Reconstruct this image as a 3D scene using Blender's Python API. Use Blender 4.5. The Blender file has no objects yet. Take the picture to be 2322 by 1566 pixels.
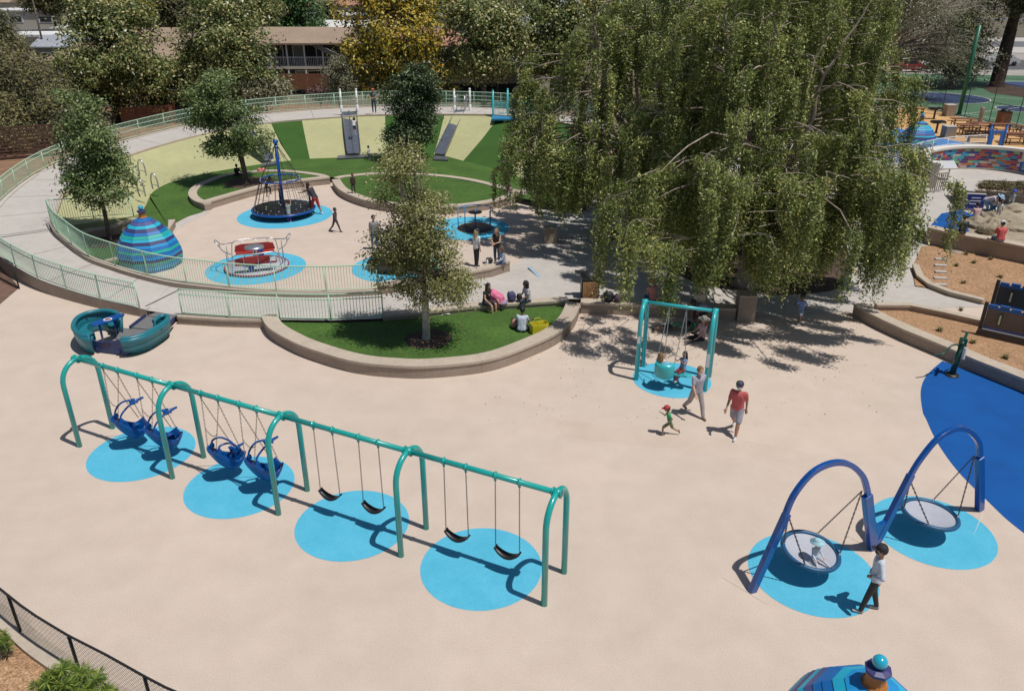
import bpy, bmesh, math, random
import numpy as np
from mathutils import Vector, Matrix
random.seed(7); rng = np.random.default_rng(11)
S = bpy.context.scene; C = S.collection
R = math.radians
# ---------------------------------------------------------------- camera, sky, sun, exposure
CAM_H, TILT, FPX = 12.0, R(25.1), 1792.0
cd = bpy.data.cameras.new('camera'); cam = bpy.data.objects.new('camera', cd); C.objects.link(cam)
cam.location = (0, 0, CAM_H); cam.rotation_euler = (R(90) - TILT, 0, 0)
cd.sensor_width = 36; cd.lens = FPX / 2322 * 36; cd.clip_start = .1; cd.clip_end = 3000
S.camera = cam
SUN_EL, SUN_AZ = R(68), math.atan2(-.5, .86)          # azimuth: direction towards the sun, from +X
w = bpy.data.worlds.new('World'); S.world = w; w.use_nodes = True
nt = w.node_tree; sky = nt.nodes.new('ShaderNodeTexSky'); sky.sky_type = 'NISHITA'; sky.sun_disc = False
sky.sun_elevation = SUN_EL; sky.sun_rotation = R(90) - SUN_AZ
bg = nt.nodes['Background']; bg.inputs[1].default_value = .055; nt.links.new(sky.outputs[0], bg.inputs[0])
sl = bpy.data.lights.new('sun', 'SUN'); sl.energy = 3.5; sl.angle = R(.5); sl.color = (1, .955, .89)
so = bpy.data.objects.new('sun', sl); C.objects.link(so)
sv = Vector((math.cos(SUN_AZ) * math.cos(SUN_EL), math.sin(SUN_AZ) * math.cos(SUN_EL), math.sin(SUN_EL)))
so.rotation_euler = sv.to_track_quat('Z', 'Y').to_euler(); so.location = sv * 60
S.view_settings.view_transform = 'Standard'; S.view_settings.look = 'None'
S.view_settings.exposure = 0.02; S.view_settings.gamma = 1
# ---------------------------------------------------------------- measuring helpers
ct, st = math.cos(TILT), math.sin(TILT)
def ray(px, py):
    x = (px - 1161) / FPX; y = (py - 783) / FPX
    return Vector((x, ct - y * st, -st - y * ct))
def P(px, py, z=0.0):                       # where a photo point meets the level z
    d = ray(px, py); return Vector((0, 0, CAM_H)) + d * ((z - CAM_H) / d.z)
def PY(px, py, Y):                          # ... meets the upright plane at depth Y
    d = ray(px, py); return Vector((0, 0, CAM_H)) + d * (Y / d.y)
def PV(px, py, A, B):                       # ... meets the upright plane through A and B
    d = ray(px, py); n = Vector((B.y - A.y, A.x - B.x, 0)); o = Vector((0, 0, CAM_H))
    return o + d * ((A - o).dot(n) / d.dot(n))
def cat(pts, k=8, closed=False):            # Catmull-Rom through points of any dimension
    p = [np.array(q, float) for q in pts]; n = len(p); out = []
    for i in range(n if closed else n - 1):
        if closed: a, b, c, d = p[i - 1], p[i], p[(i + 1) % n], p[(i + 2) % n]
        else: a, b, c, d = p[max(i - 1, 0)], p[i], p[i + 1], p[min(i + 2, n - 1)]
        for j in range(k):
            t = j / k
            out.append(.5 * (2 * b + (c - a) * t + (2 * a - 5 * b + 4 * c - d) * t * t + (3 * b - a - 3 * c + d) * t ** 3))
    if not closed: out.append(p[-1])
    return [Vector(q) for q in out]
def resample(pts, n):
    pts = [Vector(p) for p in pts]; L = [0]
    for a, b in zip(pts, pts[1:]): L.append(L[-1] + (b - a).length)
    out = []
    for i in range(n + 1):
        s = L[-1] * i / n; j = 1
        while j < len(L) - 1 and L[j] < s: j += 1
        t = (s - L[j - 1]) / max(L[j] - L[j - 1], 1e-9); out.append(pts[j - 1].lerp(pts[j], t))
    return out
# ---------------------------------------------------------------- materials
MATS = {}
def lin(c):
    return tuple((v / 12.92 if v <= .04045 else ((v + .055) / 1.055) ** 2.4) for v in c)
def mat(name, col, rough=.6, metal=0, var=0, scale=4, bump=0, bscale=60, col2=None, spec=.5, trans=0, island=0, detail=6, coat=0):
    m = bpy.data.materials.new(name); m.use_nodes = True; n = m.node_tree.nodes; l = m.node_tree.links
    b = n['Principled BSDF']; b.inputs['Roughness'].default_value = rough; b.inputs['Metallic'].default_value = metal
    b.inputs['Specular IOR Level'].default_value = spec; b.inputs['Coat Weight'].default_value = coat
    col = tuple(col) + (1,); src = None
    tc = n.new('ShaderNodeTexCoord')
    if var or col2:
        tx = n.new('ShaderNodeTexNoise'); tx.inputs['Scale'].default_value = scale; tx.inputs['Detail'].default_value = detail
        l.new(tc.outputs['Object'], tx.inputs['Vector'])
        rp = n.new('ShaderNodeValToRGB'); rp.color_ramp.elements[0].position = .32; rp.color_ramp.elements[1].position = .68
        c2 = (tuple(col2) + (1,)) if col2 else tuple(min(1, v * (1 + var)) for v in col[:3]) + (1,)
        c1 = col if col2 else tuple(v * (1 - var) for v in col[:3]) + (1,)
        rp.color_ramp.elements[0].color = c1; rp.color_ramp.elements[1].color = c2
        l.new(tx.outputs['Fac'], rp.inputs[0]); src = rp.outputs[0]
    if island:
        g = n.new('ShaderNodeNewGeometry'); hs = n.new('ShaderNodeHueSaturation')
        mr = n.new('ShaderNodeMapRange'); mr.inputs['To Min'].default_value = 1 - island; mr.inputs['To Max'].default_value = 1 + island
        l.new(g.outputs['Random Per Island'], mr.inputs['Value']); l.new(mr.outputs[0], hs.inputs['Value'])
        mh = n.new('ShaderNodeMapRange'); mh.inputs['To Min'].default_value = .525; mh.inputs['To Max'].default_value = .475
        l.new(g.outputs['Random Per Island'], mh.inputs['Value']); l.new(mh.outputs[0], hs.inputs['Hue'])
        if src: l.new(src, hs.inputs['Color'])
        else: hs.inputs['Color'].default_value = col
        src = hs.outputs[0]
    if src: l.new(src, b.inputs['Base Color'])
    else: b.inputs['Base Color'].default_value = col
    if bump:
        t2 = n.new('ShaderNodeTexNoise'); t2.inputs['Scale'].default_value = bscale; t2.inputs['Detail'].default_value = 4
        l.new(tc.outputs['Object'], t2.inputs['Vector'])
        bp = n.new('ShaderNodeBump'); bp.inputs['Strength'].default_value = bump; bp.inputs['Distance'].default_value = .02
        l.new(t2.outputs['Fac'], bp.inputs['Height']); l.new(bp.outputs[0], b.inputs['Normal'])
    if trans:
        tr = n.new('ShaderNodeBsdfTranslucent'); mx = n.new('ShaderNodeMixShader'); mx.inputs[0].default_value = trans
        if src: l.new(src, tr.inputs[0])
        else: tr.inputs[0].default_value = col
        l.new(b.outputs[0], mx.inputs[1]); l.new(tr.outputs[0], mx.inputs[2])
        l.new(mx.outputs[0], n['Material Output'].inputs['Surface'])
    MATS[name] = m; return m
def ramp_layers(name, layers, rough=.85, bump=.3, bscale=80):
    """several noise scales multiplied on a base colour: [(scale, lo, hi, detail)...]"""
    m = bpy.data.materials.new(name); m.use_nodes = True; n = m.node_tree.nodes; l = m.node_tree.links
    b = n['Principled BSDF']; b.inputs['Roughness'].default_value = rough; b.inputs['Specular IOR Level'].default_value = .25
    tc = n.new('ShaderNodeTexCoord'); prev = None
    base, ls = layers
    for sc, lo, hi, det in ls:
        tx = n.new('ShaderNodeTexNoise'); tx.inputs['Scale'].default_value = sc; tx.inputs['Detail'].default_value = det
        tx.inputs['Roughness'].default_value = .6
        l.new(tc.outputs['Object'], tx.inputs['Vector'])
        rp = n.new('ShaderNodeValToRGB'); rp.color_ramp.elements[0].position = .3; rp.color_ramp.elements[1].position = .7
        rp.color_ramp.elements[0].color = tuple(lo) + (1,); rp.color_ramp.elements[1].color = tuple(hi) + (1,)
        l.new(tx.outputs['Fac'], rp.inputs[0])
        mx = n.new('ShaderNodeMixRGB'); mx.blend_type = 'MULTIPLY'; mx.inputs[0].default_value = 1
        if prev: l.new(prev, mx.inputs[1])
        else: mx.inputs[1].default_value = tuple(base) + (1,)
        l.new(rp.outputs[0], mx.inputs[2]); prev = mx.outputs[0]
    l.new(prev, b.inputs['Base Color'])
    t2 = n.new('ShaderNodeTexNoise'); t2.inputs['Scale'].default_value = bscale; l.new(tc.outputs['Object'], t2.inputs['Vector'])
    bp = n.new('ShaderNodeBump'); bp.inputs['Strength'].default_value = bump; bp.inputs['Distance'].default_value = .01
    l.new(t2.outputs['Fac'], bp.inputs['Height']); l.new(bp.outputs[0], b.inputs['Normal'])
    return m
g1 = lambda a: (a, a, a)
M_tan = ramp_layers('tan_rubber', ((.605, .51, .43), [(.16, (.95, .95, .96), (1.05, 1.03, 1.02), 5), (1.1, (.94, .93, .92), (1.04, 1.04, 1.05), 7), (38, g1(.86), g1(1.1), 3)]))
M_cyan = ramp_layers('cyan_rubber', ((.10, .47, .66), [(1.2, (.82, .92, .94), (1.12, 1.05, 1.04), 7), (6, (.93, .96, .97), (1.05, 1.03, 1.02), 6), (45, g1(.85), g1(1.12), 3)]))
M_blue = ramp_layers('blue_rubber', ((.006, .09, .34), [(.7, g1(.88), g1(1.1), 6), (45, g1(.85), g1(1.12), 3)]))
M_conc = ramp_layers('concrete', ((.52, .485, .45), [(.5, g1(.92), g1(1.06), 6), (3, g1(.93), g1(1.05), 6), (60, g1(.93), g1(1.05), 3)]))
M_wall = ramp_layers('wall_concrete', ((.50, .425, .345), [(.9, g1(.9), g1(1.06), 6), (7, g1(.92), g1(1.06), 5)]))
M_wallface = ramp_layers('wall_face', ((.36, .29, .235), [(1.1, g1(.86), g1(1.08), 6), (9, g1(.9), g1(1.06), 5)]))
M_turf = ramp_layers('turf', ((.065, .135, .028), [(.6, g1(.8), (1.25, 1.2, 1.1), 6), (9, g1(.75), g1(1.2), 5), (90, g1(.6), g1(1.4), 3)]), rough=.8, bump=.6, bscale=140)
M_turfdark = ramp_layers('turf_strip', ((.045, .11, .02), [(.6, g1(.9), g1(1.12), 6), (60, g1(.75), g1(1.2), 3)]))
M_pale = ramp_layers('pale_green_rubber', ((.44, .435, .235), [(.35, g1(.93), g1(1.06), 6), (2.5, g1(.94), g1(1.05), 6), (40, g1(.9), g1(1.08), 3)]))
M_chip = ramp_layers('wood_chips', ((.45, .29, .175), [(.6, (.85, .83, .8), (1.1, 1.1, 1.1), 5), (9, (.7, .66, .62), (1.15, 1.15, 1.15), 6), (28, (.38, .32, .3), (1.5, 1.5, 1.5), 4)]), bump=.9, bscale=35)
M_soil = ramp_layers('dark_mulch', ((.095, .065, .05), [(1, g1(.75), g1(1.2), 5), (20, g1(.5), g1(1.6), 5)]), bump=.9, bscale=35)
M_ground = ramp_layers('far_ground', ((.16, .14, .11), [(.03, (.7, .75, .65), (1.3, 1.2, 1.2), 5), (.3, g1(.7), g1(1.3), 6)]))
M_asph = ramp_layers('asphalt', ((.17, .17, .18), [(.5, g1(.85), g1(1.1), 5), (40, g1(.85), g1(1.1), 3)]))
M_court = ramp_layers('court_green', ((.11, .22, .13), [(.4, g1(.9), g1(1.1), 5)]))
M_courtb = ramp_layers('court_blue', ((.05, .08, .17), [(.4, g1(.9), g1(1.1), 5)]))
M_decomp = ramp_layers('orange_surfacing', ((.62, .38, .17), [(.6, g1(.9), g1(1.08), 5), (30, g1(.88), g1(1.1), 4)]))
M_rock = ramp_layers('rock', ((.42, .36, .27), [(.8, (.7, .68, .65), (1.1, 1.1, 1.1), 6), (5, g1(.8), g1(1.1), 6)]), bump=1, bscale=6)
M_white = mat('white_line', (.75, .75, .72), .7)
M_teal = mat('teal_paint', (.012, .36, .33), .28, var=.05, scale=3, coat=.4)
M_royal = mat('royal_paint', (.003, .075, .33), .25, var=.06, scale=3, coat=.5)
M_seatblue = mat('blue_plastic', (.003, .075, .30), .35, var=.15, scale=5)
M_mint = mat('mint_paint', (.46, .68, .50), .45)
M_chain = mat('chain_steel', (.09, .08, .08), .45, .6)
M_galv = mat('galvanised', (.55, .56, .58), .35, .8)
M_rubber = mat('black_rubber', (.018, .018, .022), .42, var=.2, scale=8)
M_black = mat('black_metal', (.02, .02, .022), .5)
M_grayp = mat('grey_net', (.42, .44, .5), .6, var=.06, scale=3)
M_boat = mat('boat_plastic', (.018, .175, .23), .38, var=.12, scale=2.5)
M_navy = mat('navy_panel', (.03, .05, .15), .5, var=.1, scale=3)
M_deckgray = mat('grey_decking', (.17, .17, .175), .7, var=.08, scale=6)
M_red = mat('red_plastic', (.36, .035, .03), .45, var=.1, scale=4)
M_whitep = mat('white_paint', (.78, .78, .78), .4)
M_trunk = mat('bark', (.12, .095, .075), .9, var=.35, scale=5, bump=.6, bscale=20)
M_trunkpale = mat('pale_bark', (.42, .39, .35), .85, var=.3, scale=4, bump=.5, bscale=14)
M_trunkgray = mat('weeping_bark', (.33, .27, .22), .85, var=.35, scale=3, bump=.5, bscale=10)
M_redwood = mat('redwood_bark', (.06, .035, .025), .95, var=.35, scale=3, bump=.9, bscale=8)
M_twig = mat('twigs', (.30, .26, .21), .8, var=.2, scale=3)
M_rope = mat('black_rope', (.03, .03, .035), .7)
M_wood = mat('brown_wood', (.20, .085, .045), .7, var=.25, scale=5)
M_darkwood = mat('dark_wood', (.09, .05, .035), .8, var=.3, scale=4)
M_gbar = mat('dark_green_paint', (.01, .07, .045), .35)
# ---------------------------------------------------------------- mesh builder
class MB:
    def __init__(s): s.v = []; s.f = []; s.m = []; s.sm = []
    def add(s, vs, fs, mi=0, smooth=False):
        o = len(s.v); s.v += [tuple(v) for v in vs]
        for f in fs: s.f.append(tuple(i + o for i in f)); s.m.append(mi); s.sm.append(smooth)
        return s
    def box(s, c, d, rz=0, mi=0, M=None):
        x, y, z = d[0] / 2, d[1] / 2, d[2] / 2
        vs = [Vector((a * x, b * y, e * z)) for e in (-1, 1) for b in (-1, 1) for a in (-1, 1)]
        rot = M if M else Matrix.Rotation(rz, 3, 'Z')
        vs = [rot @ v + Vector(c) for v in vs]
        return s.add(vs, [(0, 2, 3, 1), (4, 5, 7, 6), (0, 1, 5, 4), (2, 6, 7, 3), (0, 4, 6, 2), (1, 3, 7, 5)], mi)
    def beam(s, a, b, wx, wz, mi=0):        # box from a to b
        a, b = Vector(a), Vector(b); d = b - a
        M = d.to_track_quat('Y', 'Z').to_matrix()
        return s.box((a + b) / 2, (wx, d.length, wz), mi=mi, M=M)
    def tube(s, pts, r, n=8, mi=0, closed=False, caps=True):
        pts = [Vector(p) for p in pts]; k = len(pts)
        rr = r if hasattr(r, '__len__') else [r] * k
        rings = []; up = None
        for i, p in enumerate(pts):
            if closed: t = pts[(i + 1) % k] - pts[i - 1]
            else: t = pts[min(i + 1, k - 1)] - pts[max(i - 1, 0)]
            t = t.normalized() if t.length > 1e-9 else Vector((0, 0, 1))
            if up is None: up = Vector((0, 0, 1)) if abs(t.z) < .9 else Vector((1, 0, 0))
            a = t.cross(up)
            if a.length < 1e-6: a = t.orthogonal()
            a.normalize(); b = a.cross(t).normalized(); up = b
            rings.append([p + (a * math.cos(2 * math.pi * j / n) + b * math.sin(2 * math.pi * j / n)) * rr[i] for j in range(n)])
        vs = [v for q in rings for v in q]; fs = []
        for i in range(k if closed else k - 1):
            i2 = (i + 1) % k
            for j in range(n): fs.append((i * n + j, i * n + (j + 1) % n, i2 * n + (j + 1) % n, i2 * n + j))
        if caps and not closed: fs.append(tuple(range(n))[::-1]); fs.append(tuple((k - 1) * n + j for j in range(n)))
        return s.add(vs, fs, mi, n > 4)
    def lathe(s, prof, c=(0, 0, 0), n=24, mi=0, a0=0, a1=2 * math.pi, smooth=True, mfun=None):
        full = abs(a1 - a0 - 2 * math.pi) < 1e-6; m = n if full else n + 1
        vs = [Vector((r * math.cos(a0 + (a1 - a0) * j / n), r * math.sin(a0 + (a1 - a0) * j / n), z)) + Vector(c) for r, z in prof for j in range(m)]
        o = len(s.v); s.v += [tuple(v) for v in vs]
        for i in range(len(prof) - 1):
            for j in range(n):
                j2 = (j + 1) % m
                s.f.append((o + i * m + j, o + i * m + j2, o + (i + 1) * m + j2, o + (i + 1) * m + j)); s.m.append(mfun(i, j) if mfun else mi); s.sm.append(smooth)
        return s
    def ball(s, c, r, n=12, mi=0, sc=(1, 1, 1)):
        k = max(n // 2, 4); prof = [(max(r * math.sin(math.pi * i / k), 1e-4), -r * math.cos(math.pi * i / k)) for i in range(k + 1)]
        o = len(s.v); s.lathe(prof, n=n, mi=mi)
        for i in range(o, len(s.v)):
            v = s.v[i]; s.v[i] = (v[0] * sc[0] + c[0], v[1] * sc[1] + c[1], v[2] * sc[2] + c[2])
        return s
    def prism(s, poly, z0, z1, mi=0, mi_side=None):   # poly = [(x, y)], z may be per-vertex lists
        n = len(poly)
        a = [(p[0], p[1], z0[i] if hasattr(z0, '__len__') else z0) for i, p in enumerate(poly)]
        b = [(p[0], p[1], z1[i] if hasattr(z1, '__len__') else z1) for i, p in enumerate(poly)]
        s.add(a + b, [tuple(range(n))[::-1]], mi); s.f.append(tuple(len(s.v) - n + j for j in range(n))); s.m.append(mi); s.sm.append(False)
        o = len(s.v) - 2 * n
        for j in range(n):
            s.f.append((o + j, o + (j + 1) % n, o + n + (j + 1) % n, o + n + j)); s.m.append(mi if mi_side is None else mi_side); s.sm.append(False)
        return s
    def ribbon(s, A, B, mi=0, smooth=True):
        n = len(A); return s.add(list(A) + list(B), [(i, i + 1, n + i + 1, n + i) for i in range(n - 1)], mi, smooth)
    def build(s, name, mats, parent=None, loc=None):
        me = bpy.data.meshes.new(name); me.from_pydata(s.v, [], s.f)
        if not isinstance(mats, (list, tuple)): mats = [mats]
        for m in mats: me.materials.append(m)
        me.polygons.foreach_set('material_index', s.m); me.polygons.foreach_set('use_smooth', s.sm); me.update()
        o = bpy.data.objects.new(name, me); C.objects.link(o)
        if parent: o.parent = parent
        if loc: o.location = loc
        return o
def tag(o, label=None, cat=None, group=None, kind=None):
    if label: o['label'] = label
    if cat: o['category'] = cat
    if group: o['group'] = group
    if kind: o['kind'] = kind
    return o
def thing(name, loc, label, cat, rz=0, group=None):
    o = bpy.data.objects.new(name, None); o.empty_display_size = .2; C.objects.link(o)
    o.location = loc; o.rotation_euler = (0, 0, rz); return tag(o, label, cat, group)
def copy_tree(o, parent=None):
    c = o.copy(); C.objects.link(c)
    if parent: c.parent = parent
    for ch in o.children: copy_tree(ch, c)
    return c
def setting(name, mb, m): o = mb.build(name, m); o['kind'] = 'structure'; return o
def sheet(name, pts, z, m, k=0, closed=True):    # flat polygon of world points
    if k: pts = cat([(p[0], p[1]) for p in pts], k, closed)
    from mathutils.geometry import tessellate_polygon
    vs = [Vector((p[0], p[1], z)) for p in pts]; tri = tessellate_polygon([vs])
    mb = MB().add(vs, [tuple(t) for t in tri]); o = setting(name, mb, m)
    me = o.data; bm = bmesh.new(); bm.from_mesh(me); bmesh.ops.recalc_face_normals(bm, faces=bm.faces)
    for f in bm.faces:
        if f.normal.z < 0: f.normal_flip()
    bm.to_mesh(me); bm.free(); return o
def disc(name, c, r, z, m, n=72, sx=1, sy=1, rot=0):
    pts = []
    for i in range(n):
        a = 2 * math.pi * i / n; x = r * sx * math.cos(a); y = r * sy * math.sin(a)
        pts.append((c[0] + x * math.cos(rot) - y * math.sin(rot), c[1] + x * math.sin(rot) + y * math.cos(rot)))
    return sheet(name, pts, z, m)
def offset(pts, d):                          # sideways offset of a path in plan (left positive)
    out = []
    for i, p in enumerate(pts):
        t = pts[min(i + 1, len(pts) - 1)] - pts[max(i - 1, 0)]; n = Vector((-t.y, t.x, 0)).normalized(); out.append(Vector(p) + n * d)
    return out
def join_into(ob, mb):                       # add surface detail (joints) to an existing mesh, in its last material slot
    bm = bmesh.new(); bm.from_mesh(ob.data); k = len(ob.data.materials) - 1
    vs = [bm.verts.new(v) for v in mb.v]
    for f in mb.f: bm.faces.new([vs[i] for i in f]).material_index = k
    bm.to_mesh(ob.data); bm.free()
def seat_wall(name, path, thick, h, label, z0=-.02, side=1, cap=.09, hs=None, lip=.03):
    """path = outer face line in plan; wall body with a slightly proud cap"""
    path = [Vector((p[0], p[1], 0)) for p in path]; n = len(path)
    hh = hs if hs else [h] * n
    root = thing(name, path[n // 2], label, 'wall'); o = root.location.copy(); o.z = 0
    ins = offset(path, thick * side)
    def band(A, B, za, zb, mats, nm):
        mb = MB(); k = len(A)
        vs = [Vector((A[i].x, A[i].y, za[i])) - o for i in range(k)] + [Vector((A[i].x, A[i].y, zb[i])) - o for i in range(k)] \
           + [Vector((B[i].x, B[i].y, zb[i])) - o for i in range(k)] + [Vector((B[i].x, B[i].y, za[i])) - o for i in range(k)]
        fs = []
        for i in range(k - 1):
            fs += [(i, i + 1, k + i + 1, k + i), (k + i, k + i + 1, 2 * k + i + 1, 2 * k + i), (2 * k + i, 2 * k + i + 1, 3 * k + i + 1, 3 * k + i), (3 * k + i, 3 * k + i + 1, i + 1, i)]
        fs += [(0, k, 2 * k, 3 * k), (k - 1, 4 * k - 1, 3 * k - 1, 2 * k - 1)]
        mb.add(vs, fs); ob = mb.build(nm, mats, root)
        bm = bmesh.new(); bm.from_mesh(ob.data); bmesh.ops.recalc_face_normals(bm, faces=bm.faces); bm.to_mesh(ob.data); bm.free(); return ob
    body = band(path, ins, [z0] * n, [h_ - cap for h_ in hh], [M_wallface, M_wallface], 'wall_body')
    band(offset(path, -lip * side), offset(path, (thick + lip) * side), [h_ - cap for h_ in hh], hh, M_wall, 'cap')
    # casting joints
    mb = MB(); L = resample(path, max(2, int(sum((b - a).length for a, b in zip(path, path[1:])) / 3.2)))
    for p in L[1:-1]:
        i = min(range(n), key=lambda q: (path[q] - p).length); t = (path[min(i + 1, n - 1)] - path[max(i - 1, 0)]).normalized()
        nn = Vector((-t.y, t.x, 0)) * side; q = path[i] - nn * .001
        mb.box(Vector((q.x, q.y, (hh[i] - cap) / 2)) - o, (.014, .012, hh[i] - cap), rz=math.atan2(t.y, t.x))
        mb.box(Vector((q.x, q.y, hh[i] - cap / 2)) + nn * thick / 2 - o, (.008, thick + 2 * lip + .006, cap + .004), rz=math.atan2(t.y, t.x))
    if mb.v: join_into(body, mb)
    return root
# ================================================================ THE SETTING
RC = Vector((-7, 47.5, 0))
def ring_e(x, y):
    cw = (-112 - math.degrees(math.atan2(y - RC.y, x - RC.x))) % 360
    return .32 + 2.08 * min(0 if cw > 300 else cw / 158, 1)
def PE(px, py, de=0):
    e = .5
    for _ in range(20):
        q = P(px, py, e + de); e = ring_e(q.x, q.y)
    return P(px, py, e + de)
setting('ground', MB().add([(-1500, -200, -.06), (1500, -200, -.06), (1500, 2500, -.06), (-1500, 2500, -.06)], [(0, 1, 2, 3)]), M_ground)
sheet('play_surface', [(-34, 2), (30, 2), (30, 33), (14, 46), (2, 52), (-15, 52), (-19, 42), (-34, 38)], 0, M_tan)
# surfacing circles below the equipment
pads = [('swing', P(322, 1026), 1.40), ('swing', P(544, 1101), 1.38), ('swing', P(799, 1187), 1.36), ('swing', P(1091, 1284), 1.36),
        ('net', P(647, 488), 2.56), ('red', P(581, 607), 2.2), ('rail', P(1064, 517), 2.1), ('dish', P(900, 606), 2.02), ('two', P(1523, 860), 1.27), ('saucer', P(1842, 1297), 1.38), ('saucer', P(2113, 1202), 1.38)]
for i, (k, c, r) in enumerate(pads): disc('play_surface', c, r, .004, M_cyan)
bl = [P(*p) for p in [(2137, 818), (2102, 850), (2088, 885), (2092, 931), (2100, 950), (2126, 1004), (2172, 1068), (2240, 1136), (2296, 1188), (2400, 1265)]]
sheet('play_surface', [(p.x, p.y) for p in cat(bl, 6)] + [(22, 13), (22, 20), (P(2400, 915).x, P(2400, 915).y)], .005, M_blue)
# faint seams and a worn band in the rubber
M_seam = ramp_layers('worn_rubber', ((.50, .385, .31), [(1.5, g1(.85), g1(1.15), 6), (30, g1(.85), g1(1.1), 3)]))
# ring path
OUT = cat([(-14.1, 28.14, .32), (-16.19, 29, .38), (-17.9, 29.87, .45), (-19.56, 30.86, .52), (-21.14, 32.07, .59), (-22.69, 33.43, .66), (-25.6, 37.2, .82), (-27.36, 41.49, 1.0), (-28.41, 46.41, 1.18),
           (-28.52, 49.95, 1.3), (-28.2, 52.2, 1.37), (-26.74, 56.77, 1.55), (-24.07, 61.7, 1.75), (-20.2, 65.0, 1.92), (-14.6, 66.7, 2.13), (-9.13, 66.61, 2.32), (-1.65, 65.1, 2.4), (4, 61.5, 2.4), (8.4, 56.5, 2.4), (10.5, 51, 2.4)], 6)
IN0 = [PE(*p) for p in [(384, 649), (312, 632), (248, 612), (193, 590), (148, 556), (125, 535), (112, 512)]]
IN = cat([tuple(p) for p in IN0] + [(-24.3, 41.37, .96), (-25.16, 43.89, 1.07), (-25.43, 47.7, 1.22), (-24.95, 51.9, 1.4), (-22.53, 57.42, 1.64), (-18.61, 61.24, 1.87), (-13.22, 62.63, 2.11), (-9.82, 62.69, 2.26), (-1.71, 61.8, 2.4), (2.2, 59.4, 2.4), (5.6, 55.8, 2.4), (7, 51, 2.4)], 6)
def match(A, B, n):   # pair the two edges by their angle round the ring
    A2 = resample(A, n); B2 = resample(B, n); return A2, B2
ro, ri = match(OUT, IN, 160)
setting('ring_path', MB().ribbon(ri, ro), M_conc)
def skirt(name, A, zb, thick, m, label=None, top=0.0, cat_='wall', capm=None):     # retaining wall below an edge
    A = [Vector(p) for p in A]; B = offset(A, thick); n = len(A); c = A[n // 2]; root = thing(name, (c.x, c.y, 0), label, cat_); o = Vector((c.x, c.y, 0))
    vs = [Vector((p.x, p.y, zb)) - o for p in A] + [Vector((p.x, p.y, p.z + top)) - o for p in A] + [Vector((p.x, p.y, A[i].z + top)) - o for i, p in enumerate(B)] + [Vector((p.x, p.y, zb)) - o for p in B]
    mb = MB(); fs = []; ms = []
    for i in range(n - 1):
        fs += [(i, i + 1, n + i + 1, n + i), (n + i, n + i + 1, 2 * n + i + 1, 2 * n + i), (2 * n + i, 2 * n + i + 1, 3 * n + i + 1, 3 * n + i)]; ms += [0, 1, 0]
    fs += [(0, n, 2 * n, 3 * n), (n - 1, 4 * n - 1, 3 * n - 1, 2 * n - 1)]; ms += [0, 0]
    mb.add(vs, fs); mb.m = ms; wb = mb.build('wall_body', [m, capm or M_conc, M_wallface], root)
    jb = MB(); L = resample(A, max(2, int(sum((b - a).length for a, b in zip(A, A[1:])) / 2.6)))
    for p in L[1:-1]:
        i = min(range(n), key=lambda q: (A[q] - p).length); t = (A[min(i + 1, n - 1)] - A[max(i - 1, 0)]).normalized()
        q = A[i] if thick > 0 else A[i]; s_ = 1 if thick > 0 else -1
        jb.box(Vector((q.x + s_ * t.y * .002, q.y - s_ * t.x * .002, (q.z + top + zb) / 2)) - o, (.016, .012, q.z + top - zb - .01), rz=math.atan2(t.y, t.x))
    if jb.v: join_into(wb, jb)
    return root
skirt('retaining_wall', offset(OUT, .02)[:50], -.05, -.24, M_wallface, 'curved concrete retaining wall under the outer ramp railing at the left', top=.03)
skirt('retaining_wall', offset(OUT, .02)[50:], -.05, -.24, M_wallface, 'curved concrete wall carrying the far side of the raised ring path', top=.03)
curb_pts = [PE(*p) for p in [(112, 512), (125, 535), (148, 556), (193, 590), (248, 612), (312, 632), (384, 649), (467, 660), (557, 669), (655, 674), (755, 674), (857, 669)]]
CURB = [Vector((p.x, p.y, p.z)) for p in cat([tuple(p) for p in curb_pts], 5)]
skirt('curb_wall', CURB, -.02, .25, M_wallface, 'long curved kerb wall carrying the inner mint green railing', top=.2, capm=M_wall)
# plaza slabs
near = [P(*p) for p in [(318, 701, .32), (405, 715, .32), (520, 721, .32), (631, 725, .32), (752, 726, .32), (869, 722, .32), (1076, 694, .32), (1286, 677, .32), (1400, 681, .32), (1540, 688, .32), (1668, 692, .32)]]
far = [P(*p) for p in [(384, 649, .32), (467, 660, .32), (557, 669, .32), (655, 674, .32), (755, 674, .32), (857, 669, .32), (960, 655, .25), (1060, 638, .15), (1155, 616, .04), (1240, 560, .02), (1400, 545, .02)]]
na, fa = resample(near, 60), resample(far, 60)
setting('plaza', MB().ribbon(na, fa), M_conc)
sheet('plaza', [P(*p) for p in [(1150, 612), (1212, 570), (1240, 520), (1225, 470), (1190, 440), (1700, 340), (2150, 330), (2340, 420), (2400, 700), (2226, 695), (1934, 705), (1800, 716), (1700, 722), (1668, 712), (1400, 700), (1300, 672)]], .008, M_conc)
sheet('painted_line', [P(*p, .0) for p in [(1196, 612), (1204, 611), (1243, 648), (1234, 650)]], .16, mat('pale_blue_line', (.35, .45, .55), .8))
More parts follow.
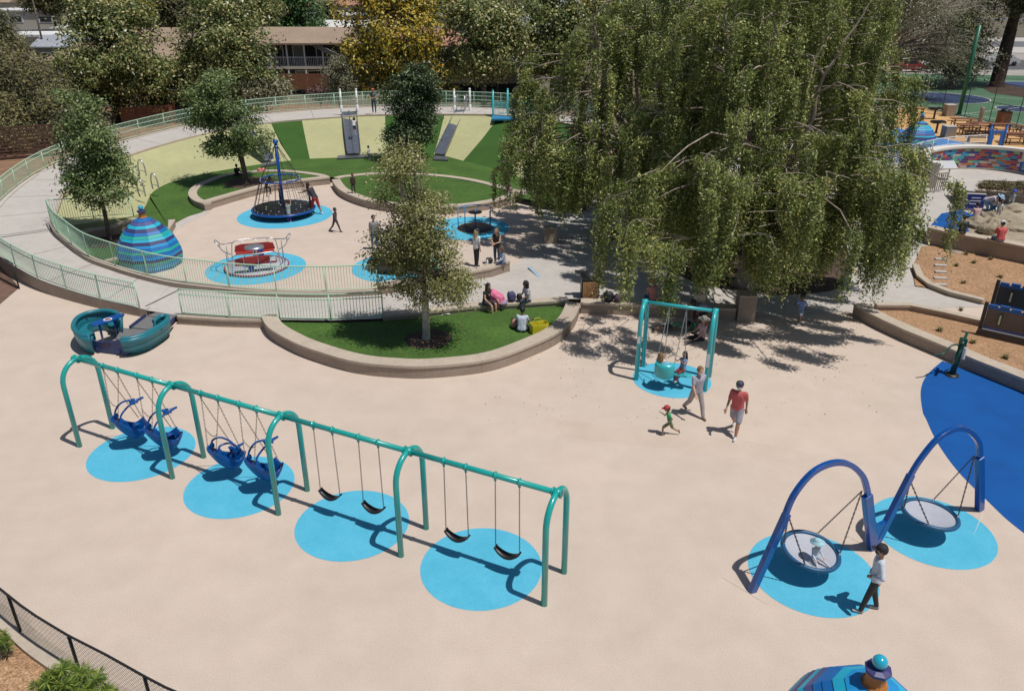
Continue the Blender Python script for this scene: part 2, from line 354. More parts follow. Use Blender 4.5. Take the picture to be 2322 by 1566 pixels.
# slope and lawn
FOOT = cat([tuple(P(*p)) for p in [(150, 512, .5), (303, 489, .3), (328, 469, .1), (348, 434, .25), (397, 410, .32), (483, 390, .36), (593, 372, .36), (659, 364, .36), (703, 360, .36), (800, 356, .36), (875, 353, .36), (985, 351, .36), (1052, 365, .36), (1150, 392, .36), (1250, 430, .36), (1330, 470, .3)]], 10)
INS = [p for p in IN if p.y > IN0[-1].y - .01 and True][0:]
INS = IN[36:]
def proj(p):
    v = Vector(p); z = v.z - CAM_H; d = v.y * ct - z * st; u = v.y * st + z * ct
    return 1161 + FPX * v.x / d, 783 - FPX * u / d
def near_x(curve, px, lo=.3):
    k0 = int(len(curve) * lo); return min(range(k0, len(curve)), key=lambda i: abs(proj(curve[i])[0] - px) + (1e4 if i > k0 and proj(curve[i])[0] < proj(curve[i - 1])[0] else 0))
Td, Bd = resample(INS, 400), resample(FOOT, 400)
pairs = [(0, 0)] + [(near_x(Td, a), near_x(Bd, b)) for a, b in [(614, 659), (683, 703), (872, 875), (1008, 985), (1135, 1050), (1200, 1160), (1260, 1230)]] + [(400, 400)]
for i in range(len(pairs) - 1):
    (t0, b0), (t1, b1) = pairs[i], pairs[i + 1]
    if t1 <= t0 or b1 <= b0: continue
    a = resample(Td[t0:t1 + 1], 40); b = resample(Bd[b0:b1 + 1], 40)
    mid = [(u * .5 + v * .5) - Vector((0, 0, .10 if i else .22)) for u, v in zip(a, b)]
    mb = MB().ribbon(b, mid).ribbon(mid, a)
    if i == 0: mb.ribbon([Vector((p.x, p.y, -.02)) for p in b], b)
    setting('slope', mb, [M_pale, M_turfdark][i % 2])
skirt('path_edge', [p + Vector((0, 0, 0)) for p in offset(INS, -.02)], -.02, -.2, M_wall, 'low concrete kerb between the raised ring path and the pale green slope', top=.05, cat_='kerb', capm=M_wall)
LAWN = cat([tuple(P(*p)) for p in [(383, 514, .02), (425, 491, .02), (462, 477, .03), (440, 452, .2), (445, 425, .33), (490, 402, .36), (586, 391, .36), (700, 397, .36), (783, 403, .36), (940, 398, .36), (1079, 412, .36), (1150, 440, .36), (1240, 462, .36)]], 10)
l0 = resample(LAWN, 200); l1 = resample(Bd[near_x(Bd, 308, 0) if False else 70:], 200)
setting('lawn', MB().ribbon(l0, l1), M_turf)
sheet('path_border', [P(*p) for p in [(383, 516), (425, 494), (466, 478), (478, 481), (440, 497), (402, 520), (388, 540), (376, 534)]], .006, M_conc)
sheet('lawn', [P(*p) for p in [(300, 500), (303, 470), (330, 455), (360, 440), (430, 440), (430, 480), (383, 514), (345, 520), (320, 512)]], .018, M_turf)
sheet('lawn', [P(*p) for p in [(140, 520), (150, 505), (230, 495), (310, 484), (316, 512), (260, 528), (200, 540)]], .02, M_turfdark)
# islands
def outline(pts, z, k=5): return [Vector((p.x, p.y, 0)) for p in cat([tuple(P(a, b, z)) for a, b in pts], k)]
I1f = outline([(466, 459), (552, 434), (621, 417), (700, 407), (748, 402)], .45)
I1b = outline([(746, 399), (724, 393), (655, 385), (586, 385), (510, 394), (459, 411), (434, 425), (428, 440), (440, 453), (463, 461)], .45)
seat_wall('seat_wall', I1f, .45, .45, 'seat wall on the near side of the left lawn island behind the rope climber', side=1)
seat_wall('seat_wall', I1b, .42, .43, 'curved wall round the back and left tip of the left lawn island', side=1)
I2f = outline([(753, 407), (769, 428), (803, 445), (855, 459), (940, 468), (1038, 467), (1114, 457), (1159, 445), (1200, 430)], .45)
I2b = outline([(1196, 438), (1148, 424), (1079, 407), (1010, 397), (940, 392), (855, 391), (783, 397), (757, 402)], .43)
seat_wall('seat_wall', I2f, .45, .45, 'seat wall curving round the near side of the right lawn island', side=1)
seat_wall('seat_wall', I2b, .40, .43, 'thin curved wall behind the right lawn island below the slides', side=1)
sheet('lawn', [(p.x, p.y) for p in offset(I1f, .2)] + [(p.x, p.y) for p in offset(I1b, .2)], .385, M_turf)
sheet('lawn', [(p.x, p.y) for p in offset(I2f, .2)] + [(p.x, p.y) for p in offset(I2b, .2)], .385, M_turf)
# front planter
PFw = cat([tuple(P(*p)) for p in [(597, 741), (614, 768), (655, 794), (707, 817), (800, 845), (890, 856), (983, 857), (1114, 841), (1217, 803), (1269, 776), (1300, 745), (1314, 712)]], 6)
PFw = [Vector((p.x, p.y, 0)) for p in PFw]
seat_wall('seat_wall', PFw, .5, .47, 'long curved seat wall round the front of the lawn with the white trunked tree', side=1)
back = [P(*p, .32) for p in [(600, 724), (631, 726), (752, 728), (869, 724), (1076, 697), (1286, 680), (1318, 684)]]
sheet('lawn', [(p.x, p.y) for p in offset(PFw, .25)] + [(p.x, p.y) for p in back[::-1]], .25, M_turf)
seat_wall('seat_wall', [P(*p, .0) for p in [(405, 735), (500, 741), (604, 744)]], .3, .34, 'short straight retaining wall below the front railing left of the planter', side=1)
seat_wall('seat_wall', [P(*p, .25) for p in [(869, 727), (960, 719), (1076, 706), (1180, 699), (1290, 692)]], .38, .47, 'low wall at the back of the front lawn where two people sit', side=1)
seat_wall('seat_wall', [P(*p, 0) for p in [(1316, 711), (1400, 714), (1500, 718), (1667, 725)]], .45, .47, 'straight low wall behind the two seat swing', side=1)
seat_wall('seat_wall', [P(*p, .1) for p in [(862, 669), (960, 657), (1063, 638), (1115, 628), (1156, 612)]], .42, .52, 'curved wall in tree shade where two women stand', side=1)
seat_wall('seat_wall', [P(*p, 0) for p in [(1932, 713), (1960, 731), (1996, 750), (2049, 775), (2137, 812), (2208, 844), (2321, 890), (2400, 925)]], .45, .47, 'long low wall beside the blue surfacing at the right', side=1)
def pillar(px, py, w_, h_, rz, label):
    c = P(px, py); t = thing('pillar', c, label, 'pillar', rz); MB().box((0, 0, h_ / 2 - .03), (w_, w_ * .9, h_ - .06)).build('shaft', M_wallface, t)
    MB().box((0, 0, h_ - .025), (w_ + .03, w_ * .9 + .03, .05)).build('cap', M_wall, t)
pillar(1687, 722, .66, 1.05, -.05, 'square concrete pillar at the end of the wall behind the two seat swing')
pillar(1247, 549, .62, .8, .1, 'square concrete pillar below the hanging branches near the railed spinner')
# mulch, tree wells
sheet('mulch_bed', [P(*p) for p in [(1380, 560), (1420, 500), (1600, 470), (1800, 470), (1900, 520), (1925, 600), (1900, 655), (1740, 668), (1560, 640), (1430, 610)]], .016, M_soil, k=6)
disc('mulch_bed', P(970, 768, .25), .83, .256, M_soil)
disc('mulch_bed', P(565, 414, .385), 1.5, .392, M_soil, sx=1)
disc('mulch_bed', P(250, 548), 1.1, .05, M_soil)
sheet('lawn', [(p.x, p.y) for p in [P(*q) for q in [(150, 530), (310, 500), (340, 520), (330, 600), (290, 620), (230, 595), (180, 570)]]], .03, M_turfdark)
seat_wall('seat_wall', [P(*p, 0) for p in [(150, 556), (210, 543), (260, 535), (316, 516)]], .28, .5, 'short wall under the straight mint railing behind the left tree', side=1)
seat_wall('seat_wall', [P(*p, 0) for p in [(345, 520), (385, 538), (399, 514)]], .28, .4, 'short wall end beside the striped dome at the lawn tip', side=1)
seat_wall('curb_wall', [P(*p, 0) for p in [(232, 600), (290, 585), (300, 600)]], .25, .12, 'low kerb left of the striped dome behind the railing', side=1)
# ================================================================ RAILINGS
def railing(name, base, h, label, mids=(), mat_=None, post_gap=2.0, pick=.115, pr=.0105, group='mint green railings', cat_='railing', post_ext=0, picket_top=None):
    mat_ = mat_ or M_mint; base = [Vector(p) for p in base]
    L = sum((b - a).length for a, b in zip(base, base[1:])); fine = resample(base, max(4, int(L / .35)))
    root = thing(name, base[0], label, cat_, group=group); o = base[0]
    Z = Vector((0, 0, 1)); loc = [p - o for p in fine]
    MB().tube([p + Z * h for p in loc], .026, 6).build('top_rail', mat_, root)
    MB().tube([p + Z * .1 for p in loc], .018, 6).build('bottom_rail', mat_, root)
    for m_ in mids: MB().tube([p + Z * m_ for p in loc], .02, 6).build('mid_rail', mat_, root)
    for p in resample(base, max(1, round(L / post_gap))):
        MB().tube([p - o - Z * .03, p - o + Z * (h + post_ext)], .026, 6).build('post', mat_, root)
    mb = MB()
    for p in resample(base, int(L / pick)):
        q = p - o; mb.tube([q + Z * .1, q + Z * (picket_top or h)], pr, 4, caps=False)
    mb.build('balusters', mat_, root); return root
f1 = [P(*p) for p in [(317, 699, .36), (231, 680, .41), (157, 658, .48), (93, 635, .55), (43, 609, .62), (0, 582, .69)]] + [p + Vector((0, 0, .03)) for p in OUT[36:56]]
railing('railing', cat([tuple(p) for p in f1[:-20]], 5) + f1[-20:], 1.05, 'near mint railing on the outer wall of the ramp left of the boat', mids=(.82,))
railing('railing', [p + Vector((0, 0, .03)) for p in OUT[56:]], 1.15, 'long mint railing with extra rails along the far outer edge of the ring path', mids=(.55, .85), post_gap=2.3)
CT = [p + Vector((0, 0, .2)) for p in offset(CURB, .12)]
railing('railing', CT, 1.07, 'long inner mint railing curving past the striped dome to the oak', post_gap=2.0)
railing('railing', [CT[0], P(303, 488, .5)], 1.07, 'short straight mint railing behind the tree left of the striped dome', post_gap=2.0)
f2 = [P(*p) for p in [(414, 714, .34), (521, 721, .34), (631, 725, .34), (752, 727, .34), (869, 721, .34)]]
railing('railing', cat([tuple(p) for p in f2], 5), 1.05, 'front mint railing between the boat opening and the lawn planter', mids=(.85,))
# ================================================================ SWINGS
BA = [P(*p) for p in [(183, 1008), (394, 1085), (634, 1166), (908, 1259), (1233, 1370)]]
BB = [P(*p) for p in [(214, 972), (460, 1035), (699, 1113), (969, 1200), (1280, 1298)]]
Md = [(a + b) / 2 for a, b in zip(BA, BB)]
bdir = (Md[4] - Md[1]).normalized(); bperp = Vector((-bdir.y, bdir.x, 0)); bay = (Md[4] - Md[1]).length / 3
Mid = [Md[4] - bdir * bay * (4 - i) for i in range(5)]
HB = 2.5
O = Mid[0]; sw = thing('swing_frame', O, 'long four bay teal swing frame standing in a diagonal row', 'swing frame')
def arch_pts(c, half, h, perp, rad=None, n=12):
    rad = rad or half; pts = [c - perp * half]
    for i in range(n + 1):
        a = math.pi * (1 - i / n); pts.append(c + perp * math.cos(a) * half + Vector((0, 0, h - rad + rad * math.sin(a) ** .9)))
    return pts + [c + perp * half]
for m_ in Mid:
    c = m_ - O
    MB().tube(arch_pts(c, .55, HB, bperp, .62, 16), .068, 14).build('arch', M_teal, sw)
    cl = MB().tube([c + Vector((0, 0, HB)) - bdir * .1, c + Vector((0, 0, HB)) + bdir * .1], .092, 12)
    for s_ in (-1, 1): cl.tube([c + Vector((0, 0, HB)) + bdir * s_ * .08, c + Vector((0, 0, HB)) + bdir * s_ * .1], .105, 12)
    cl.build('clamp', M_teal, sw)
for i in range(4): MB().tube([Mid[i] - O + Vector((0, 0, HB)) + bdir * .05, Mid[i + 1] - O + Vector((0, 0, HB)) - bdir * .05], .062, 14).build('beam', M_teal, sw)
ANC = [[(232, 829), (265, 838), (309, 851), (344, 863)], [(454, 892), (493, 904), (541, 917), (581, 930)], [(710, 965), (753, 978), (812, 993), (857, 1005)], [(1006, 1045), (1056, 1063), (1123, 1083), (1178, 1097)]]
def on_beam(px, py):
    q = PV(px, py, Mid[0], Mid[4]); s_ = (q - Mid[0]).dot(bdir); return Mid[0] + bdir * s_ + Vector((0, 0, HB - .06))
hang = [[on_beam(*p) for p in row] for row in ANC]
for row in hang:
    for q in row:
        hb = MB(); c = q - O
        hb.tube([c + Vector((0, 0, .06)) - bdir * .03, c + Vector((0, 0, .06)) + bdir * .03], .076, 12)
        hb.box(c + Vector((0, 0, -.035)), (.05, .03, .07), rz=math.atan2(bdir.y, bdir.x)); hb.tube([c + bperp * .05 + Vector((0, 0, .13)), c - bperp * .05 + Vector((0, 0, .13))], .012, 6)
        hb.build('hanger', M_teal, sw)
        MB().ball(c + Vector((0, 0, -.085)), .022, 8).build('swivel', M_galv, sw)
def chain_mb(mb, a, b, r=.006):
    a, b = Vector(a), Vector(b); L = (b - a).length; n = max(2, int(L / .055)); d = (b - a) / n; u = d.cross(Vector((.3, .9, .1))).normalized(); v = d.normalized().cross(u)
    for i in range(n):
        w_ = u if i % 2 else v; c0 = a + d * i; c1 = a + d * (i + 1.15)
        mb.tube([c0 + w_ * .011, c1 + w_ * .011], r * .75, 4, caps=False); mb.tube([c0 - w_ * .011, c1 - w_ * .011], r * .75, 4, caps=False)
    return mb
def belt_swing(qa, qb, pxa, pxb, label):
    za = .55
    mid = (qa + qb) / 2; L = PV(*pxa, qa, qb); Rr = PV(*pxb, qa, qb)
    a = Vector((qa.x, qa.y, L.z)); b = Vector((qb.x, qb.y, Rr.z)); off_ = Vector((0, 0, 0))
    root = thing('belt_swing', (a + b) / 2, label, 'swing', group='black belt swings'); o = root.location.copy(); zz = (a.z + b.z) / 2
    a = Vector((L.x * .5 + a.x * .5, L.y * .5 + a.y * .5, zz)); b = Vector((Rr.x * .5 + b.x * .5, Rr.y * .5 + b.y * .5, zz))
    for p, q in ((qa, a), (qb, b)): chain_mb(MB(), p - o - Vector((0, 0, .1)), q - o).build('chain', M_chain, root)
    d = (b - a); W = d.length; d.normalize(); n = Vector((-d.y, d.x, 0)); mb = MB(); N = 14; vs = []
    for s_, dz in ((-1, 0), (1, 0), (1, -.022), (-1, -.022)):
        for i in range(N + 1):
            t = i / N; wd = .075 + .035 * math.sin(math.pi * t)
            vs.append(a - o + d * (W * t) + n * s_ * wd + Vector((0, 0, -.15 * math.sin(math.pi * t) ** .8 + dz)))
    fs = []; K = N + 1
    for i in range(N):
        for r_ in range(4): fs.append((r_ * K + i, r_ * K + i + 1, ((r_ + 1) % 4) * K + i + 1, ((r_ + 1) % 4) * K + i))
    fs += [(0, K, 2 * K, 3 * K), (N, 4 * K - 1, 3 * K - 1, 2 * K - 1)]
    mb.add(vs, fs, 0, True); mb.build('seat', M_rubber, root)
    for p in (a, b): MB().tube([p - o + n * .07, p - o - n * .07], .02, 8).build('clip', M_black, root)
bs = [((725, 1107), (773, 1125)), ((822, 1137), (871, 1153)), ((1010, 1200), (1064, 1217)), ((1123, 1238), (1179, 1256))]
bl_ = ['black belt swing nearest the blue bucket swings', 'second black belt swing hanging in the third bay of the teal frame', 'black belt swing on the left side of the nearest bay', 'black belt swing nearest the front end of the teal frame']
for (i, j), (pa, pb), lb in zip([(2, 0), (2, 2), (3, 0), (3, 2)], bs, bl_): belt_swing(hang[i][j], hang[i][j + 1], pa, pb, lb)
# moulded blue seats with a raised or lowered harness
def shell(mb, L, W):
    """deep reclined shell; y forward, back raised. returns grid mesh with thickness"""
    NU, NV = 14, 12; g = []
    for i in range(NU + 1):
        t = i / NU                                         # 0 head of the backrest, 1 front lip
        y = -.40 + .84 * t; zc = .50 * max(0, 1 - t / .7) ** 1.4 + .14 * max(0, (t - .7) / .3) ** 1.6
        hw = W * (.42 + .58 * math.sin(math.pi * min(1, (t + .08) / 1.12)) ** .45); dep = .40 * math.sin(math.pi * (t * .92 + .04)) ** .7
        row = []
        for j in range(NV + 1):
            s_ = -1 + 2 * j / NV; row.append(Vector((hw * math.sin(s_ * math.pi / 2), y - .10 * (1 - t) * (1 - s_ * s_), zc - dep * math.cos(s_ * math.pi / 2) ** .8 + .0)))
        g.append(row)
    vs = [v for r_ in g for v in r_]; K = NV + 1
    fs = [(i * K + j, i * K + j + 1, (i + 1) * K + j + 1, (i + 1) * K + j) for i in range(NU) for j in range(NV)]
    mb.add(vs, fs, 0, True); return g
def molded_seat(q, qa, qb, open_, label, yaw, px):
    root = thing('bucket_swing', q, label, 'swing', rz=yaw, group='blue moulded bucket swings')
    mb = MB(); g = shell(mb, 1, .30); o = mb.build('shell', M_seatblue, root)
    md = o.modifiers.new('thick', 'SOLIDIFY'); md.thickness = .05; md.offset = 1; md2 = o.modifiers.new('sub', 'SUBSURF'); md2.levels = 1; md2.render_levels = 1
    MB().box((0, .12, -.06), (.12, .22, .2)).ball((0, .12, .05), .07, 10, sc=(1, 1.6, .6)).build('pommel', M_seatblue, root)
    if open_:
        hp = [(-1, [(0, -.30, .34), (0, -.27, .56), (0, -.08, .74), (0, .14, .78), (0, .26, .76)])]
    else: hp = [(-1, [(0, -.30, .42), (0, -.24, .56), (0, -.04, .56), (0, .16, .40), (0, .26, .22)])]
    pts = hp[0][1]
    for s_ in (-1, 1):
        MB().tube(cat([(s_ * (.20 if k < 3 else .12), y, z) for k, (x, y, z) in enumerate(pts)], 5), .026, 8).build('harness_bar', M_seatblue, root)
    e = Vector(pts[-1]); MB().tube([e + Vector((0, -.18, -.01)), e + Vector((0, 0, 0)), e + Vector((0, .2, .03))], [.05, .045, .03], 8).box(e + Vector((0, -.12, 0)), (.27, .09, .05)).build('harness_pad', M_seatblue, root)
    for s_ in (-1, 1): MB().box((s_ * .2, -.28, .42), (.07, .1, .1)).build('hinge', M_seatblue, root)
    inv = root.matrix_basis.inverted()
    Mx = Matrix.Translation(q) @ Matrix.Rotation(yaw, 4, 'Z'); inv = Mx.inverted()
    A, B = inv @ (qa - Vector((0, 0, .1))), inv @ (qb - Vector((0, 0, .1)))
    for p, s_ in ((A, -1), (B, 1)):
        chain_mb(MB(), p, (s_ * .24, -.38, .42)).build('chain', M_chain, root)
        chain_mb(MB(), p, (s_ * .29, .30, .08)).build('chain', M_chain, root)
    m1 = A.lerp(Vector((-.24, -.38, .42)), .62); m2 = B.lerp(Vector((.24, -.38, .42)), .62)
    c_ = MB(); sag = [m1.lerp(m2, t / 6) - Vector((0, 0, .12 * math.sin(math.pi * t / 6))) for t in range(7)]
    for u, v in zip(sag, sag[1:]): chain_mb(c_, u, v)
    c_.build('spreader_chain', M_chain, root)
ms = [((272, 962), 0, 0, True, 'blue bucket swing at the far left end with raised harness'), ((352, 990), 0, 2, True, 'blue bucket swing second from the left with raised harness'),
      ((496, 1036), 1, 0, False, 'blue bucket swing with its harness folded down into the shell'), ((580, 1062), 1, 2, True, 'blue bucket swing next to the black belt swings with raised harness')]
for (px, py), r_, k, op, lb in ms:
    qa, qb = hang[r_][k], hang[r_][k + 1]; m_ = (qa + qb) / 2
    molded_seat(Vector((m_.x, m_.y, .58)) + Vector((.16, .12, 0)), qa, qb, op, lb, math.atan2(bdir.y, bdir.x) - R(20), None)
# ---- two blue hoops with saucer nets
hA, hM, hB = P(1700, 1342), P(1975, 1245), P(2219, 1156)
HL = (hB - hA).normalized(); HN = Vector((-HL.y, HL.x, 0))
hoop = thing('hoop_frame', hM, 'royal blue double hoop frame with leaning legs over two saucers', 'swing frame')
def hoopseg(pxs, A, B, nm, w0, par, mt=M_royal):
    pts = [PV(x, y, A, B) - hM for x, y in pxs]; pts = cat([tuple(p) for p in pts], 5); mb = MB(); vs = []
    for i, p in enumerate(pts):
        t = (pts[min(i + 1, len(pts) - 1)] - pts[max(i - 1, 0)]).normalized(); nn = t.cross(HN).normalized()
        for a, b in ((-1, -1), (1, -1), (1, 1), (-1, 1)): vs.append(p + nn * a * w0[0] + HN * b * w0[1])
    n = len(pts); fs = [(i * 4 + j, i * 4 + (j + 1) % 4, i * 4 + 4 + (j + 1) % 4, i * 4 + 4 + j) for i in range(n - 1) for j in range(4)] + [(3, 2, 1, 0), (n * 4 - 4, n * 4 - 3, n * 4 - 2, n * 4 - 1)]
    mb.add(vs, fs); o = mb.build(nm, mt, par); bv = o.modifiers.new('b', 'BEVEL'); bv.width = .014; bv.segments = 2; bv.limit_method = 'ANGLE'; bv.angle_limit = R(50)
    bm = bmesh.new(); bm.from_mesh(o.data); bmesh.ops.recalc_face_normals(bm, faces=bm.faces); bm.to_mesh(o.data); bm.free(); return o
arc1 = [(1778, 1174), (1800, 1122), (1840, 1073), (1885, 1050), (1925, 1052), (1955, 1078), (1966, 1110), (1968, 1130)]
arc2 = [(2060, 1085), (2086, 1042), (2125, 995), (2165, 972), (2195, 975), (2218, 1000), (2222, 1025), (2222, 1045)]
hoopseg([(1705, 1340), (1745, 1250), (1784, 1164)], hA, hM, 'leg', (.085, .065), hoop); hoopseg(arc1, hA, hM, 'hoop', (.062, .05), hoop)
hoopseg([(1966, 1122), (1972, 1180), (1980, 1243)], hA, hM, 'leg', (.11, .075), hoop); hoopseg([(1982, 1240), (2020, 1165), (2066, 1075)], hM, hB, 'leg', (.085, .065), hoop)
hoopseg(arc2, hM, hB, 'hoop', (.062, .05), hoop); hoopseg([(2221, 1036), (2222, 1100), (2221, 1155)], hM, hB, 'leg', (.09, .075), hoop)
gz = MB(); g_ = [PV(x, y, hM, hB) - hM for x, y in [(1973, 1246), (1986, 1246), (2008, 1195), (2008, 1180), (1994, 1187), (1982, 1180), (1974, 1160)]]
gz.add([p - HN * .05 for p in g_] + [p + HN * .05 for p in g_], [tuple(range(7)), tuple(range(7, 14))[::-1]] + [(i, (i + 1) % 7, 7 + (i + 1) % 7, 7 + i) for i in range(7)]); gz.build('gusset', M_royal, hoop)
def saucer(c, hangers, A, B, tilt, label, rr=.60):
    root = thing('saucer_swing', c, label, 'swing', group='round saucer swings'); root.rotation_euler = tilt
    MB().lathe([(.001, -.1), (.3, -.075), (rr - .05, .0)], n=40).build('net_disc', M_grayp, root)
    ring = MB().tube([(rr * math.cos(a), rr * math.sin(a), 0) for a in [2 * math.pi * i / 48 for i in range(48)]], .055, 10, closed=True); ring.build('rim', mat('rim_blue' + label[:3], (.012, .09, .2), .45), root)
    Mi = (Matrix.Translation(c) @ root.rotation_euler.to_matrix().to_4x4()).inverted(); an0 = math.atan2(HL.y, HL.x)
    for q, angs in hangers:
        for a in angs:
            e = Vector((rr * math.cos(a + an0), rr * math.sin(a + an0), .06)); chain_mb(MB(), Mi @ q, e, .011).build('chain', M_chain, root)
            MB().tube([e * .98 - Vector((0, 0, .1)), e + Vector((0, 0, .03))], .02, 6).build('clip', M_galv, root)
q1, q2 = PV(1788, 1170, hA, hM), PV(1955, 1112, hA, hM); q3, q4 = PV(2064, 1090, hM, hB), PV(2210, 1032, hM, hB)
z_s = .55
saucer(P(1838, 1248, z_s), [(q1, (R(145), R(-145))), (q2, (R(35), R(-35)))], hA, hM, (R(4), R(6), 0), 'saucer swing with a small child sitting on its grey disc')
saucer(P(2109, 1165, z_s), [(q3, (R(145), R(-145))), (q4, (R(35), R(-35)))], hM, hB, (R(-2), R(5), 0), 'empty saucer swing below the farther blue hoop')
# ---- teal two person swing
TA, TB, TC, TD = P(1434, 862), P(1466, 829), P(1592, 884), P(1614, 856)
tm0, tm1 = (TA + TB) / 2, (TC + TD) / 2; td = (tm1 - tm0).normalized(); tp = Vector((-td.y, td.x, 0))
M_teal2 = mat('light_teal_paint', (.03, .42, .46), .3, coat=.4)
fr = thing('swing_frame', tm0, 'light teal single bay frame with a two person swing by the wall', 'swing frame')
th_ = .52
for m_ in (tm0, tm1): MB().tube(arch_pts(m_ - tm0, th_, 2.55, tp, .7, 16), .072, 12).build('arch', M_teal2, fr); 
MB().tube([Vector((0, 0, 2.55)), tm1 - tm0 + Vector((0, 0, 2.55))], .055, 12).build('beam', M_teal2, fr)
for m_ in (tm0, tm1): MB().tube([m_ - tm0 + Vector((0, 0, 2.55)) - td * .09, m_ - tm0 + Vector((0, 0, 2.55)) + td * .09], .09, 12).build('clamp', M_teal2, fr)
for m_, z_ in ((tm0, 1.45), (tm1, 1.1)): MB().box(m_ - tm0 - tp * (th_ + .075) + Vector((0, 0, z_)), (.09, .012, .22 if m_ is tm0 else .45), rz=math.atan2(td.y, td.x)).build('sticker', M_whitep, fr)
TL = (tm1 - tm0).length
sc_ = P(1508, 843, .55); ts = thing('two_person_swing', sc_, 'light teal two seat swing with two children facing each other', 'swing', rz=math.atan2(td.y, td.x))
bk = MB(); bk.lathe([(.30, 0), (.33, .12), (.34, .38), (.31, .52), (.28, .5), (.29, .12), (.26, .03)], c=(0, -.05, -.1), n=16, a0=R(200), a1=R(340)); bk.build('backrest', M_teal2, ts)
MB().lathe([(.001, -.03), (.26, -.03), (.30, 0), (.28, .04), (.001, .03)], c=(-.05, .0, -.02), n=20).build('seat', M_teal2, ts)
MB().box((.42, .12, -.06), (.52, .24, .05)).ball((.68, .12, -.05), .14, 10, sc=(1, 1, .3)).build('seat', M_teal2, ts)
mx = (Matrix.Translation(sc_) @ Matrix.Rotation(math.atan2(td.y, td.x), 4, 'Z')).inverted()
for fx, e in ((.36, (-.3, 0, .3)), (.36, (-.1, .25, .05)), (.60, (.25, .0, .15)), (.60, (.6, .12, 0))):
    chain_mb(MB(), mx @ (tm0 + td * TL * fx + Vector((0, 0, 2.5))), e, .009).build('chain', M_galv, ts)
# ================================================================ DOMES
DC = [mat('board_' + n_, c, .45, var=.08, scale=2) for n_, c in [('navy', (.045, .045, .16)), ('blue', (.01, .16, .50)), ('cyan', (.02, .42, .62)), ('green', (.015, .42, .36)), ('azure', (.015, .28, .62)), ('lilac', (.09, .10, .28))]]
M_orange = mat('orange_stain', (.42, .17, .04), .6, var=.2)
DROW = [1, 2, 4, 3, 0, 4, 1, 3, 1, 4, 0, 2, 3, 1, 0, 2, 5, 1]
def dome(c, label, rz=0, shift=0, s=1.0):
    root = thing('striped_dome', c, label, 'play dome', rz=rz, group='striped beehive domes'); N = len(DROW); sizes = {}
    def prof(t): return (1.28 + .13 * math.sin(min(t / .25, 1) * math.pi * .5)) * (1 if t < .25 else (1 - .995 * ((t - .25) / .75) ** 1.75) ** .78 + .1 * t ** 4) * s
    pr = []; mi = []
    for i in range(N):
        t0, t1 = i / N, (i + 1) / N; z0, z1 = 2.22 * t0 * s, 2.22 * t1 * s
        pr += [(prof(t0) + .012, z0 + .012), (prof(t1) + .004, z1 - .0)]; mi += [DROW[(i * 1 + shift) % N], 6]
    pr += [(.2 * s, pr[-1][1] + .01)]; mi += [6]
    MB().lathe(pr, n=10, smooth=False, mfun=lambda i, j: mi[min(i, len(mi) - 1)]).build('shell', DC + [M_orange], root)
    zt = 2.22 * s
    MB().lathe([(.2, zt - .02), (.15, zt + .05), (.14, zt + .25), (.001, zt + .25)], n=8, smooth=False).build('neck', M_orange, root)
    MB().lathe([(.001, zt + .25), (.19, zt + .25), (.20, zt + .31), (.12, zt + .34), (.001, zt + .34)], n=8, smooth=False).build('collar', DC[0], root)
    MB().ball((0, 0, zt + .44), .115, 16).build('finial_ball', mat('ball_cyan', (.02, .40, .58), .12, coat=.6) if 'ball_cyan' not in MATS else MATS['ball_cyan'], root)
    MB().lathe([(1.18, -.05), (1.20, .02), (1.1, .03)], n=20, smooth=False, mfun=lambda i, j: j % 2).build('footing', [M_orange, M_black], root)
dome(P(345, 600), 'blue and teal striped beehive dome behind the inner mint railing', rz=.2)
dome(P(1995, 1502, 2.78 * .93) * Vector((1, 1, 0)) if False else (P(1995, 1502, 2.64).x, P(1995, 1502, 2.64).y, 0), 'striped dome with cyan ball cut off by the bottom edge', rz=.1, shift=3)
dome(P(2076, 338, .5), 'small looking far striped dome partly behind the weeping branches', rz=.3, shift=6, s=.9)
# ================================================================ NET CAROUSEL
c = P(645, 487); nc = thing('rope_carousel', c, 'tall blue pole rope climber on a round dark spinning platform', 'rope climber')
MB().lathe([(.001, .30), (1.6, .30), (1.66, .38), (1.62, .42), (.001, .42)], n=56).build('platform', M_rubber, nc)
MB().tube([(1.68 * math.cos(2 * math.pi * i / 56), 1.68 * math.sin(2 * math.pi * i / 56), .36) for i in range(56)], .06, 10, closed=True).build('platform_rim', M_royal, nc)
MB().lathe([(.3, 0), (.3, .3)], n=20).build('pivot', M_black, nc)
MB().tube([(0, 0, .4), (0, 0, 3.9)], .085, 14).build('pole', M_royal, nc)
MB().ball((0, 0, 3.98), .15, 14, sc=(1, 1, .85)).build('pole_cap', M_royal, nc)
MB().tube([(1.05 * math.cos(2 * math.pi * i / 40), 1.05 * math.sin(2 * math.pi * i / 40), 2.0) for i in range(40)], .04, 8, closed=True).build('ring', M_royal, nc)
rp = MB(); N = 24
for i in range(N):
    a = 2 * math.pi * i / N; d = Vector((math.cos(a), math.sin(a), 0))
    rp.tube([d * 1.05 + Vector((0, 0, 2.0)), d * 1.6 + Vector((0, 0, .42))], .011, 4, caps=False)
    if i % 2 == 0: rp.tube([d * .09 + Vector((0, 0, 3.75)), d * 1.05 + Vector((0, 0, 2.0))], .011, 4, caps=False); rp.tube([d * .1 + Vector((0, 0, 1.95)), d * 1.05 + Vector((0, 0, 2.0))], .009, 4, caps=False)
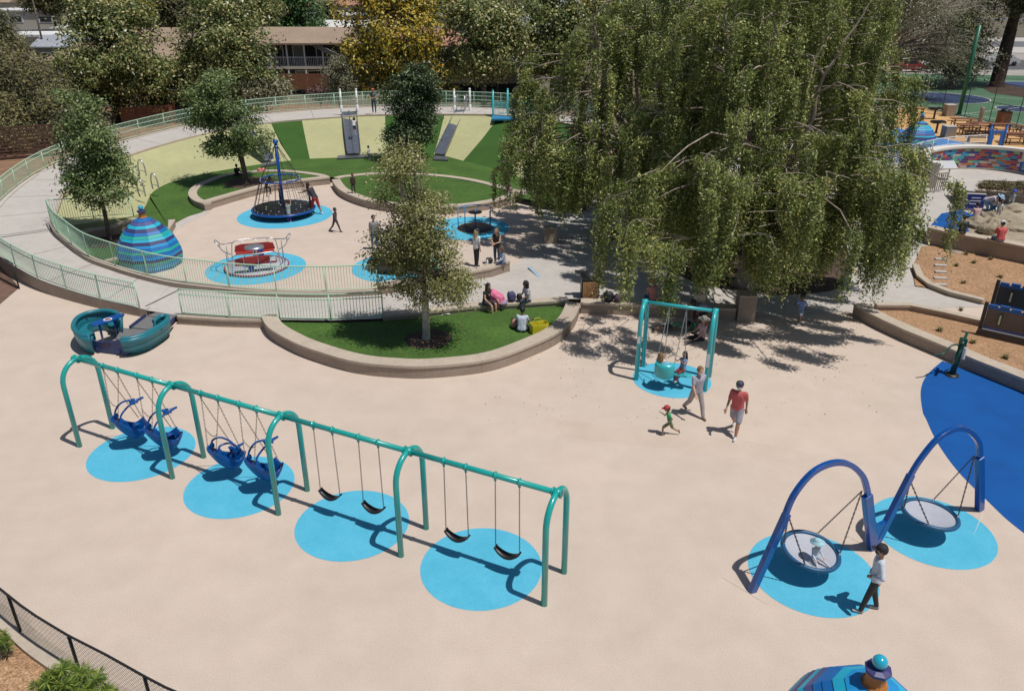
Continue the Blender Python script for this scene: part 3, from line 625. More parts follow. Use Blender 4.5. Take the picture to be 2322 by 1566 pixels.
for rr, z in ((.62, 2.0), (1.22, 1.55), (1.38, 1.1), (.4, 3.2), (.7, 2.65)):
    rp.tube([(rr * math.cos(2 * math.pi * i / 48), rr * math.sin(2 * math.pi * i / 48), z + .04 * (i % 2)) for i in range(48)], .009, 4, closed=True)
rp.build('rope_net', M_rope, nc)
kb = MB()
for i in range(0, N): a = 2 * math.pi * i / N; kb.ball((1.55 * math.cos(a), 1.55 * math.sin(a), .44), .025, 6); 
for i in range(12): a = 2 * math.pi * i / 12; kb.ball((1.05 * math.cos(a), 1.05 * math.sin(a), 2.03), .03, 6); kb.ball((.95 * math.cos(a), .95 * math.sin(a), .43), .03, 6)
kb.build('rope_clamps', M_whitep, nc)
# red bench spinner
c = P(583, 606); rs = thing('bench_spinner', c, 'spinner with red curved benches, steel rails and a round steel table', 'spinner', rz=R(18))
MB().lathe([(.001, .10), (1.38, .10), (1.40, .05), (1.40, 0)], n=48).build('floor_disc', M_grayp, rs)
MB().tube([(1.40 * math.cos(2 * math.pi * i / 48), 1.40 * math.sin(2 * math.pi * i / 48), .09) for i in range(48)], .03, 6, closed=True).build('floor_rim', M_red, rs)
MB().lathe([(.09, .1), (.09, .95)], n=14).build('table_post', M_galv, rs)
MB().lathe([(.001, .95), (.42, .93), (.44, .97), (.3, 1.02), (.001, 1.04)], n=32).build('table_top', M_galv, rs)
for side in (-1, 1):
    cc = Vector((0, side * .80, 0)); bn = MB().box(cc + Vector((0, 0, .48)), (1.7, .30, .05)); bn.build('seat', M_red, rs)
    bk = MB(); yy = side * .97
    pl = [(-.9, 0), (-.84, .28), (-.6, .34), (.6, .34), (.84, .28), (.9, 0)]
    vs = [(x, yy, .50 + z) for x, z in pl] + [(x, yy + .04 * side, .50 + z) for x, z in pl]; k = len(pl)
    bk.add(vs, [tuple(range(k)), tuple(range(k, 2 * k))[::-1]] + [(i, (i + 1) % k, k + (i + 1) % k, k + i) for i in range(k)]); bk.build('backrest', M_red, rs)
    MB().box((.25 * side, side * .8, .32), (.24, .2, .55)).build('pedestal', M_royal, rs)
    rl = MB(); ys = side * 1.06
    rl.tube(cat([(-1.05, ys - .1 * side, .12), (-1.0, ys, .6), (-.85, ys, .98), (0, ys + .12 * side, 1.0), (.85, ys, .98), (1.0, ys, .6), (1.05, ys - .1 * side, .12)], 5), .022, 6)
    for x in (-.5, .1, .6): rl.tube([(x, ys - .02 * side, .12), (x, ys + .08 * side, 1.0)], .016, 6)
    rl.build('rail', M_galv, rs)
for s_ in (-1, 1):
    rl = MB(); rl.tube(cat([(s_ * .95, -.9, .98), (s_ * 1.35, -.45, 1.08), (s_ * 1.45, 0, 1.25), (s_ * 1.35, .45, 1.08), (s_ * .95, .9, .98)], 6), .022, 6)
    rl.tube(cat([(s_ * 1.45, -.3, 1.2), (s_ * 1.6, -.2, 1.38), (s_ * 1.6, .2, 1.38), (s_ * 1.45, .3, 1.2)], 4), .02, 6)
    rl.tube([(s_ * 1.2, -.62, .1), (s_ * 1.2, -.62, 1.05)], .016, 6); rl.tube([(s_ * 1.2, .62, .1), (s_ * 1.2, .62, 1.05)], .016, 6); rl.build('end_rail', M_galv, rs)
MB().box((.72, -1.015, .68), (.24, .012, .24)).build('notice', M_whitep, rs)
# railed spinner
M_rail = mat('light_blue_paint', (.04, .25, .50), .35)
c = P(1078, 517); ra = thing('rail_spinner', c, 'black disc spinner with light blue curved handrail and small table', 'spinner', rz=R(80))
MB().lathe([(.001, .03), (.93, .03), (.95, .01), (.95, 0)], n=44).build('disc', M_rubber, ra)
MB().tube([(.97 * math.cos(2 * math.pi * i / 44), .97 * math.sin(2 * math.pi * i / 44), .01) for i in range(44)], .02, 5, closed=True).build('disc_rim', mat('yellow_rim', (.5, .33, .08), .6), ra)
for z in (1.0,): MB().tube([(.9 * math.cos(a), .9 * math.sin(a), z) for a in [R(-110 + 220 * i / 30) for i in range(31)]], .025, 8).build('rail', M_rail, ra)
for a in (-110, -50, 50, 110): MB().tube([(.9 * math.cos(R(a)), .9 * math.sin(R(a)), .02), (.9 * math.cos(R(a)), .9 * math.sin(R(a)), 1.0)], .025, 8).build('post', M_rail, ra)
MB().tube([(0, 0, .02), (0, 0, .85)], .04, 8).build('table_post', M_rail, ra); MB().lathe([(.001, .84), (.36, .84), (.36, .87), (.001, .87)], n=20).build('table_top', M_rubber, ra)
MB().tube([(0, 0, .84), (.9, 0, 1.0)], .02, 6).build('spoke', M_rail, ra)
c = P(893, 604); dd = thing('dish_spinner', c, 'low dark round spinner mostly hidden behind the white trunked tree', 'spinner')
MB().lathe([(.001, .12), (.7, .16), (1.15, .24), (1.2, .2), (.8, .02), (.001, .0)], n=44).build('dish', M_rubber, dd); MB().tube([(1.18 * math.cos(2 * math.pi * i / 44), 1.18 * math.sin(2 * math.pi * i / 44), .23) for i in range(44)], .03, 6, closed=True).build('rim', M_royal, dd)
# ================================================================ SLIDES
def slide(T0, T1, B0, B1, label, lanes=1):
    T0, T1, B0, B1 = map(Vector, (T0, T1, B0, B1)); o = (T0 + T1) / 2; root = thing('slide', o, label, 'slide', group='steel embankment slides')
    mb = MB(); N = 24; g = []
    for i in range(N + 1):
        t = i / N; a = T0.lerp(B0, t); b = T1.lerp(B1, t); top = max(a.z, .0)
        zz = B0.z + (T0.z - B0.z) * (1 - t) + .10 + .04 * math.sin(math.pi * t)
        a = Vector((a.x, a.y, zz)) - o; b = Vector((b.x, b.y, zz)) - o; W = (b - a)
        g.append([a + Vector((0, 0, .16)), a + W * .02 + Vector((0, 0, .16)), a + W * .05, a + W * .95, a + W * .98 + Vector((0, 0, .16)), b + Vector((0, 0, .16))] if lanes == 1 else
                 [a + Vector((0, 0, .16)), a + W * .02 + Vector((0, 0, .16)), a + W * .04, a + W * .48, a + W * .49 + Vector((0, 0, .1)), a + W * .51 + Vector((0, 0, .1)), a + W * .52, a + W * .96, a + W * .98 + Vector((0, 0, .16)), b + Vector((0, 0, .16))])
    K = len(g[0]); vs = [v for r_ in g for v in r_]
    mb.add(vs, [(i * K + j, i * K + j + 1, (i + 1) * K + j + 1, (i + 1) * K + j) for i in range(N) for j in range(K - 1)])
    ob = mb.build('chute', M_steel, root); m_ = ob.modifiers.new('s', 'SOLIDIFY'); m_.thickness = .03; m_.offset = -1
    return root
M_steel = mat('slide_steel', (.30, .33, .38), .33, .75, var=.1, scale=2)
M_steeld = mat('slide_mat', (.07, .075, .085), .6)
zt = 2.3
slide(P(774, 257, 2.2), P(809, 256, 2.2), P(787, 352, .5), P(819, 351, .5), 'double lane steel slide down the middle of the slope with a climbing child', 2)
slide(P(1035, 253, 2.35), P(1057, 252, 2.35), P(986, 352, .5), P(1010, 354, .5), 'single steel slide slanting down the slope right of the dark tree')
slide(P(553, 304, 1.95), P(572, 300, 1.95), P(600, 368, .5), P(622, 364, .5), 'steel slide at the left half hidden behind a young tree')
def landing(pts, label):
    q = [P(x, y, .42) for x, y in pts]; o = q[0]; t = thing('landing_slab', Vector((o.x, o.y, 0)), label, 'landing', group='slide landings')
    MB().prism([((p.x - o.x), (p.y - o.y)) for p in q], .2, .46).build('slab', M_steeld, t); MB().prism([((p.x - o.x) * .97 + .02, (p.y - o.y) * .94 + .02) for p in q], .46, .475).build('pad', M_steel, t)
landing([(764, 361), (837, 357), (836, 350), (766, 354)], 'dark landing slab at the foot of the double slide')
landing([(982, 363), (1016, 364), (1014, 356), (984, 353)], 'dark landing slab at the foot of the slanting right slide')
landing([(592, 378), (628, 373), (626, 366), (596, 371)], 'dark landing slab at the foot of the left slide')
for i, (a, b) in enumerate([((775, 252), 'white post left of the double slide top'), ((811, 251), 'white post right of the double slide top'), ((1031, 252), 'white post left of the slanting slide top'), ((1066, 250), 'white post right of the slanting slide top')]):
    q = P(a[0], a[1] + 2, 2.35); t = thing('gate_post', q, b, 'post', group='white slide gate posts')
    MB().tube([(0, 0, -.05), (0, 0, 1.62)], .075, 12).build('shaft', M_whitep, t); MB().ball((0, 0, 1.65), .09, 10).build('cap', M_whitep, t); MB().lathe([(.1, .0), (.1, .5), (.075, .52)], n=12).lathe([(.095, 1.0), (.095, 1.1)], n=12).build('sleeve', M_whitep, t)
def small_gate(p0, p1, label):
    a, b = P(*p0, 2.35), P(*p1, 2.35); t = thing('slide_hood', a, label, 'grab rail')
    L = b - a; MB().tube([(0, 0, 0), (0, 0, 1.05), L + Vector((0, 0, 1.05)), L], .03, 6).build('frame', M_galv, t)
    mb = MB()
    for k in range(1, 4): q = L * (k / 4); mb.tube([q, q + Vector((0, 0, 1.05))], .012, 5)
    mb.tube([Vector((0, 0, .5)), L + Vector((0, 0, .5))], .015, 5); mb.build('bars', M_galv, t)
small_gate((1033, 250), (1040, 243), 'grey grab rail left at the top of the slanting slide'); small_gate((1054, 250), (1060, 243), 'grey grab rail right at the top of the slanting slide')
# hoops on the slope
for i, (x, y, w_, h_, dz) in enumerate([(282, 394, 20, 30, 1.05), (323, 392, 23, 30, 1.0), (311, 409, 20, 26, .9), (352, 424, 21, 31, .75), (321, 438, 21, 31, .7)]):
    q = P(x, y, dz); w2 = w_ * .5 * 49 / 1792; t = thing('climbing_hoop', q, ['climbing hoop highest up at the left, partly behind the tree leaves', 'upper right climbing hoop nearest the ramp edge', 'middle climbing hoop between the upper and lower ones', 'climbing hoop farthest right on the pale slope', 'lowest climbing hoop on the pale slope'][i], 'climbing hoop', rz=R(-30), group='steel climbing hoops on the pale slope')
    MB().tube(cat([(-w2 * .9, 0, -.15), (-w2, 0, .35), (-w2 * .55, 0, .72), (w2 * .3, 0, .76), (w2 * .95, 0, .4), (w2, 0, -.15)], 6), .04, 8).build('hoop', M_galv, t)
    MB().tube(cat([(-w2 * .95, 0, .08), (0, -.06, .16), (w2 * .98, 0, .08)], 5), .025, 6).build('rung', M_galv, t)
# ================================================================ TEAL DECK at the top right of the ring
q = P(1118, 262, 2.4); t = thing('play_tower', q, 'teal railed platform at the right end of the ring path', 'play structure')
for dx, dy in ((0, 0), (1.1, .9), (3.4, -.2), (2.6, -1.2)): MB().tube([(dx, dy, -2.3), (dx, dy, 1.75)], .075, 10).ball((dx, dy, 1.77), .09, 8).build('post', M_teal2, t)
MB().box((1.9, -.2, -.08), (3.9, 2.4, .12)).build('deck', M_rail, t)
for a, b in (((0, 0), (1.1, .9)), ((1.1, .9), (3.4, -.2))):
    mb = MB(); a = Vector(a + (0,)); b = Vector(b + (0,)); n = int((b - a).length / .12)
    for k in range(1, n): p = a.lerp(b, k / n); mb.tube([p + Vector((0, 0, .05)), p + Vector((0, 0, 1.0 - .3 * k / n))], .015, 5)
    mb.tube([a + Vector((0, 0, 1.0)), b + Vector((0, 0, .75))], .03, 6).tube([a + Vector((0, 0, .05)), b + Vector((0, 0, .05))], .02, 6); mb.build('guard_panel', M_teal2, t)
# ================================================================ BOAT
bc = P(278, 775); bo = thing('boat_glider', bc, 'teal moulded boat glider with a blue table and grey deck', 'boat ride')
def rimwall(pxs, ztop, inset, ctr, nm, ribs=0):
    R_ = cat([tuple(P(x, y, ztop) - bc) for x, y in pxs], 6); ctr = P(*ctr, 0) - bc; n = len(R_); lv = []
    prof = [(ztop, 1.0), (ztop - .08, 1.0), (ztop * .68, .985), (ztop * .62, .955), (ztop * .55, .97), (ztop * .42, .955), (ztop * .36, .92), (ztop * .3, .935), (.18, .89), (.06, .84)]
    if not ribs: prof = [(ztop, 1.0), (ztop * .8, .99), (ztop * .5, .95), (.2, .9), (.06, .86)]
    mb = MB(); vs = []
    for z, k in prof: vs += [Vector((ctr.x + (p.x - ctr.x) * k, ctr.y + (p.y - ctr.y) * k, z)) for p in R_]
    for z, k in [(.08, .70), (ztop * .6, .80), (ztop, .86)]: vs += [Vector((ctr.x + (p.x - ctr.x) * k, ctr.y + (p.y - ctr.y) * k, z)) for p in R_]
    m = len(prof) + 3
    mb.add(vs, [(r_ * n + i, r_ * n + i + 1, ((r_ + 1) % m) * n + i + 1, ((r_ + 1) % m) * n + i) for r_ in range(m) for i in range(n - 1)] + [tuple(r_ * n for r_ in range(m)), tuple(r_ * n + n - 1 for r_ in range(m))[::-1]], 0, True)
    ob = mb.build(nm, M_boat, bo)
    bm = bmesh.new(); bm.from_mesh(ob.data); bmesh.ops.recalc_face_normals(bm, faces=bm.faces); bm.to_mesh(ob.data); bm.free()
    MB().tube([Vector((ctr.x + (p.x - ctr.x) * .93, ctr.y + (p.y - ctr.y) * .93, ztop)) for p in R_], .085, 8).build('rim', M_boat, bo)
    return R_, ctr
rl_, c1 = rimwall([(202, 766), (183, 764), (166, 752), (163, 737), (175, 720), (200, 709), (236, 704), (263, 708), (277, 718), (277, 728)], .78, .2, (224, 752), 'stern_shell')
rr_, c2 = rimwall([(272, 772), (297, 770), (330, 760), (362, 742), (383, 726), (383, 716), (366, 718), (352, 729)], .72, .2, (322, 762), 'bow_shell', 1)
st_ = [Vector((c1.x + (p.x - c1.x) * .80, c1.y + (p.y - c1.y) * .80, .42)) for p in rl_]; st2 = [Vector((c1.x + (p.x - c1.x) * .42, c1.y + (p.y - c1.y) * .42, .42)) for p in rl_]
mb = MB().ribbon(st2, st_); mb.ribbon([Vector((p.x, p.y, .1)) for p in st2], st2); mb.build('bench', M_boat, bo)
A, B = P(203, 797) - bc, P(291, 808) - bc; d_ = (B - A).normalized(); n_ = Vector((-d_.y, d_.x, 0)); L_ = (B - A).length; K = 16
up = [.50 + .07 * math.sin(i / K * 2 * math.pi * 1.0 + 2.6) for i in range(K + 1)]
vs = [A + d_ * (L_ * i / K) + Vector((0, 0, .04)) for i in range(K + 1)] + [A + d_ * (L_ * i / K) + Vector((0, 0, up[i])) for i in range(K + 1)]
vs += [v + n_ * .05 for v in vs]; K1 = K + 1; mb = MB()
mb.add(vs, [(i, i + 1, K1 + i + 1, K1 + i) for i in range(K)] + [(2 * K1 + i, 3 * K1 + i, 3 * K1 + i + 1, 2 * K1 + i + 1) for i in range(K)] + [(K1 + i, K1 + i + 1, 3 * K1 + i + 1, 3 * K1 + i) for i in range(K)] + [(0, K1, 3 * K1, 2 * K1), (K, 2 * K1 + K, 3 * K1 + K, K1 + K)])
mb.build('side_panel', M_navy, bo)
mid_ = A + d_ * L_ * .48 - n_ * .012; MB().box(mid_ + Vector((0, 0, .36)), (.34, .012, .12), rz=math.atan2(d_.y, d_.x)).build('carved_sign', mat('carved_dark', (.045, .04, .06), .6), bo)
MB().box(A + d_ * L_ * .25 - n_ * .03 + Vector((0, 0, .14)), (.12, .05, .1), rz=math.atan2(d_.y, d_.x)).build('foot_hold', M_navy, bo); MB().box(A + d_ * L_ * .78 - n_ * .03 + Vector((0, 0, .14)), (.12, .05, .1), rz=math.atan2(d_.y, d_.x)).build('foot_hold', M_navy, bo)
for s_, (p1, p2) in enumerate([((207, 738), (281, 712))]):
    a, b = P(*p1, .86) - bc, P(*p2, .86) - bc; ax = (b - a) / 2; ay = Vector((-ax.y, ax.x, 0)).normalized() * .24; ce = (a + b) / 2; pl = []
    for i in range(28): th = 2 * math.pi * i / 28; pl.append(ce + ax * math.cos(th) + ay * math.sin(th) * (1.0 + .12 * math.cos(2 * th)))
    tb = MB().prism([(p.x, p.y) for p in pl], .84, .88).build('table', M_royal, bo)
    MB().lathe([(.001, .882), (.10, .882), (.001, .884)], c=(ce.x, ce.y, 0), n=16).build('emblem', mat('emblem_red', (.5, .12, .12), .5), tb); MB().lathe([(.10, .8815), (.15, .8815)], c=(ce.x, ce.y, 0), n=16).build('emblem', M_whitep, tb)
    for k in (-.55, .35): q = ce + ax * k; MB().tube([Vector((q.x, q.y, .1)), Vector((q.x, q.y, .84))], .04, 8).build('table_leg', M_royal, bo)
    
dk = lambda pts, z: [((P(x, y, z) - bc).x, (P(x, y, z) - bc).y) for x, y in pts]
MB().prism(dk([(262, 768), (277, 743), (342, 748), (330, 762), (300, 770)], .3), .24, .30).build('deck', M_deckgray, bo)
MB().prism(dk([(294, 742), (333, 716), (387, 726), (344, 747)], .31), .26, .31).build('deck', M_deckgray, bo)
MB().prism(dk([(334, 715), (353, 708), (400, 713), (388, 725)], .33), .28, .33).build('deck', M_deckgray, bo)
MB().beam(P(294, 742, .36) - bc, P(330, 714, .38) - bc, .05, .1).build('side_rail', M_navy, bo); MB().beam(P(384, 738, .34) - bc, P(394, 722, .38) - bc, .05, .12).build('side_rail', M_navy, bo)
for x, y in ((165 + 10, 738), (196, 722), (221, 716)): q = P(x, y, .6) - bc; MB().ball(q, .035, 8).build('drain_hole', M_black, bo)
for x, y in ((337, 762), (366, 746), (383, 731)): q = P(x, y, .6) - bc; MB().ball(q - Vector((-.0, .03, 0)), .045, 8).build('drain_hole', M_black, bo)
# ================================================================ RIGHT SIDE
PZ = .6                                                   # level of the terrace behind the upper wall
up_ = [P(*p) for p in [(2095, 552), (2148, 566), (2230, 581), (2321, 600), (2420, 622)]]
sheet('terrace', [(p.x, p.y) for p in up_] + [(60, 26), (90, 60), (110, 170), (26, 170), (24, 75), (19.5, 60), (17.5, 45)], PZ, M_conc)
seat_wall('seat_wall', up_, .5, .84, 'tall wall where people sit with their backs to the camera beside the mulch bed', side=1)
mulch = [P(*p) for p in [(2075, 650), (2068, 610), (2090, 560), (2150, 560), (2321, 596), (2430, 622), (2500, 760), (2226, 690), (2160, 670), (2110, 655)]]
sheet('mulch_bed', mulch, .05, M_chip)
sheet('mulch_bed', [P(*p) for p in [(1990, 715), (1975, 700), (2060, 697), (2140, 712), (2219, 740), (2500, 800), (2500, 960), (2322, 885), (2208, 836), (2137, 805), (2049, 765)]], .14, M_chip)
seat_wall('curb_wall', [P(*p) for p in [(2068, 608), (2078, 634), (2102, 653), (2150, 672), (2226, 691)]], .22, .22, 'low curved kerb edging the upper mulch bed by the stepping slabs', side=1)
seat_wall('curb_wall', [P(*p) for p in [(1985, 711), (2060, 712), (2137, 728), (2222, 748)]], .25, .38, 'brown curved kerb wall between the path and the lower mulch bed', side=1)
for i in range(5):
    y = 589 + i * 14.5; a, b = P(2117 - (i % 2) * 1 - (1 if i > 2 else 0), y - 3, .06), P(2149, y + 2, .06); c = (a + b) / 2; t = thing('paver', c, ['farthest stepping slab in the mulch bed', 'second farthest stepping slab in the mulch bed', 'middle one of five stepping slabs in the mulch', 'fourth stepping slab, second nearest to the kerb', 'nearest stepping slab by the curved kerb'][i], 'paver', group='pale stepping slabs in the mulch')
    MB().box((0, 0, .02), (abs(b.x - a.x), .2, .08), rz=-.12).build('slab', M_conc, t)
c = P(2168, 571, .05); t = thing('drain_cover', c, 'small round dark cover lying in the mulch below the tall wall', 'drain cover'); MB().lathe([(.001, .03), (.28, .03), (.3, -.02)], n=20).build('lid', M_wallface, t)
def tuft(x, y, z, i):
    t = MB(); 
    for k in range(46):
        a = random.uniform(0, 6.28); r_ = random.uniform(.05, .22); h = random.uniform(.06, .2); w = .02
        p = Vector((r_ * .3 * math.cos(a), r_ * .3 * math.sin(a), 0)); q = Vector((r_ * math.cos(a), r_ * math.sin(a), h)); s_ = Vector((-math.sin(a), math.cos(a), 0)) * w
        t.add([p - s_, p + s_, q], [(0, 1, 2)])
    return t
M_tuft = mat('sage_leaf', (.20, .19, .08), .7, island=.3)
tl = ['at the far left of the upper bed', 'below the tall wall', 'in the middle of the upper bed', 'right of the stepping slabs', 'near the curved kerb', 'above the toy fort', 'at the left end of the lower bed', 'left of the toy fort', 'behind the green hand crank', 'right of the green hand crank']
for i, (x, y, z) in enumerate([(2190, 577, .05), (2245, 588, .05), (2208, 596, .05), (2168, 603, .05), (2184, 642, .05), (2268, 629, .05), (2130, 750, .14), (2178, 705, .14), (2205, 777, .14), (2280, 812, .14)]):
    q = P(x, y, z); tag(tuft(0, 0, 0, i).build('ground_plant', M_tuft, None, q), 'small sage tuft in the wood chips ' + tl[i], 'plant', 'small tufts in the wood chips')
# toy fort bridge
q0 = P(2219, 745, .35); pf = thing('play_fort', q0, 'toy castle bridge with blue scalloped boards cut by the right edge', 'play structure')
M_fort = mat('fort_frame', (.06, .05, .05), .6); M_fortp = mat('fort_panel', (.15, .115, .10), .65, var=.1); M_fortg = mat('fort_grey', (.045, .05, .06), .6)
fd = (P(2322, 768, .35) - P(2219, 745, .35)).normalized(); fn = Vector((-fd.y, fd.x, 0)); L = 4.2; rz = math.atan2(fd.y, fd.x)
MB().box(fd * L / 2 + fn * 1.0 + Vector((0, 0, -.1)), (L, 2.1, .16), rz=rz).build('deck', M_deckgray, pf)
MB().box(fd * L / 2 - fn * .1 + Vector((0, 0, -.08)), (L, .06, .26), rz=rz).build('deck_beam', M_fort, pf)
for side, off, mt, slit in ((0, 0, M_fortp, None), (1, 2.0, M_fortg, None)):
    fzz = Vector((0, 0, .25 * side)); fn_off = fn * off + fzz
    for k in range(3):
        MB().box(fd * (.04 + k * 1.9) + fn_off + Vector((0, 0, .5)), (.12, .12, 1.12), rz=rz).build('post', M_fort, pf)
    for k in range(2):
        cx = fd * (.99 + k * 1.9) + fn_off
        pn = MB().box(cx + Vector((0, 0, .50)), (1.76, .05, .72), rz=rz).build('panel', mt, pf)
        MB().box(cx + Vector((0, 0, .12)), (1.76, .07, .09), rz=rz).build('bottom_board', M_royal, pf)
        tb = MB()
        for m_ in range(5): 
            tb.box(cx + fd * (-.72 + m_ * .36) + Vector((0, 0, .95 + (.035 if m_ % 2 else 0))), (.30, .09, .10), rz=rz)
        tb.box(cx + Vector((0, 0, .88)), (1.76, .07, .07), rz=rz); tb.build('scalloped_board', mat('fort_blue', (.02, .13, .42), .45) if 'fort_blue' not in MATS else MATS['fort_blue'], pf)
        for sx in (-.42, .42):
            MB().box(cx + fd * sx - fn * .03 + Vector((0, 0, .5)), (.13, .03, .46), rz=rz).build('slit_frame', M_gbar if side == 0 else M_fort, pn)
            MB().box(cx + fd * sx - fn * .05 + Vector((0, 0, .5)), (.06, .02, .36), rz=rz).build('slit', mat('slit_cream', (.62, .62, .45), .6) if 'slit_cream' not in MATS else MATS['slit_cream'], pn)
# hand crank
q = P(2158, 851); t = thing('hand_crank', q, 'dark green exercise hand crank standing at the edge of the blue surfacing', 'exercise equipment')
MB().lathe([(.001, .07), (.2, .06), (.22, .0)], n=20).build('base', M_black, t)
MB().tube([(0, 0, .05), (.10, .05, 1.05)], [.10, .085], 10).build('column', M_gbar, t)
MB().box((.12, .06, 1.15), (.16, .2, .34)).build('head', M_gbar, t); MB().box((.15, -.03, .85), (.05, .2, .4), rz=.3).build('sticker', M_whitep, t)
MB().tube([(-.12, -.3, 1.3), (.12, .05, 1.22), (.3, .25, 1.45)], .045, 8).build('axle', M_gbar, t)
MB().tube(cat([(.05, .02, 1.1), (-.3, -.1, 1.15), (-.62, -.25, .92), (-.95, -.35, .92)], 5), .028, 8).build('handle', M_gbar, t)
MB().tube([(.1, .0, .9), (.35, .2, .92), (.4, .3, .75)], .025, 6).build('handle', M_gbar, t)
# terrace surfaces
sheet('play_surface', [P(*p, PZ) for p in [(2120, 500), (2135, 484), (2180, 476), (2208, 488), (2206, 520), (2180, 534), (2140, 524), (2110, 512)]], PZ + .006, M_blue)
sheet('picnic_surface', [P(*p, PZ) for p in [(2020, 285), (2030, 248), (2085, 240), (2160, 262), (2322, 295), (2500, 330), (2520, 380), (2322, 340), (2240, 330), (2180, 322), (2100, 305)]], PZ + .006, M_decomp)
sheet('play_surface', [P(*p, PZ) for p in [(1990, 330), (2020, 288), (2100, 307), (2180, 323), (2200, 332), (2150, 345), (2080, 362), (2020, 372)]], PZ + .008, mat('azure_rubber', (.02, .20, .55), .8, var=.08, scale=2))
sheet('court', [P(*p, PZ) for p in [(1900, 205), (1960, 165), (2322, 172), (2600, 180), (2700, 330), (2322, 293), (2160, 260), (2060, 236), (1960, 240)]], PZ + .004, M_court)
def court_circle(x, y, r, label=None):
    c = P(x, y, PZ); disc('court', c, r, PZ + .010, M_courtb, 48); mb = MB(); n = 48
    A = [Vector((c.x + r * math.cos(2 * math.pi * i / n), c.y + r * math.sin(2 * math.pi * i / n), PZ + .016)) for i in range(n + 1)]; B = [Vector((c.x + (r - .12) * math.cos(2 * math.pi * i / n), c.y + (r - .12) * math.sin(2 * math.pi * i / n), PZ + .016)) for i in range(n + 1)]
    setting('court_marking', mb.ribbon(B, A), M_white)
court_circle(2142, 222, 4.2); court_circle(2310, 247, 2.0); court_circle(2340, 196, 4.5)
def line(a, b, z=PZ + .018, w_=.1):
    a, b = P(*a, PZ), P(*b, PZ); d = (b - a).normalized(); n = Vector((-d.y, d.x, 0)) * w_ / 2
    setting('court_marking', MB().add([(p.x, p.y, z) for p in (a - n, b - n, b + n, a + n)], [(0, 1, 2, 3)]), M_white)
line((2070, 232), (2330, 285)); line((2160, 262), (2330, 242)); line((2050, 205), (2330, 226)); line((2260, 188), (2330, 205))
sheet('road', [P(*p, PZ) for p in [(2150, 178), (2200, 160), (2330, 158), (2330, 136), (2190, 140)]], PZ + .01, M_asph)
sheet('mulch_bed', [P(*p, PZ) for p in [(2225, 199), (2262, 188), (2322, 200), (2360, 210), (2330, 222), (2250, 212)]], PZ + .02, M_soil)
sheet('road', [(60, 150), (160, 140), (170, 152), (60, 164)], PZ + .01, M_asph)
# mural wall
ml = [P(*p, PZ) for p in [(2122, 424), (2100, 420), (2094, 403), (2110, 393), (2150, 386), (2200, 384), (2258, 387), (2322, 395), (2420, 415)]]
MW = [Vector((p.x, p.y, 0)) for p in cat([tuple(p) for p in ml], 6)]
HW = 1.38; root = thing('mural_wall', MW[20], 'high cream curved wall with a mural of many coloured bricks and sign panels', 'mural wall'); o = MW[20]
outw = offset(MW, .42); n = len(MW)
mb = MB(); vs = [Vector((p.x, p.y, PZ - .02)) - o for p in MW] + [Vector((p.x, p.y, PZ + HW)) - o for p in MW] + [Vector((p.x, p.y, PZ + HW)) - o for p in outw] + [Vector((p.x, p.y, PZ - .02)) - o for p in outw]
mb.add(vs, [f for i in range(n - 1) for f in ((i, i + 1, n + i + 1, n + i), (n + i, n + i + 1, 2 * n + i + 1, 2 * n + i), (2 * n + i, 2 * n + i + 1, 3 * n + i + 1, 3 * n + i))] + [(0, n, 2 * n, 3 * n), (n - 1, 4 * n - 1, 3 * n - 1, 2 * n - 1)])
mb.build('wall_body', mat('cream_wall', (.62, .56, .48), .8, var=.05), root)
mb = MB(); io = offset(MW, -.08); oo = offset(MW, .5); vs = [Vector((p.x, p.y, PZ + HW + z)) - o for p, z in [(p, 0) for p in io] + [(p, .12) for p in io] + [(p, .12) for p in oo] + [(p, 0) for p in oo]]
mb.add(vs, [f for i in range(n - 1) for f in ((i, i + 1, n + i + 1, n + i), (n + i, n + i + 1, 2 * n + i + 1, 2 * n + i), (2 * n + i, 2 * n + i + 1, 3 * n + i + 1, 3 * n + i))] + [(0, n, 2 * n, 3 * n), (n - 1, 4 * n - 1, 3 * n - 1, 2 * n - 1)]); mb.build('cap', mat('cream_cap', (.72, .68, .62), .75), root)
TC = [mat('tile%d' % i, c, .5) for i, c in enumerate([(.45, .05, .06), (.05, .28, .45), (.04, .08, .30), (.5, .14, .06), (.12, .04, .16), (.25, .45, .15), (.04, .38, .42), (.3, .05, .15), (.5, .42, .35), (.06, .05, .12)])]
fin = offset(resample(MW, 160), -.012); mb = MB(); k0, k1 = 20, 128; rows = 8; z0, z1 = PZ + .12, PZ + HW - .08
for r_ in range(rows):
    i = k0 + random.randint(0, 2) - 2
    while i < k1 - 6 + (r_ % 2) * 2:
        w_ = random.randint(2, 5); a_, b_ = max(i, k0), min(i + w_, k1 - 4)
        if b_ > a_:
            za, zb = z0 + (z1 - z0) * r_ / rows, z0 + (z1 - z0) * (r_ + 1) / rows; c = random.randrange(10)
            A = [fin[j] - o + Vector((0, 0, za + .008)) for j in range(a_, b_ + 1)]; B = [fin[j] - o + Vector((0, 0, zb - .008)) for j in range(a_, b_ + 1)]; mb.ribbon(A, B, c)
            if w_ > 2:
                A2 = [p - (fin[min(j + 1, 160)] - fin[j]).cross(Vector((0, 0, 1))).normalized() * -.004 for j, p in zip(range(a_, b_ + 1), A)]
        i += w_
mb.build('mural_tiles', TC, root)
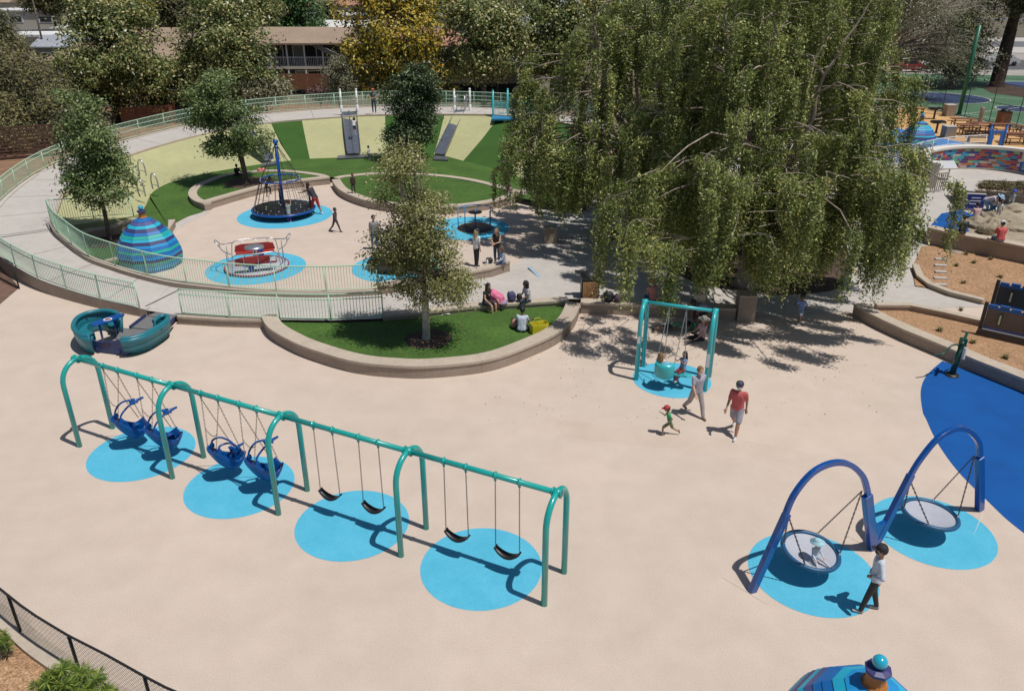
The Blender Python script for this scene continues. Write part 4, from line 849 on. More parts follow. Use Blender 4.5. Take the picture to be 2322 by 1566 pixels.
def panel(i0, i1, za, zb, m, nm, lines):
    A = [fin[j] - o + Vector((0, 0, za)) for j in range(i0, i1 + 1)]; B = [fin[j] - o + Vector((0, 0, zb)) for j in range(i0, i1 + 1)]; pp = MB().ribbon(A, B).build(nm, m, root)
    tx = MB(); f2 = offset(fin, -.01)
    for k in range(lines):
        z = zb - .16 - k * (zb - za - .25) / max(lines, 1)
        for j in range(i0 + 2, i1 - 2):
            if random.random() < .85: tx.ribbon([f2[j] - o + Vector((0, 0, z)), f2[j].lerp(f2[j + 1], .75) - o + Vector((0, 0, z))], [f2[j] - o + Vector((0, 0, z + .035)), f2[j].lerp(f2[j + 1], .75) - o + Vector((0, 0, z + .035))])
    tx.build('text_lines', M_whitep, pp)
panel(126, 160, PZ + .74, PZ + HW - .08, mat('panel_green', (.12, .32, .06), .5), 'green_panel', 3)
panel(124, 158, PZ + .1, PZ + .72, mat('panel_blue', (.02, .12, .35), .5), 'blue_panel', 6)
railing('railing', cat([tuple(P(*p, PZ)) for p in [(1985, 395), (2040, 372), (2095, 355), (2150, 345), (2230, 339)]], 5), 1.05, 'curved pale railing behind the mural wall beside the far dome', mids=(.55,), mat_=M_whitep, post_gap=1.8)
# terrace planter with bushes, signs
seat_wall('planter_wall', [P(*p, PZ) for p in [(2206, 452), (2250, 456), (2322, 466), (2400, 480)]], .3, PZ + .55, 'cream planter wall in front of the three round bushes', z0=PZ - .02)
sheet('mulch_bed', [P(*p, PZ + .4) for p in [(2215, 428), (2322, 440), (2400, 452), (2400, 425), (2322, 412), (2230, 408)]], PZ + .4, M_soil)
c = P(2206, 478, PZ); t = thing('info_board', c, 'dark blue information panel with white writing on the terrace wall', 'sign', rz=-.15)
MB().box((0, .12, .45), (1.0, .2, .9)).build('block', M_conc, t); bd_ = MB().box((0, 0, .5), (.92, .03, .78)).build('board', mat('sign_blue', (.015, .03, .20), .5), t)
tx = MB()
for k in range(3): tx.box((0, -.018, .7 - k * .16), (.55 - .1 * (k == 0), .006, .05))
tx.build('text_lines', M_whitep, bd_)
c = P(2190, 470, PZ); t = thing('low_wall', c, 'cream block wall left of the dark blue panel', 'wall', rz=1.3); MB().box((1.1, 0, .45), (2.6, .35, .9)).build('block', M_conc, t); MB().box((1.1, 0, .93), (2.7, .42, .06)).build('cap', M_conc, t)
c = P(2106, 434, PZ); 
railing('gate', [P(2108, 437, PZ), P(2140, 434, PZ)], 1.1, 'grey slatted gate beside the mural wall partly behind twigs', mat_=mat('grey_slats', (.3, .28, .27), .5), pick=.14, pr=.03, group='gates', cat_='gate')
c = P(2130, 407, PZ); t = thing('sloping_board', c, 'grey sloping board under the left end of the mural', 'sign'); MB().box((0, 0, .9), (1.6, .7, .06), M=Matrix.Rotation(.5, 3, 'X')).build('board', M_galv, t); MB().tube([(-.5, 0, 0), (-.5, 0, .85)], .04, 6).build('leg', M_galv, t); MB().tube([(.5, 0, 0), (.5, 0, .85)], .04, 6).build('leg', M_galv, t)
# rock area
rk = sheet('rock_ground', [P(*p, PZ) for p in [(2195, 520), (2210, 495), (2240, 478), (2322, 470), (2440, 490), (2460, 600), (2322, 560), (2230, 540), (2200, 534)]], PZ + .02, M_rock)
def rock(x, y, sx, sy, sz, label, seed):
    bm = bmesh.new(); bmesh.ops.create_icosphere(bm, subdivisions=4, radius=1); r_ = random.Random(seed); from mathutils import noise
    for v in bm.verts:
        n_ = noise.noise(v.co * 1.3 + Vector((seed, 0, 0))) * .35 + noise.noise(v.co * 3.5 + Vector((seed, 3, 0))) * .12; v.co *= 1 + n_; v.co = Vector((v.co.x * sx, v.co.y * sy, max(v.co.z * sz, -.1)))
    me = bpy.data.meshes.new('rock'); bm.to_mesh(me); bm.free(); me.materials.append(M_rock)
    o = bpy.data.objects.new('rock', me); C.objects.link(o); o.location = P(x, y, PZ); o.rotation_euler = (0, 0, r_.uniform(0, 3)); tag(o, label, 'rock', 'play rocks on the terrace')
rock(2252, 527, .85, .6, .65, 'grey boulder left of the seated man in the red shirt', 3)
rock(2224, 515, .9, .7, .45, 'low tan rock behind the seated person in black', 5)
rock(2290, 500, 1.6, .9, .28, 'wide flat tan rock in the middle of the play terrace', 9)
rock(2240, 492, .9, .5, .35, 'tan rock right of the person in pink', 12)
rock(2330, 520, 1.5, .8, .35, 'flat tan rock cut off by the right edge', 15)
rock(2300, 478, 1.1, .4, .4, 'tan rock below the planter wall bushes', 21)
# picnic furniture
def table(x, y, rz, label):
    c = P(x, y, PZ); t = thing('picnic_table', c, label, 'picnic table', rz=rz, group='picnic tables on the orange surface')
    MB().box((0, 0, .74), (1.9, .75, .05)).build('table_top', M_wood, t)
    for s_ in (-1, 1):
        MB().box((0, s_ * .75, .45), (1.9, .28, .04)).build('bench', M_wood, t)
        MB().box((s_ * .6, 0, .36), (.08, .08, .72)).build('leg', M_darkwood, t)
        MB().box((s_ * .6, 0, .40), (.06, 1.5, .05)).build('cross_beam', M_darkwood, t)
        for q_ in (-1, 1): MB().box((s_ * .6, q_ * .72, .2), (.06, .06, .42)).build('leg', M_darkwood, t)
for a in [(2180, 290, -.15, 'picnic table farthest left beside the grills'), (2222, 300, -.2, 'picnic table behind the slatted bench'), (2200, 306, -.2, 'low picnic table between the others left of the blue frame'), (2268, 303, -.15, 'picnic table below the wooden litter bin'), (2300, 325, -.2, 'picnic table right of the blue play frame'), (2330, 308, -.2, 'picnic table cut by the right edge')]: table(*a)
c = P(2073, 258, PZ); t = thing('bench', c, 'wooden bench at the left end of the orange picnic surface', 'bench'); MB().box((0, 0, .45), (1.8, .4, .05)).build('seat', M_wood, t); MB().box((-.7, 0, .22), (.1, .35, .44)).build('leg', M_darkwood, t); MB().box((.7, 0, .22), (.1, .35, .44)).build('leg', M_darkwood, t)
c = P(2218, 325, PZ); t = thing('bench', c, 'dark slatted bench with a backrest left of the blue play frame', 'bench', rz=-.15)
MB().box((0, 0, .45), (1.9, .45, .05)).build('seat', M_darkwood, t); bk = MB()
for k in range(4): bk.box((0, .24, .55 + k * .11), (1.9, .04, .07))
bk.box((-.8, .27, .6), (.05, .03, .5)).box((.8, .27, .6), (.05, .03, .5)).build('backrest', M_darkwood, t); MB().box((-.75, 0, .22), (.08, .4, .44)).build('leg', M_black, t); MB().box((.75, 0, .22), (.08, .4, .44)).build('leg', M_black, t)
for x, y, lb in ((2117, 270, 'black park grill behind, nearer the court fence'), (2122, 302, 'black park grill beside the blue surfacing')):
    c = P(x, y, PZ); t = thing('park_grill', c, lb, 'grill', group='black park grills'); MB().box((0, 0, .4), (.12, .12, .8)).build('pedestal', M_black, t); MB().box((0, 0, .86), (1.0, .6, .16)).build('firebox', M_black, t); MB().box((0, 0, .97), (.9, .5, .02)).build('grate', M_black, t); MB().box((.2, -.31, .82), (.3, .06, .08)).build('ash_door', M_galv, t)
def binbox(x, y, z, m, label, dome_=True, w_=.62, h_=.95, side=None):
    c = P(x, y, z); t = thing('litter_bin', c, label, 'bin'); MB().box((0, 0, h_ / 2), (w_, w_, h_)).build('cabinet', m, t)
    if dome_: MB().lathe([(.3 * w_ / .62, h_), (.28 * w_ / .62, h_ + .14), (.16, h_ + .25), (.001, h_ + .28)], n=18).build('lid', M_black, t); MB().box((0, 0, h_ + .01), (w_ * 1.04, w_ * 1.04, .05)).build('rim', M_black, t)
    else: MB().box((0, 0, h_ + .02), (w_ * 1.03, w_ * 1.03, .05)).build('rim', M_conc, t)
    return t
binbox(2272, 284, PZ, M_wood, 'brown wooden litter bin with black lid by the court fence', w_=.8, h_=1.1)
binbox(2150, 263, PZ, M_wallface, 'square stone litter bin near the green court post', False, .8, .95)
binbox(2148, 312, PZ, M_wallface, 'square grey stone bin beside the nearer grill', False, .8, .85)
mslat = mat('bin_wood', (.45, .23, .11), .6, var=.25, scale=6); tb = binbox(1336, 671, .32, M_black, 'litter bin with wooden front and black dome lid in the tree shade', True, .68, .8)
sl_ = MB()
for k in range(9): sl_.box((-.27 + k * .0675, -.355, .38), (.058, .03, .66))
sl_.build('wood_front', mslat, tb); MB().box((-.42, .1, 1.0), (.35, .3, .03)).build('side_tray', M_black, tb)
c = P(2222, 276, PZ); t = thing('drinking_fountain', c, 'grey rounded concrete post by the court fence', 'post'); MB().lathe([(.18, 0), (.18, 1.1), (.14, 1.2), (.001, 1.24)], n=14).build('shaft', M_wallface, t)
c = P(2174, 262, PZ); t = thing('lamp_post', c, 'thick green post in front of the court fence', 'post'); MB().tube([(0, 0, 0), (0, 0, 7.5)], .17, 12).build('shaft', mat('court_green_paint', (.02, .12, .06), .4), t); MB().lathe([(.26, 0), (.26, .1), (.17, .12)], n=14).build('base', M_gbar, t)
c = P(2255, 332, PZ); t = thing('play_arch', c, 'bright blue arched play frame at the end of the mural railing', 'play structure')
for s_ in (-.55, .55): MB().tube([(s_, 0, 0), (s_, 0, 1.5)], .08, 10).build('post', MATS['fort_blue'], t); MB().ball((s_, 0, 1.53), .1, 8).build('cap', M_royal, t)
MB().prism([(0, 0)] * 0 or [(-.5, -.03), (.5, -.03), (.5, .03), (-.5, .03)], .95, 1.15).build('arch_panel', MATS['fort_blue'], t); MB().prism([(-.5, -.03), (-.25, -.03), (-.25, .03), (-.5, .03)], .05, .95).build('side_panel', MATS['fort_blue'], t); MB().prism([(.25, -.03), (.5, -.03), (.5, .03), (.25, .03)], .05, .95).build('side_panel', MATS['fort_blue'], t)
# chain link fences
def mesh_material(nm, cell=.06, wire=.16, col=(.015, .015, .017)):
    m = bpy.data.materials.new(nm); m.use_nodes = True; n = m.node_tree.nodes; l = m.node_tree.links; b = n['Principled BSDF']; b.inputs['Base Color'].default_value = col + (1,); b.inputs['Roughness'].default_value = .5
    uv = n.new('ShaderNodeUVMap'); sp = n.new('ShaderNodeSeparateXYZ'); l.new(uv.outputs[0], sp.inputs[0]); outs = []
    for op in ('ADD', 'SUBTRACT'):
        a = n.new('ShaderNodeMath'); a.operation = op; l.new(sp.outputs[0], a.inputs[0]); l.new(sp.outputs[1], a.inputs[1])
        d = n.new('ShaderNodeMath'); d.operation = 'DIVIDE'; d.inputs[1].default_value = cell; l.new(a.outputs[0], d.inputs[0])
        f = n.new('ShaderNodeMath'); f.operation = 'FRACT'; l.new(d.outputs[0], f.inputs[0]); g = n.new('ShaderNodeMath'); g.operation = 'LESS_THAN'; g.inputs[1].default_value = wire; l.new(f.outputs[0], g.inputs[0]); outs.append(g)
    mx = n.new('ShaderNodeMath'); mx.operation = 'MAXIMUM'; l.new(outs[0].outputs[0], mx.inputs[0]); l.new(outs[1].outputs[0], mx.inputs[1]); l.new(mx.outputs[0], b.inputs['Alpha']); return m
M_link = mesh_material('chain_link', .07, .15)
def linkfence(base, h, label, gap=3.0, mid=False, real=False, pr=.03):
    base = [Vector(p) for p in base]; L = sum((b - a).length for a, b in zip(base, base[1:])); root = thing('chain_fence', base[0], label, 'fence'); o = base[0]; Z = Vector((0, 0, 1))
    ps = resample(base, max(1, round(L / gap)))
    for p in ps: MB().tube([p - o, p - o + Z * h], pr, 8).build('post', M_black, root)
    fine = resample(base, max(2, int(L / .5)))
    MB().tube([p - o + Z * h for p in fine], pr * .85, 6).build('top_rail', M_black, root); MB().tube([p - o + Z * .06 for p in fine], pr * .7, 6).build('bottom_rail', M_black, root)
    if mid: MB().tube([p - o + Z * h * .5 for p in fine], pr * .7, 6).build('mid_rail', M_black, root)
    if real:
        mb = MB(); c = .10; N_ = int(L / c); pp = resample(base, N_); hh = h - .06; k = int(hh / c) + 1
        for i in range(N_):
            for s_ in (-1, 1):
                # wires zigzag upward between neighbouring columns
                pts = [((pp[i] if (j % 2 == 0) == (s_ > 0) else pp[i + 1]) - o) + Z * min(.06 + j * hh / k, h + .03) for j in range(k + 1)]
                mb.tube(pts, .0035, 3, caps=False)
        mb.build('wire_mesh', M_black, root)
    else:
        mb = MB(); mb.ribbon([p - o for p in fine], [p - o + Z * h for p in fine]); ob = mb.build('wire_mesh', M_link, root); uv = ob.data.uv_layers.new(name='UVMap'); s_ = L / (len(fine) - 1)
        for f in ob.data.polygons:
            for li in f.loop_indices:
                vi = ob.data.loops[li].vertex_index; nF = len(fine); uv.data[li].uv = ((vi % nF) * s_, h if vi >= nF else 0)
    return root
linkfence([P(*p, PZ) for p in [(2040, 233), (2130, 252), (2240, 276), (2330, 295), (2450, 318)]], 3.2, 'tall black chain fence between picnic tables and green courts', 2.7, True)
linkfence([P(*p, PZ) for p in [(2140, 182), (2220, 178), (2330, 182)]], 3.0, 'black chain fence between the far court and the road', 4, False)
linkfence([P(*p) for p in [(-420, 1180), (-200, 1280), (0, 1398), (20, 1415), (93, 1476), (180, 1532), (270, 1580), (385, 1648), (520, 1710), (800, 1790)]], 1.05, 'black curved mesh fence at the bottom left corner', 1.95, real=True)
linkfence([P(-60, 600), P(44, 655), ], 1.15, 'short black fence piece left of the retaining wall', 2.2)
cpts = cat([tuple(P(*p)) for p in [(-420, 1190), (-190, 1305), (-60, 1385), (5, 1430), (60, 1480), (115, 1520), (200, 1575), (300, 1630), (500, 1722), (800, 1812)]], 5)
seat_wall('kerb', cpts, .34, .12, 'blue grey concrete kerb below the bottom left fence', side=1)
sheet('mulch_bed', [(p.x, p.y) for p in cpts] + [P(1000, 3200), P(-1600, 3200), P(-1600, 1250)], .02, M_chip)
sheet('mulch_bed', [P(*p) for p in [(-300, 560), (-10, 590), (44, 652), (0, 690), (-300, 800)]], .012, mat('brown_soil', (.17, .10, .07), .9, var=.3, scale=3))
# ================================================================ TREES
def unit(v): return v / np.maximum(np.linalg.norm(v, axis=1, keepdims=True), 1e-9)
def leaf_mesh(name, cen, d, L, W, mats, parent, probs=None, nb=None):
    n = len(cen); r_ = unit(rng.normal(size=(n, 3)))
    if nb is not None: nn = unit(r_ * .85 + nb); d = unit(d - nn * (d * nn).sum(1)[:, None]); s_ = np.cross(nn, d)
    else: d = unit(d); s_ = unit(np.cross(d, r_)); nn = np.cross(d, s_)
    Ls = (L * rng.uniform(.7, 1.25, n))[:, None]; Ws = (W * rng.uniform(.7, 1.25, n))[:, None]
    v = np.empty((n, 4, 3)); v[:, 0] = cen - d * Ls * .5; v[:, 1] = cen + s_ * Ws * .5 + nn * Ws * .15; v[:, 2] = cen + d * Ls * .5; v[:, 3] = cen - s_ * Ws * .5 + nn * Ws * .15
    me = bpy.data.meshes.new(name); me.vertices.add(4 * n); me.vertices.foreach_set('co', v.reshape(-1).astype(np.float32))
    me.loops.add(4 * n); me.loops.foreach_set('vertex_index', np.arange(4 * n, dtype=np.int32)); me.polygons.add(n)
    me.polygons.foreach_set('loop_start', np.arange(0, 4 * n, 4, dtype=np.int32)); 
    if not isinstance(mats, (list, tuple)): mats = [mats]
    for m in mats: me.materials.append(m)
    if len(mats) > 1: me.polygons.foreach_set('material_index', (probs if probs is not None else rng.integers(0, len(mats), n)).astype(np.int32))
    me.update(calc_edges=True); me.validate()
    o = bpy.data.objects.new(name, me); C.objects.link(o); o.parent = parent; return o
def leafmat(name, c, c2=None, isl=.35, rough=.45, trans=.25, scale=.35, spec=.5): return mat(name, c, rough, col2=c2 or tuple(v * 1.6 for v in c), scale=scale, island=isl, trans=trans, detail=3, spec=spec)
def shell_points(blobs, n, lo=.55):
    w_ = np.array([b[3] * b[4] + b[4] * b[5] + b[3] * b[5] for b in blobs]); pick = rng.choice(len(blobs), n, p=w_ / w_.sum()); B = np.array(blobs)[pick]
    u = unit(rng.normal(size=(n, 3))); r_ = lo + (1 - lo) * rng.random(n) ** .6
    return B[:, :3] + u * B[:, 3:6] * r_[:, None], u
def limb(mb, a, b, r0, r1, sag=0, n=7, wob=.12):
    a, b = Vector(a), Vector(b); L = (b - a).length; pts = []
    for i in range(n + 1):
        t = i / n; p = a.lerp(b, t) + Vector((0, 0, math.sin(math.pi * t) * sag * L)); k = wob * L * math.sin(math.pi * t) * .5
        pts.append(p + Vector((random.uniform(-k, k), random.uniform(-k, k), random.uniform(-k, k) * .5)) * .5)
    mb.tube(pts, [r0 + (r1 - r0) * (i / n) for i in range(n + 1)], 7); return pts
def tree(base, label, blobs, ncl, per, L, W, cr, lm, bark=None, tr=.15, th=2, nl=14, flat=.7, cat_='tree', group=None, lo=.5, name='tree', probs=None, droop=-.1, twig=0, lean=(0, 0)):
    bark = bark or M_trunk; base = Vector(base); root = thing(name, base, label, cat_, group=group)
    bl2 = [(b[0] - base.x, b[1] - base.y, b[2] - base.z) + tuple(b[3:]) for b in blobs]
    lumps = []
    if max(b[5] for b in bl2) > .6:
        lc, lu = shell_points([b[:3] + tuple(v * .86 for v in b[3:6]) for b in bl2], 9 * len(bl2), .75)
        for q_ in lc:
            kk = rng.uniform(.24, .46); b0 = bl2[0]; lumps.append((q_[0], q_[1], q_[2], b0[3] * kk, b0[4] * kk, b0[5] * kk * .8))
        bl3 = [b[:3] + tuple(v * .78 for v in b[3:6]) for b in bl2] + lumps
    else: bl3 = bl2
    cc, u = shell_points(bl3, ncl, lo); cc = cc[cc[:, 2] > max(.5, th * .6 if th < 2.2 else .5)]; ncl = len(cc)
    idx = np.repeat(np.arange(ncl), per); N = len(idx); off = rng.normal(size=(N, 3)) * cr * np.array([1, 1, flat]) * rng.uniform(.5, 1.15, (ncl, 1))[idx]
    cen = cc[idx] + off; d = unit(off) + rng.normal(size=(N, 3)) * .6 + np.array([0, 0, droop])
    if callable(probs): pr = probs(cen, cc[idx], N)
    else: pr = rng.choice(len(lm), N, p=probs) if probs is not None else None
    nb = unit(off) * .45 + unit(cen - np.array(bl2[0][:3])) * .4 + np.array([.12, -.08, .6])
    leaf_mesh('crown', cen, d, L, W, lm, root, pr, nb)
    top = max(b[2] + b[5] * .6 for b in bl2); ctr = Vector(bl2[0][:3]); mb = MB()
    tp = Vector((ctr.x + lean[0], ctr.y + lean[1], top)); fork = Vector((tp.x * .3, tp.y * .3, th))
    mb.tube([(0, 0, -.1), (0, 0, .12), fork * .5, fork], [tr * 1.6, tr * 1.1, tr, tr * .85], 9); tk = mb.build('trunk', bark, root); mb = MB()
    mb.tube([fork - Vector((0, 0, .05)), fork.lerp(tp, .5), tp], [tr * .84, tr * .45, tr * .08], 8)
    sel = random.sample(range(ncl), min(nl, ncl))
    for i in sel:
        q = Vector(cc[i]); t = min(max((q.z - th) / max(top - th, .1) * .6, 0), .8); a = fork.lerp(tp, t); limb(mb, a, q, tr * .42 * (1 - t * .5), tr * .06, .08)
    mb.build('branches', M_trunkgray if bark is M_trunkpale else bark, root)
    if twig:
        tb = MB()
        for i in random.sample(range(ncl), min(twig, ncl)):
            q = Vector(cc[i]); a = q + (ctr - q) * .35; limb(tb, a, q + (q - ctr) * .08, .03, .008, .05, 4)
        tb.build('twigs', M_twig, root)['kind'] = 'stuff'
    return root
LM_oak = [leafmat('oak_leaf', (.085, .14, .040), (.16, .22, .07)), leafmat('oak_leaf_light', (.24, .31, .12), (.33, .39, .17))]
LM_olive = [leafmat('olive_leaf', (.15, .17, .045), (.22, .235, .07)), leafmat('olive_leaf_light', (.36, .36, .15), (.44, .43, .2))]
LM_mag = [leafmat('magnolia_leaf', (.08, .12, .032), (.16, .20, .055), rough=.36, trans=.15), leafmat('magnolia_under', (.32, .32, .12), (.45, .43, .18), trans=.15)]
LM_yel = [leafmat('magnolia_dark', (.06, .08, .02), (.11, .12, .03), rough=.36, trans=.15), leafmat('yellow_leaf', (.50, .38, .04), (.62, .50, .08), trans=.25)]
LM_dark = [leafmat('conifer_leaf', (.06, .075, .035), (.14, .13, .06), isl=.4, scale=.5, trans=.1, rough=.7), leafmat('conifer_tip', (.21, .20, .075), (.30, .27, .11), trans=.15, rough=.7)]
LM_green = [leafmat('green_leaf', (.05, .12, .04), (.09, .18, .055)), leafmat('green_leaf_light', (.15, .27, .09), (.19, .32, .1))]
LM_gray = [leafmat('grey_leaf', (.14, .15, .08), (.22, .22, .12)), leafmat('grey_leaf_light', (.30, .29, .19), (.36, .34, .22))]
# young trees
b = P(250, 545); tree(b, 'young leafy tree behind the railing left of the striped dome', [(b.x + .1, b.y, 2.9, 1.75, 1.75, 1.6), (b.x - .1, b.y, 4.7, 1.7, 1.7, 1.9), (b.x - .2, b.y, 6.4, 1.0, 1.0, 1.3)], 420, 42, .15, .085, .24, LM_oak, tr=.11, th=1.5, nl=34, probs=[.72, .28], group='young trees round the playground', twig=30)
b = P(560, 414, .36); tree(b, 'young tree in the left lawn island behind the rope climber', [(b.x - .3, b.y, 3.6, 2.1, 2.1, 1.6), (b.x - .9, b.y, 5.2, 1.9, 1.9, 1.7), (b.x - .8, b.y, 2.6, 1.5, 1.5, .7)], 430, 42, .16, .09, .27, LM_oak, tr=.14, th=1.5, nl=30, probs=[.78, .22], group='young trees round the playground', twig=20)
b = P(950, 364, .36); tree(b, 'dark green tree on the lawn between the two right slides', [(b.x - .3, b.y, 2.6, 1.7, 1.8, 1.4), (b.x - .2, b.y, 4.4, 2.0, 2.0, 1.9), (b.x + .2, b.y, 5.8, 1.4, 1.4, 1.1)], 560, 44, .17, .095, .28, [leafmat('tan_oak', (.030, .060, .022), (.06, .095, .035)), LM_oak[1]], tr=.14, th=1.2, nl=24, probs=[.86, .14], group='young trees round the playground', twig=10)
b = P(967, 768, .25); tree(b, 'olive green tree with a white painted trunk in the front planter', [(b.x + .1, b.y, 2.9, 1.7, 1.6, 1.25), (b.x - .3, b.y, 4.3, 1.45, 1.4, 1.6), (b.x - .35, b.y, 5.8, 1.05, 1.0, 1.5), (b.x - .8, b.y, 3.6, 1.2, 1.2, .9), (b.x + .7, b.y - .1, 2.3, .8, .9, .7)], 600, 50, .105, .052, .22, LM_olive, bark=M_trunkpale, tr=.13, th=1.9, nl=50, probs=[.68, .32], group='young trees round the playground', twig=90, droop=-.3)
# background trees
def bt(px, py, Y, r_, h, label, lm, ncl=420, per=38, L=.30, W=.15, cr=.5, probs=(.72, .28), tr=.3, lo=.45, ex=None, name='tree', bark=None, sx=1.0, twig=0, nl=14, gz=0, th=2.5, group=None, flat=.75):
    c = PY(px, py, Y); b = (c.x, c.y, gz); zc = c.z; rz_ = h
    bl = [(c.x, c.y, zc, r_ * sx, r_, rz_), (c.x - r_ * .35, c.y + .5, zc - rz_ * .45, r_ * .7 * sx, r_ * .75, rz_ * .6), (c.x + r_ * .4, c.y - .4, zc - rz_ * .35, r_ * .65 * sx, r_ * .7, rz_ * .6), (c.x + r_ * .1, c.y, zc + rz_ * .5, r_ * .6 * sx, r_ * .6, rz_ * .6)] + (ex or [])
    return tree(b, label, bl, ncl, per, L, W, cr, lm, tr=tr, th=th, nl=nl, lo=lo, probs=list(probs) if not callable(probs) else probs, name=name, bark=bark, twig=twig, flat=flat, group=group)
bt(55, 215, 66, 4.2, 4.2, 'dark conifer with brownish tips at the far left edge above the slatted fence', LM_dark, 620, 42, .34, .10, .5, (.6, .4), name='conifer', flat=1.1)
bt(-15, 120, 72, 2.4, 3.0, 'tall dark conifer cut by the top left corner', LM_dark, 560, 42, .36, .11, .55, (.75, .25), name='conifer')
bt(5, 300, 60, 2.4, 2.6, 'olive brown shrubby conifer low at the left edge', LM_dark, 330, 40, .30, .09, .4, (.35, .65), name='conifer', tr=.15)
bt(150, 290, 64, 3.4, 1.9, 'low dark bushy conifer behind the left railing', LM_dark, 330, 40, .3, .1, .45, (.8, .2), name='conifer', tr=.2)
bt(242, 124, 73, 4.5, 4.7, 'large magnolia with bronze leaf undersides at the left', LM_mag, 760, 40, .32, .16, .5, (.62, .38), twig=20)
bt(508, 116, 74, 4.4, 4.6, 'large magnolia between the brown roofs and the balcony building', LM_mag, 660, 40, .32, .16, .5, (.60, .40), twig=16)
bt(378, 178, 78, 2.3, 1.9, 'smaller magnolia in front of the grey shed', LM_mag, 300, 38, .30, .15, .45, (.68, .32), tr=.2)
def yprob(cen, cc, N):
    s_ = (cen[:, 2] - cen[:, 2].min()) / np.ptp(cen[:, 2]); cl = rng.random(4096)[(np.abs(cc[:, 0] * 37 + cc[:, 2] * 91) * 10).astype(int) % 4096]
    return (rng.random(N) < (.30 + .50 * s_) * (.6 + cl)).astype(int)
bt(893, 90, 75, 4.9, 5.2, 'magnolia covered in bright yellow leaves behind the bridge', LM_yel, 760, 40, .32, .17, .5, yprob)
bt(1095, 85, 76, 4.2, 3.6, 'spreading magnolia with visible forked trunk right of the yellow tree', LM_mag, 560, 40, .32, .16, .5, (.55, .45), tr=.28, th=3.2)
bt(1255, 70, 80, 3.8, 4.2, 'dark magnolia behind the left end of the weeping trees', LM_mag, 440, 38, .34, .17, .5, (.78, .22))
bt(1375, 60, 84, 4.0, 3.6, 'tawny magnolia just above the weeping branches', LM_mag, 420, 38, .34, .17, .5, (.5, .5))
bt(1325, 40, 110, 2.8, 1.8, 'distant tree with yellow top right of the magnolias', LM_yel, 260, 34, .5, .25, .7, (.7, .3))
bt(765, 178, 72, 1.5, 1.7, 'narrow grey green juniper behind the bridge railing', LM_gray, 170, 40, .2, .08, .28, (.7, .3), name='juniper', tr=.1)
bt(668, 25, 150, 5.2, 4.6, 'round bright green tree beyond the balcony building', LM_green, 330, 34, .55, .28, .7, (.75, .25))
bt(560, 10, 140, 4.6, 3.6, 'distant olive tree left of the round green tree', LM_mag, 260, 34, .6, .3, .8, (.5, .5))
bt(375, 15, 170, 5, 4.2, 'small dark round tree among the far roofs', LM_dark, 230, 34, .7, .3, .9, (.8, .2))
bt(295, 18, 160, 4, 3, 'distant yellow leaved tree near the top left roofs', LM_yel, 200, 34, .6, .3, .7, (.3, .7))
bt(745, 35, 190, 2.4, 2.6, 'small dark tree beside the white parked cars far away', LM_dark, 120, 30, .6, .3, .6, (.8, .2))
bt(470, -8, 230, 6, 3, 'far tree line clump at the top left', LM_green, 200, 34, .9, .45, 1.1, (.8, .2), group='far neighbourhood trees')
bt(110, -12, 200, 7, 3.5, 'far tree clump behind the left conifers', LM_dark, 220, 34, .9, .4, 1.1, (.7, .3), group='far neighbourhood trees')
bt(1060, 4, 190, 5, 3, 'far dark tree clump above the forked magnolia', LM_dark, 240, 34, .9, .4, 1.1, (.8, .2), group='far neighbourhood trees')
bt(1000, 5, 210, 6, 3.5, 'far green tree clump right of the yellow magnolia top', LM_green, 200, 34, .9, .4, 1.1, (.8, .2), group='far neighbourhood trees')
bt(600, 200, 73, 2.2, .9, 'low bright green shrubs under the balcony building', LM_gray, 150, 36, .25, .12, .35, (.5, .5), name='shrub', tr=.08, th=.4)
bt(725, 212, 74, 1.2, .5, 'small dark red shrub behind the far railing', [mat('red_leaf', (.10, .04, .04), .6, island=.3), mat('red_leaf2', (.16, .09, .07), .6, island=.3)], 60, 36, .18, .08, .25, (.6, .4), name='shrub', tr=.05, th=.3)
# grey twiggy sycamore, redwood
gz = .6
c = P(2100, 232, gz); 
tree((c.x - 4, c.y + 4, gz), 'pale twiggy sycamore with sparse leaves right of the weeping trees', [(c.x - 2.5, c.y + 2, 7.5, 6.2, 5.5, 3.8), (c.x - 5, c.y + 2, 9.5, 5, 5, 3.5), (c.x + 2.2, c.y + 1, 5.6, 3.4, 3.4, 2.4), (c.x - 1, c.y, 10.5, 5, 5, 2.6)], 520, 22, .22, .12, .55, LM_gray, bark=M_trunkpale, tr=.34, th=2.6, nl=110, probs=[.7, .3], twig=330)
c = P(2258, 196, gz); rwd = tree(c, 'huge redwood with thick dark trunk standing between the courts', [(c.x + .3, c.y, 11.5, 4.2, 4.2, 4.2), (c.x - 1.8, c.y, 9.8, 2.6, 2.6, 2.6), (c.x + 2.6, c.y, 9.2, 2.8, 2.6, 2.2), (c.x, c.y, 15.5, 3.6, 3.6, 4)], 620, 42, .34, .10, .5, LM_dark, bark=M_redwood, tr=.72, th=6, nl=20, probs=[.75, .25], name='redwood_tree')
bt(2175, 95, 92, 3.6, 3.4, 'dark evergreen behind the sycamore twigs near the road', LM_dark, 330, 36, .4, .14, .55, (.85, .15), gz=.6)
bt(2010, 20, 100, 6, 5, 'dark tree behind the weeping trees at the top right', LM_dark, 380, 36, .42, .16, .6, (.85, .15), gz=.6)
bt(1850, 20, 90, 7, 6, 'dense green tree directly behind the weeping trees', LM_green, 420, 38, .4, .2, .6, (.85, .15))
bt(1500, 40, 78, 5, 4, 'olive green tree rising behind the left weeping tree', LM_oak, 380, 38, .34, .18, .5, (.85, .15))
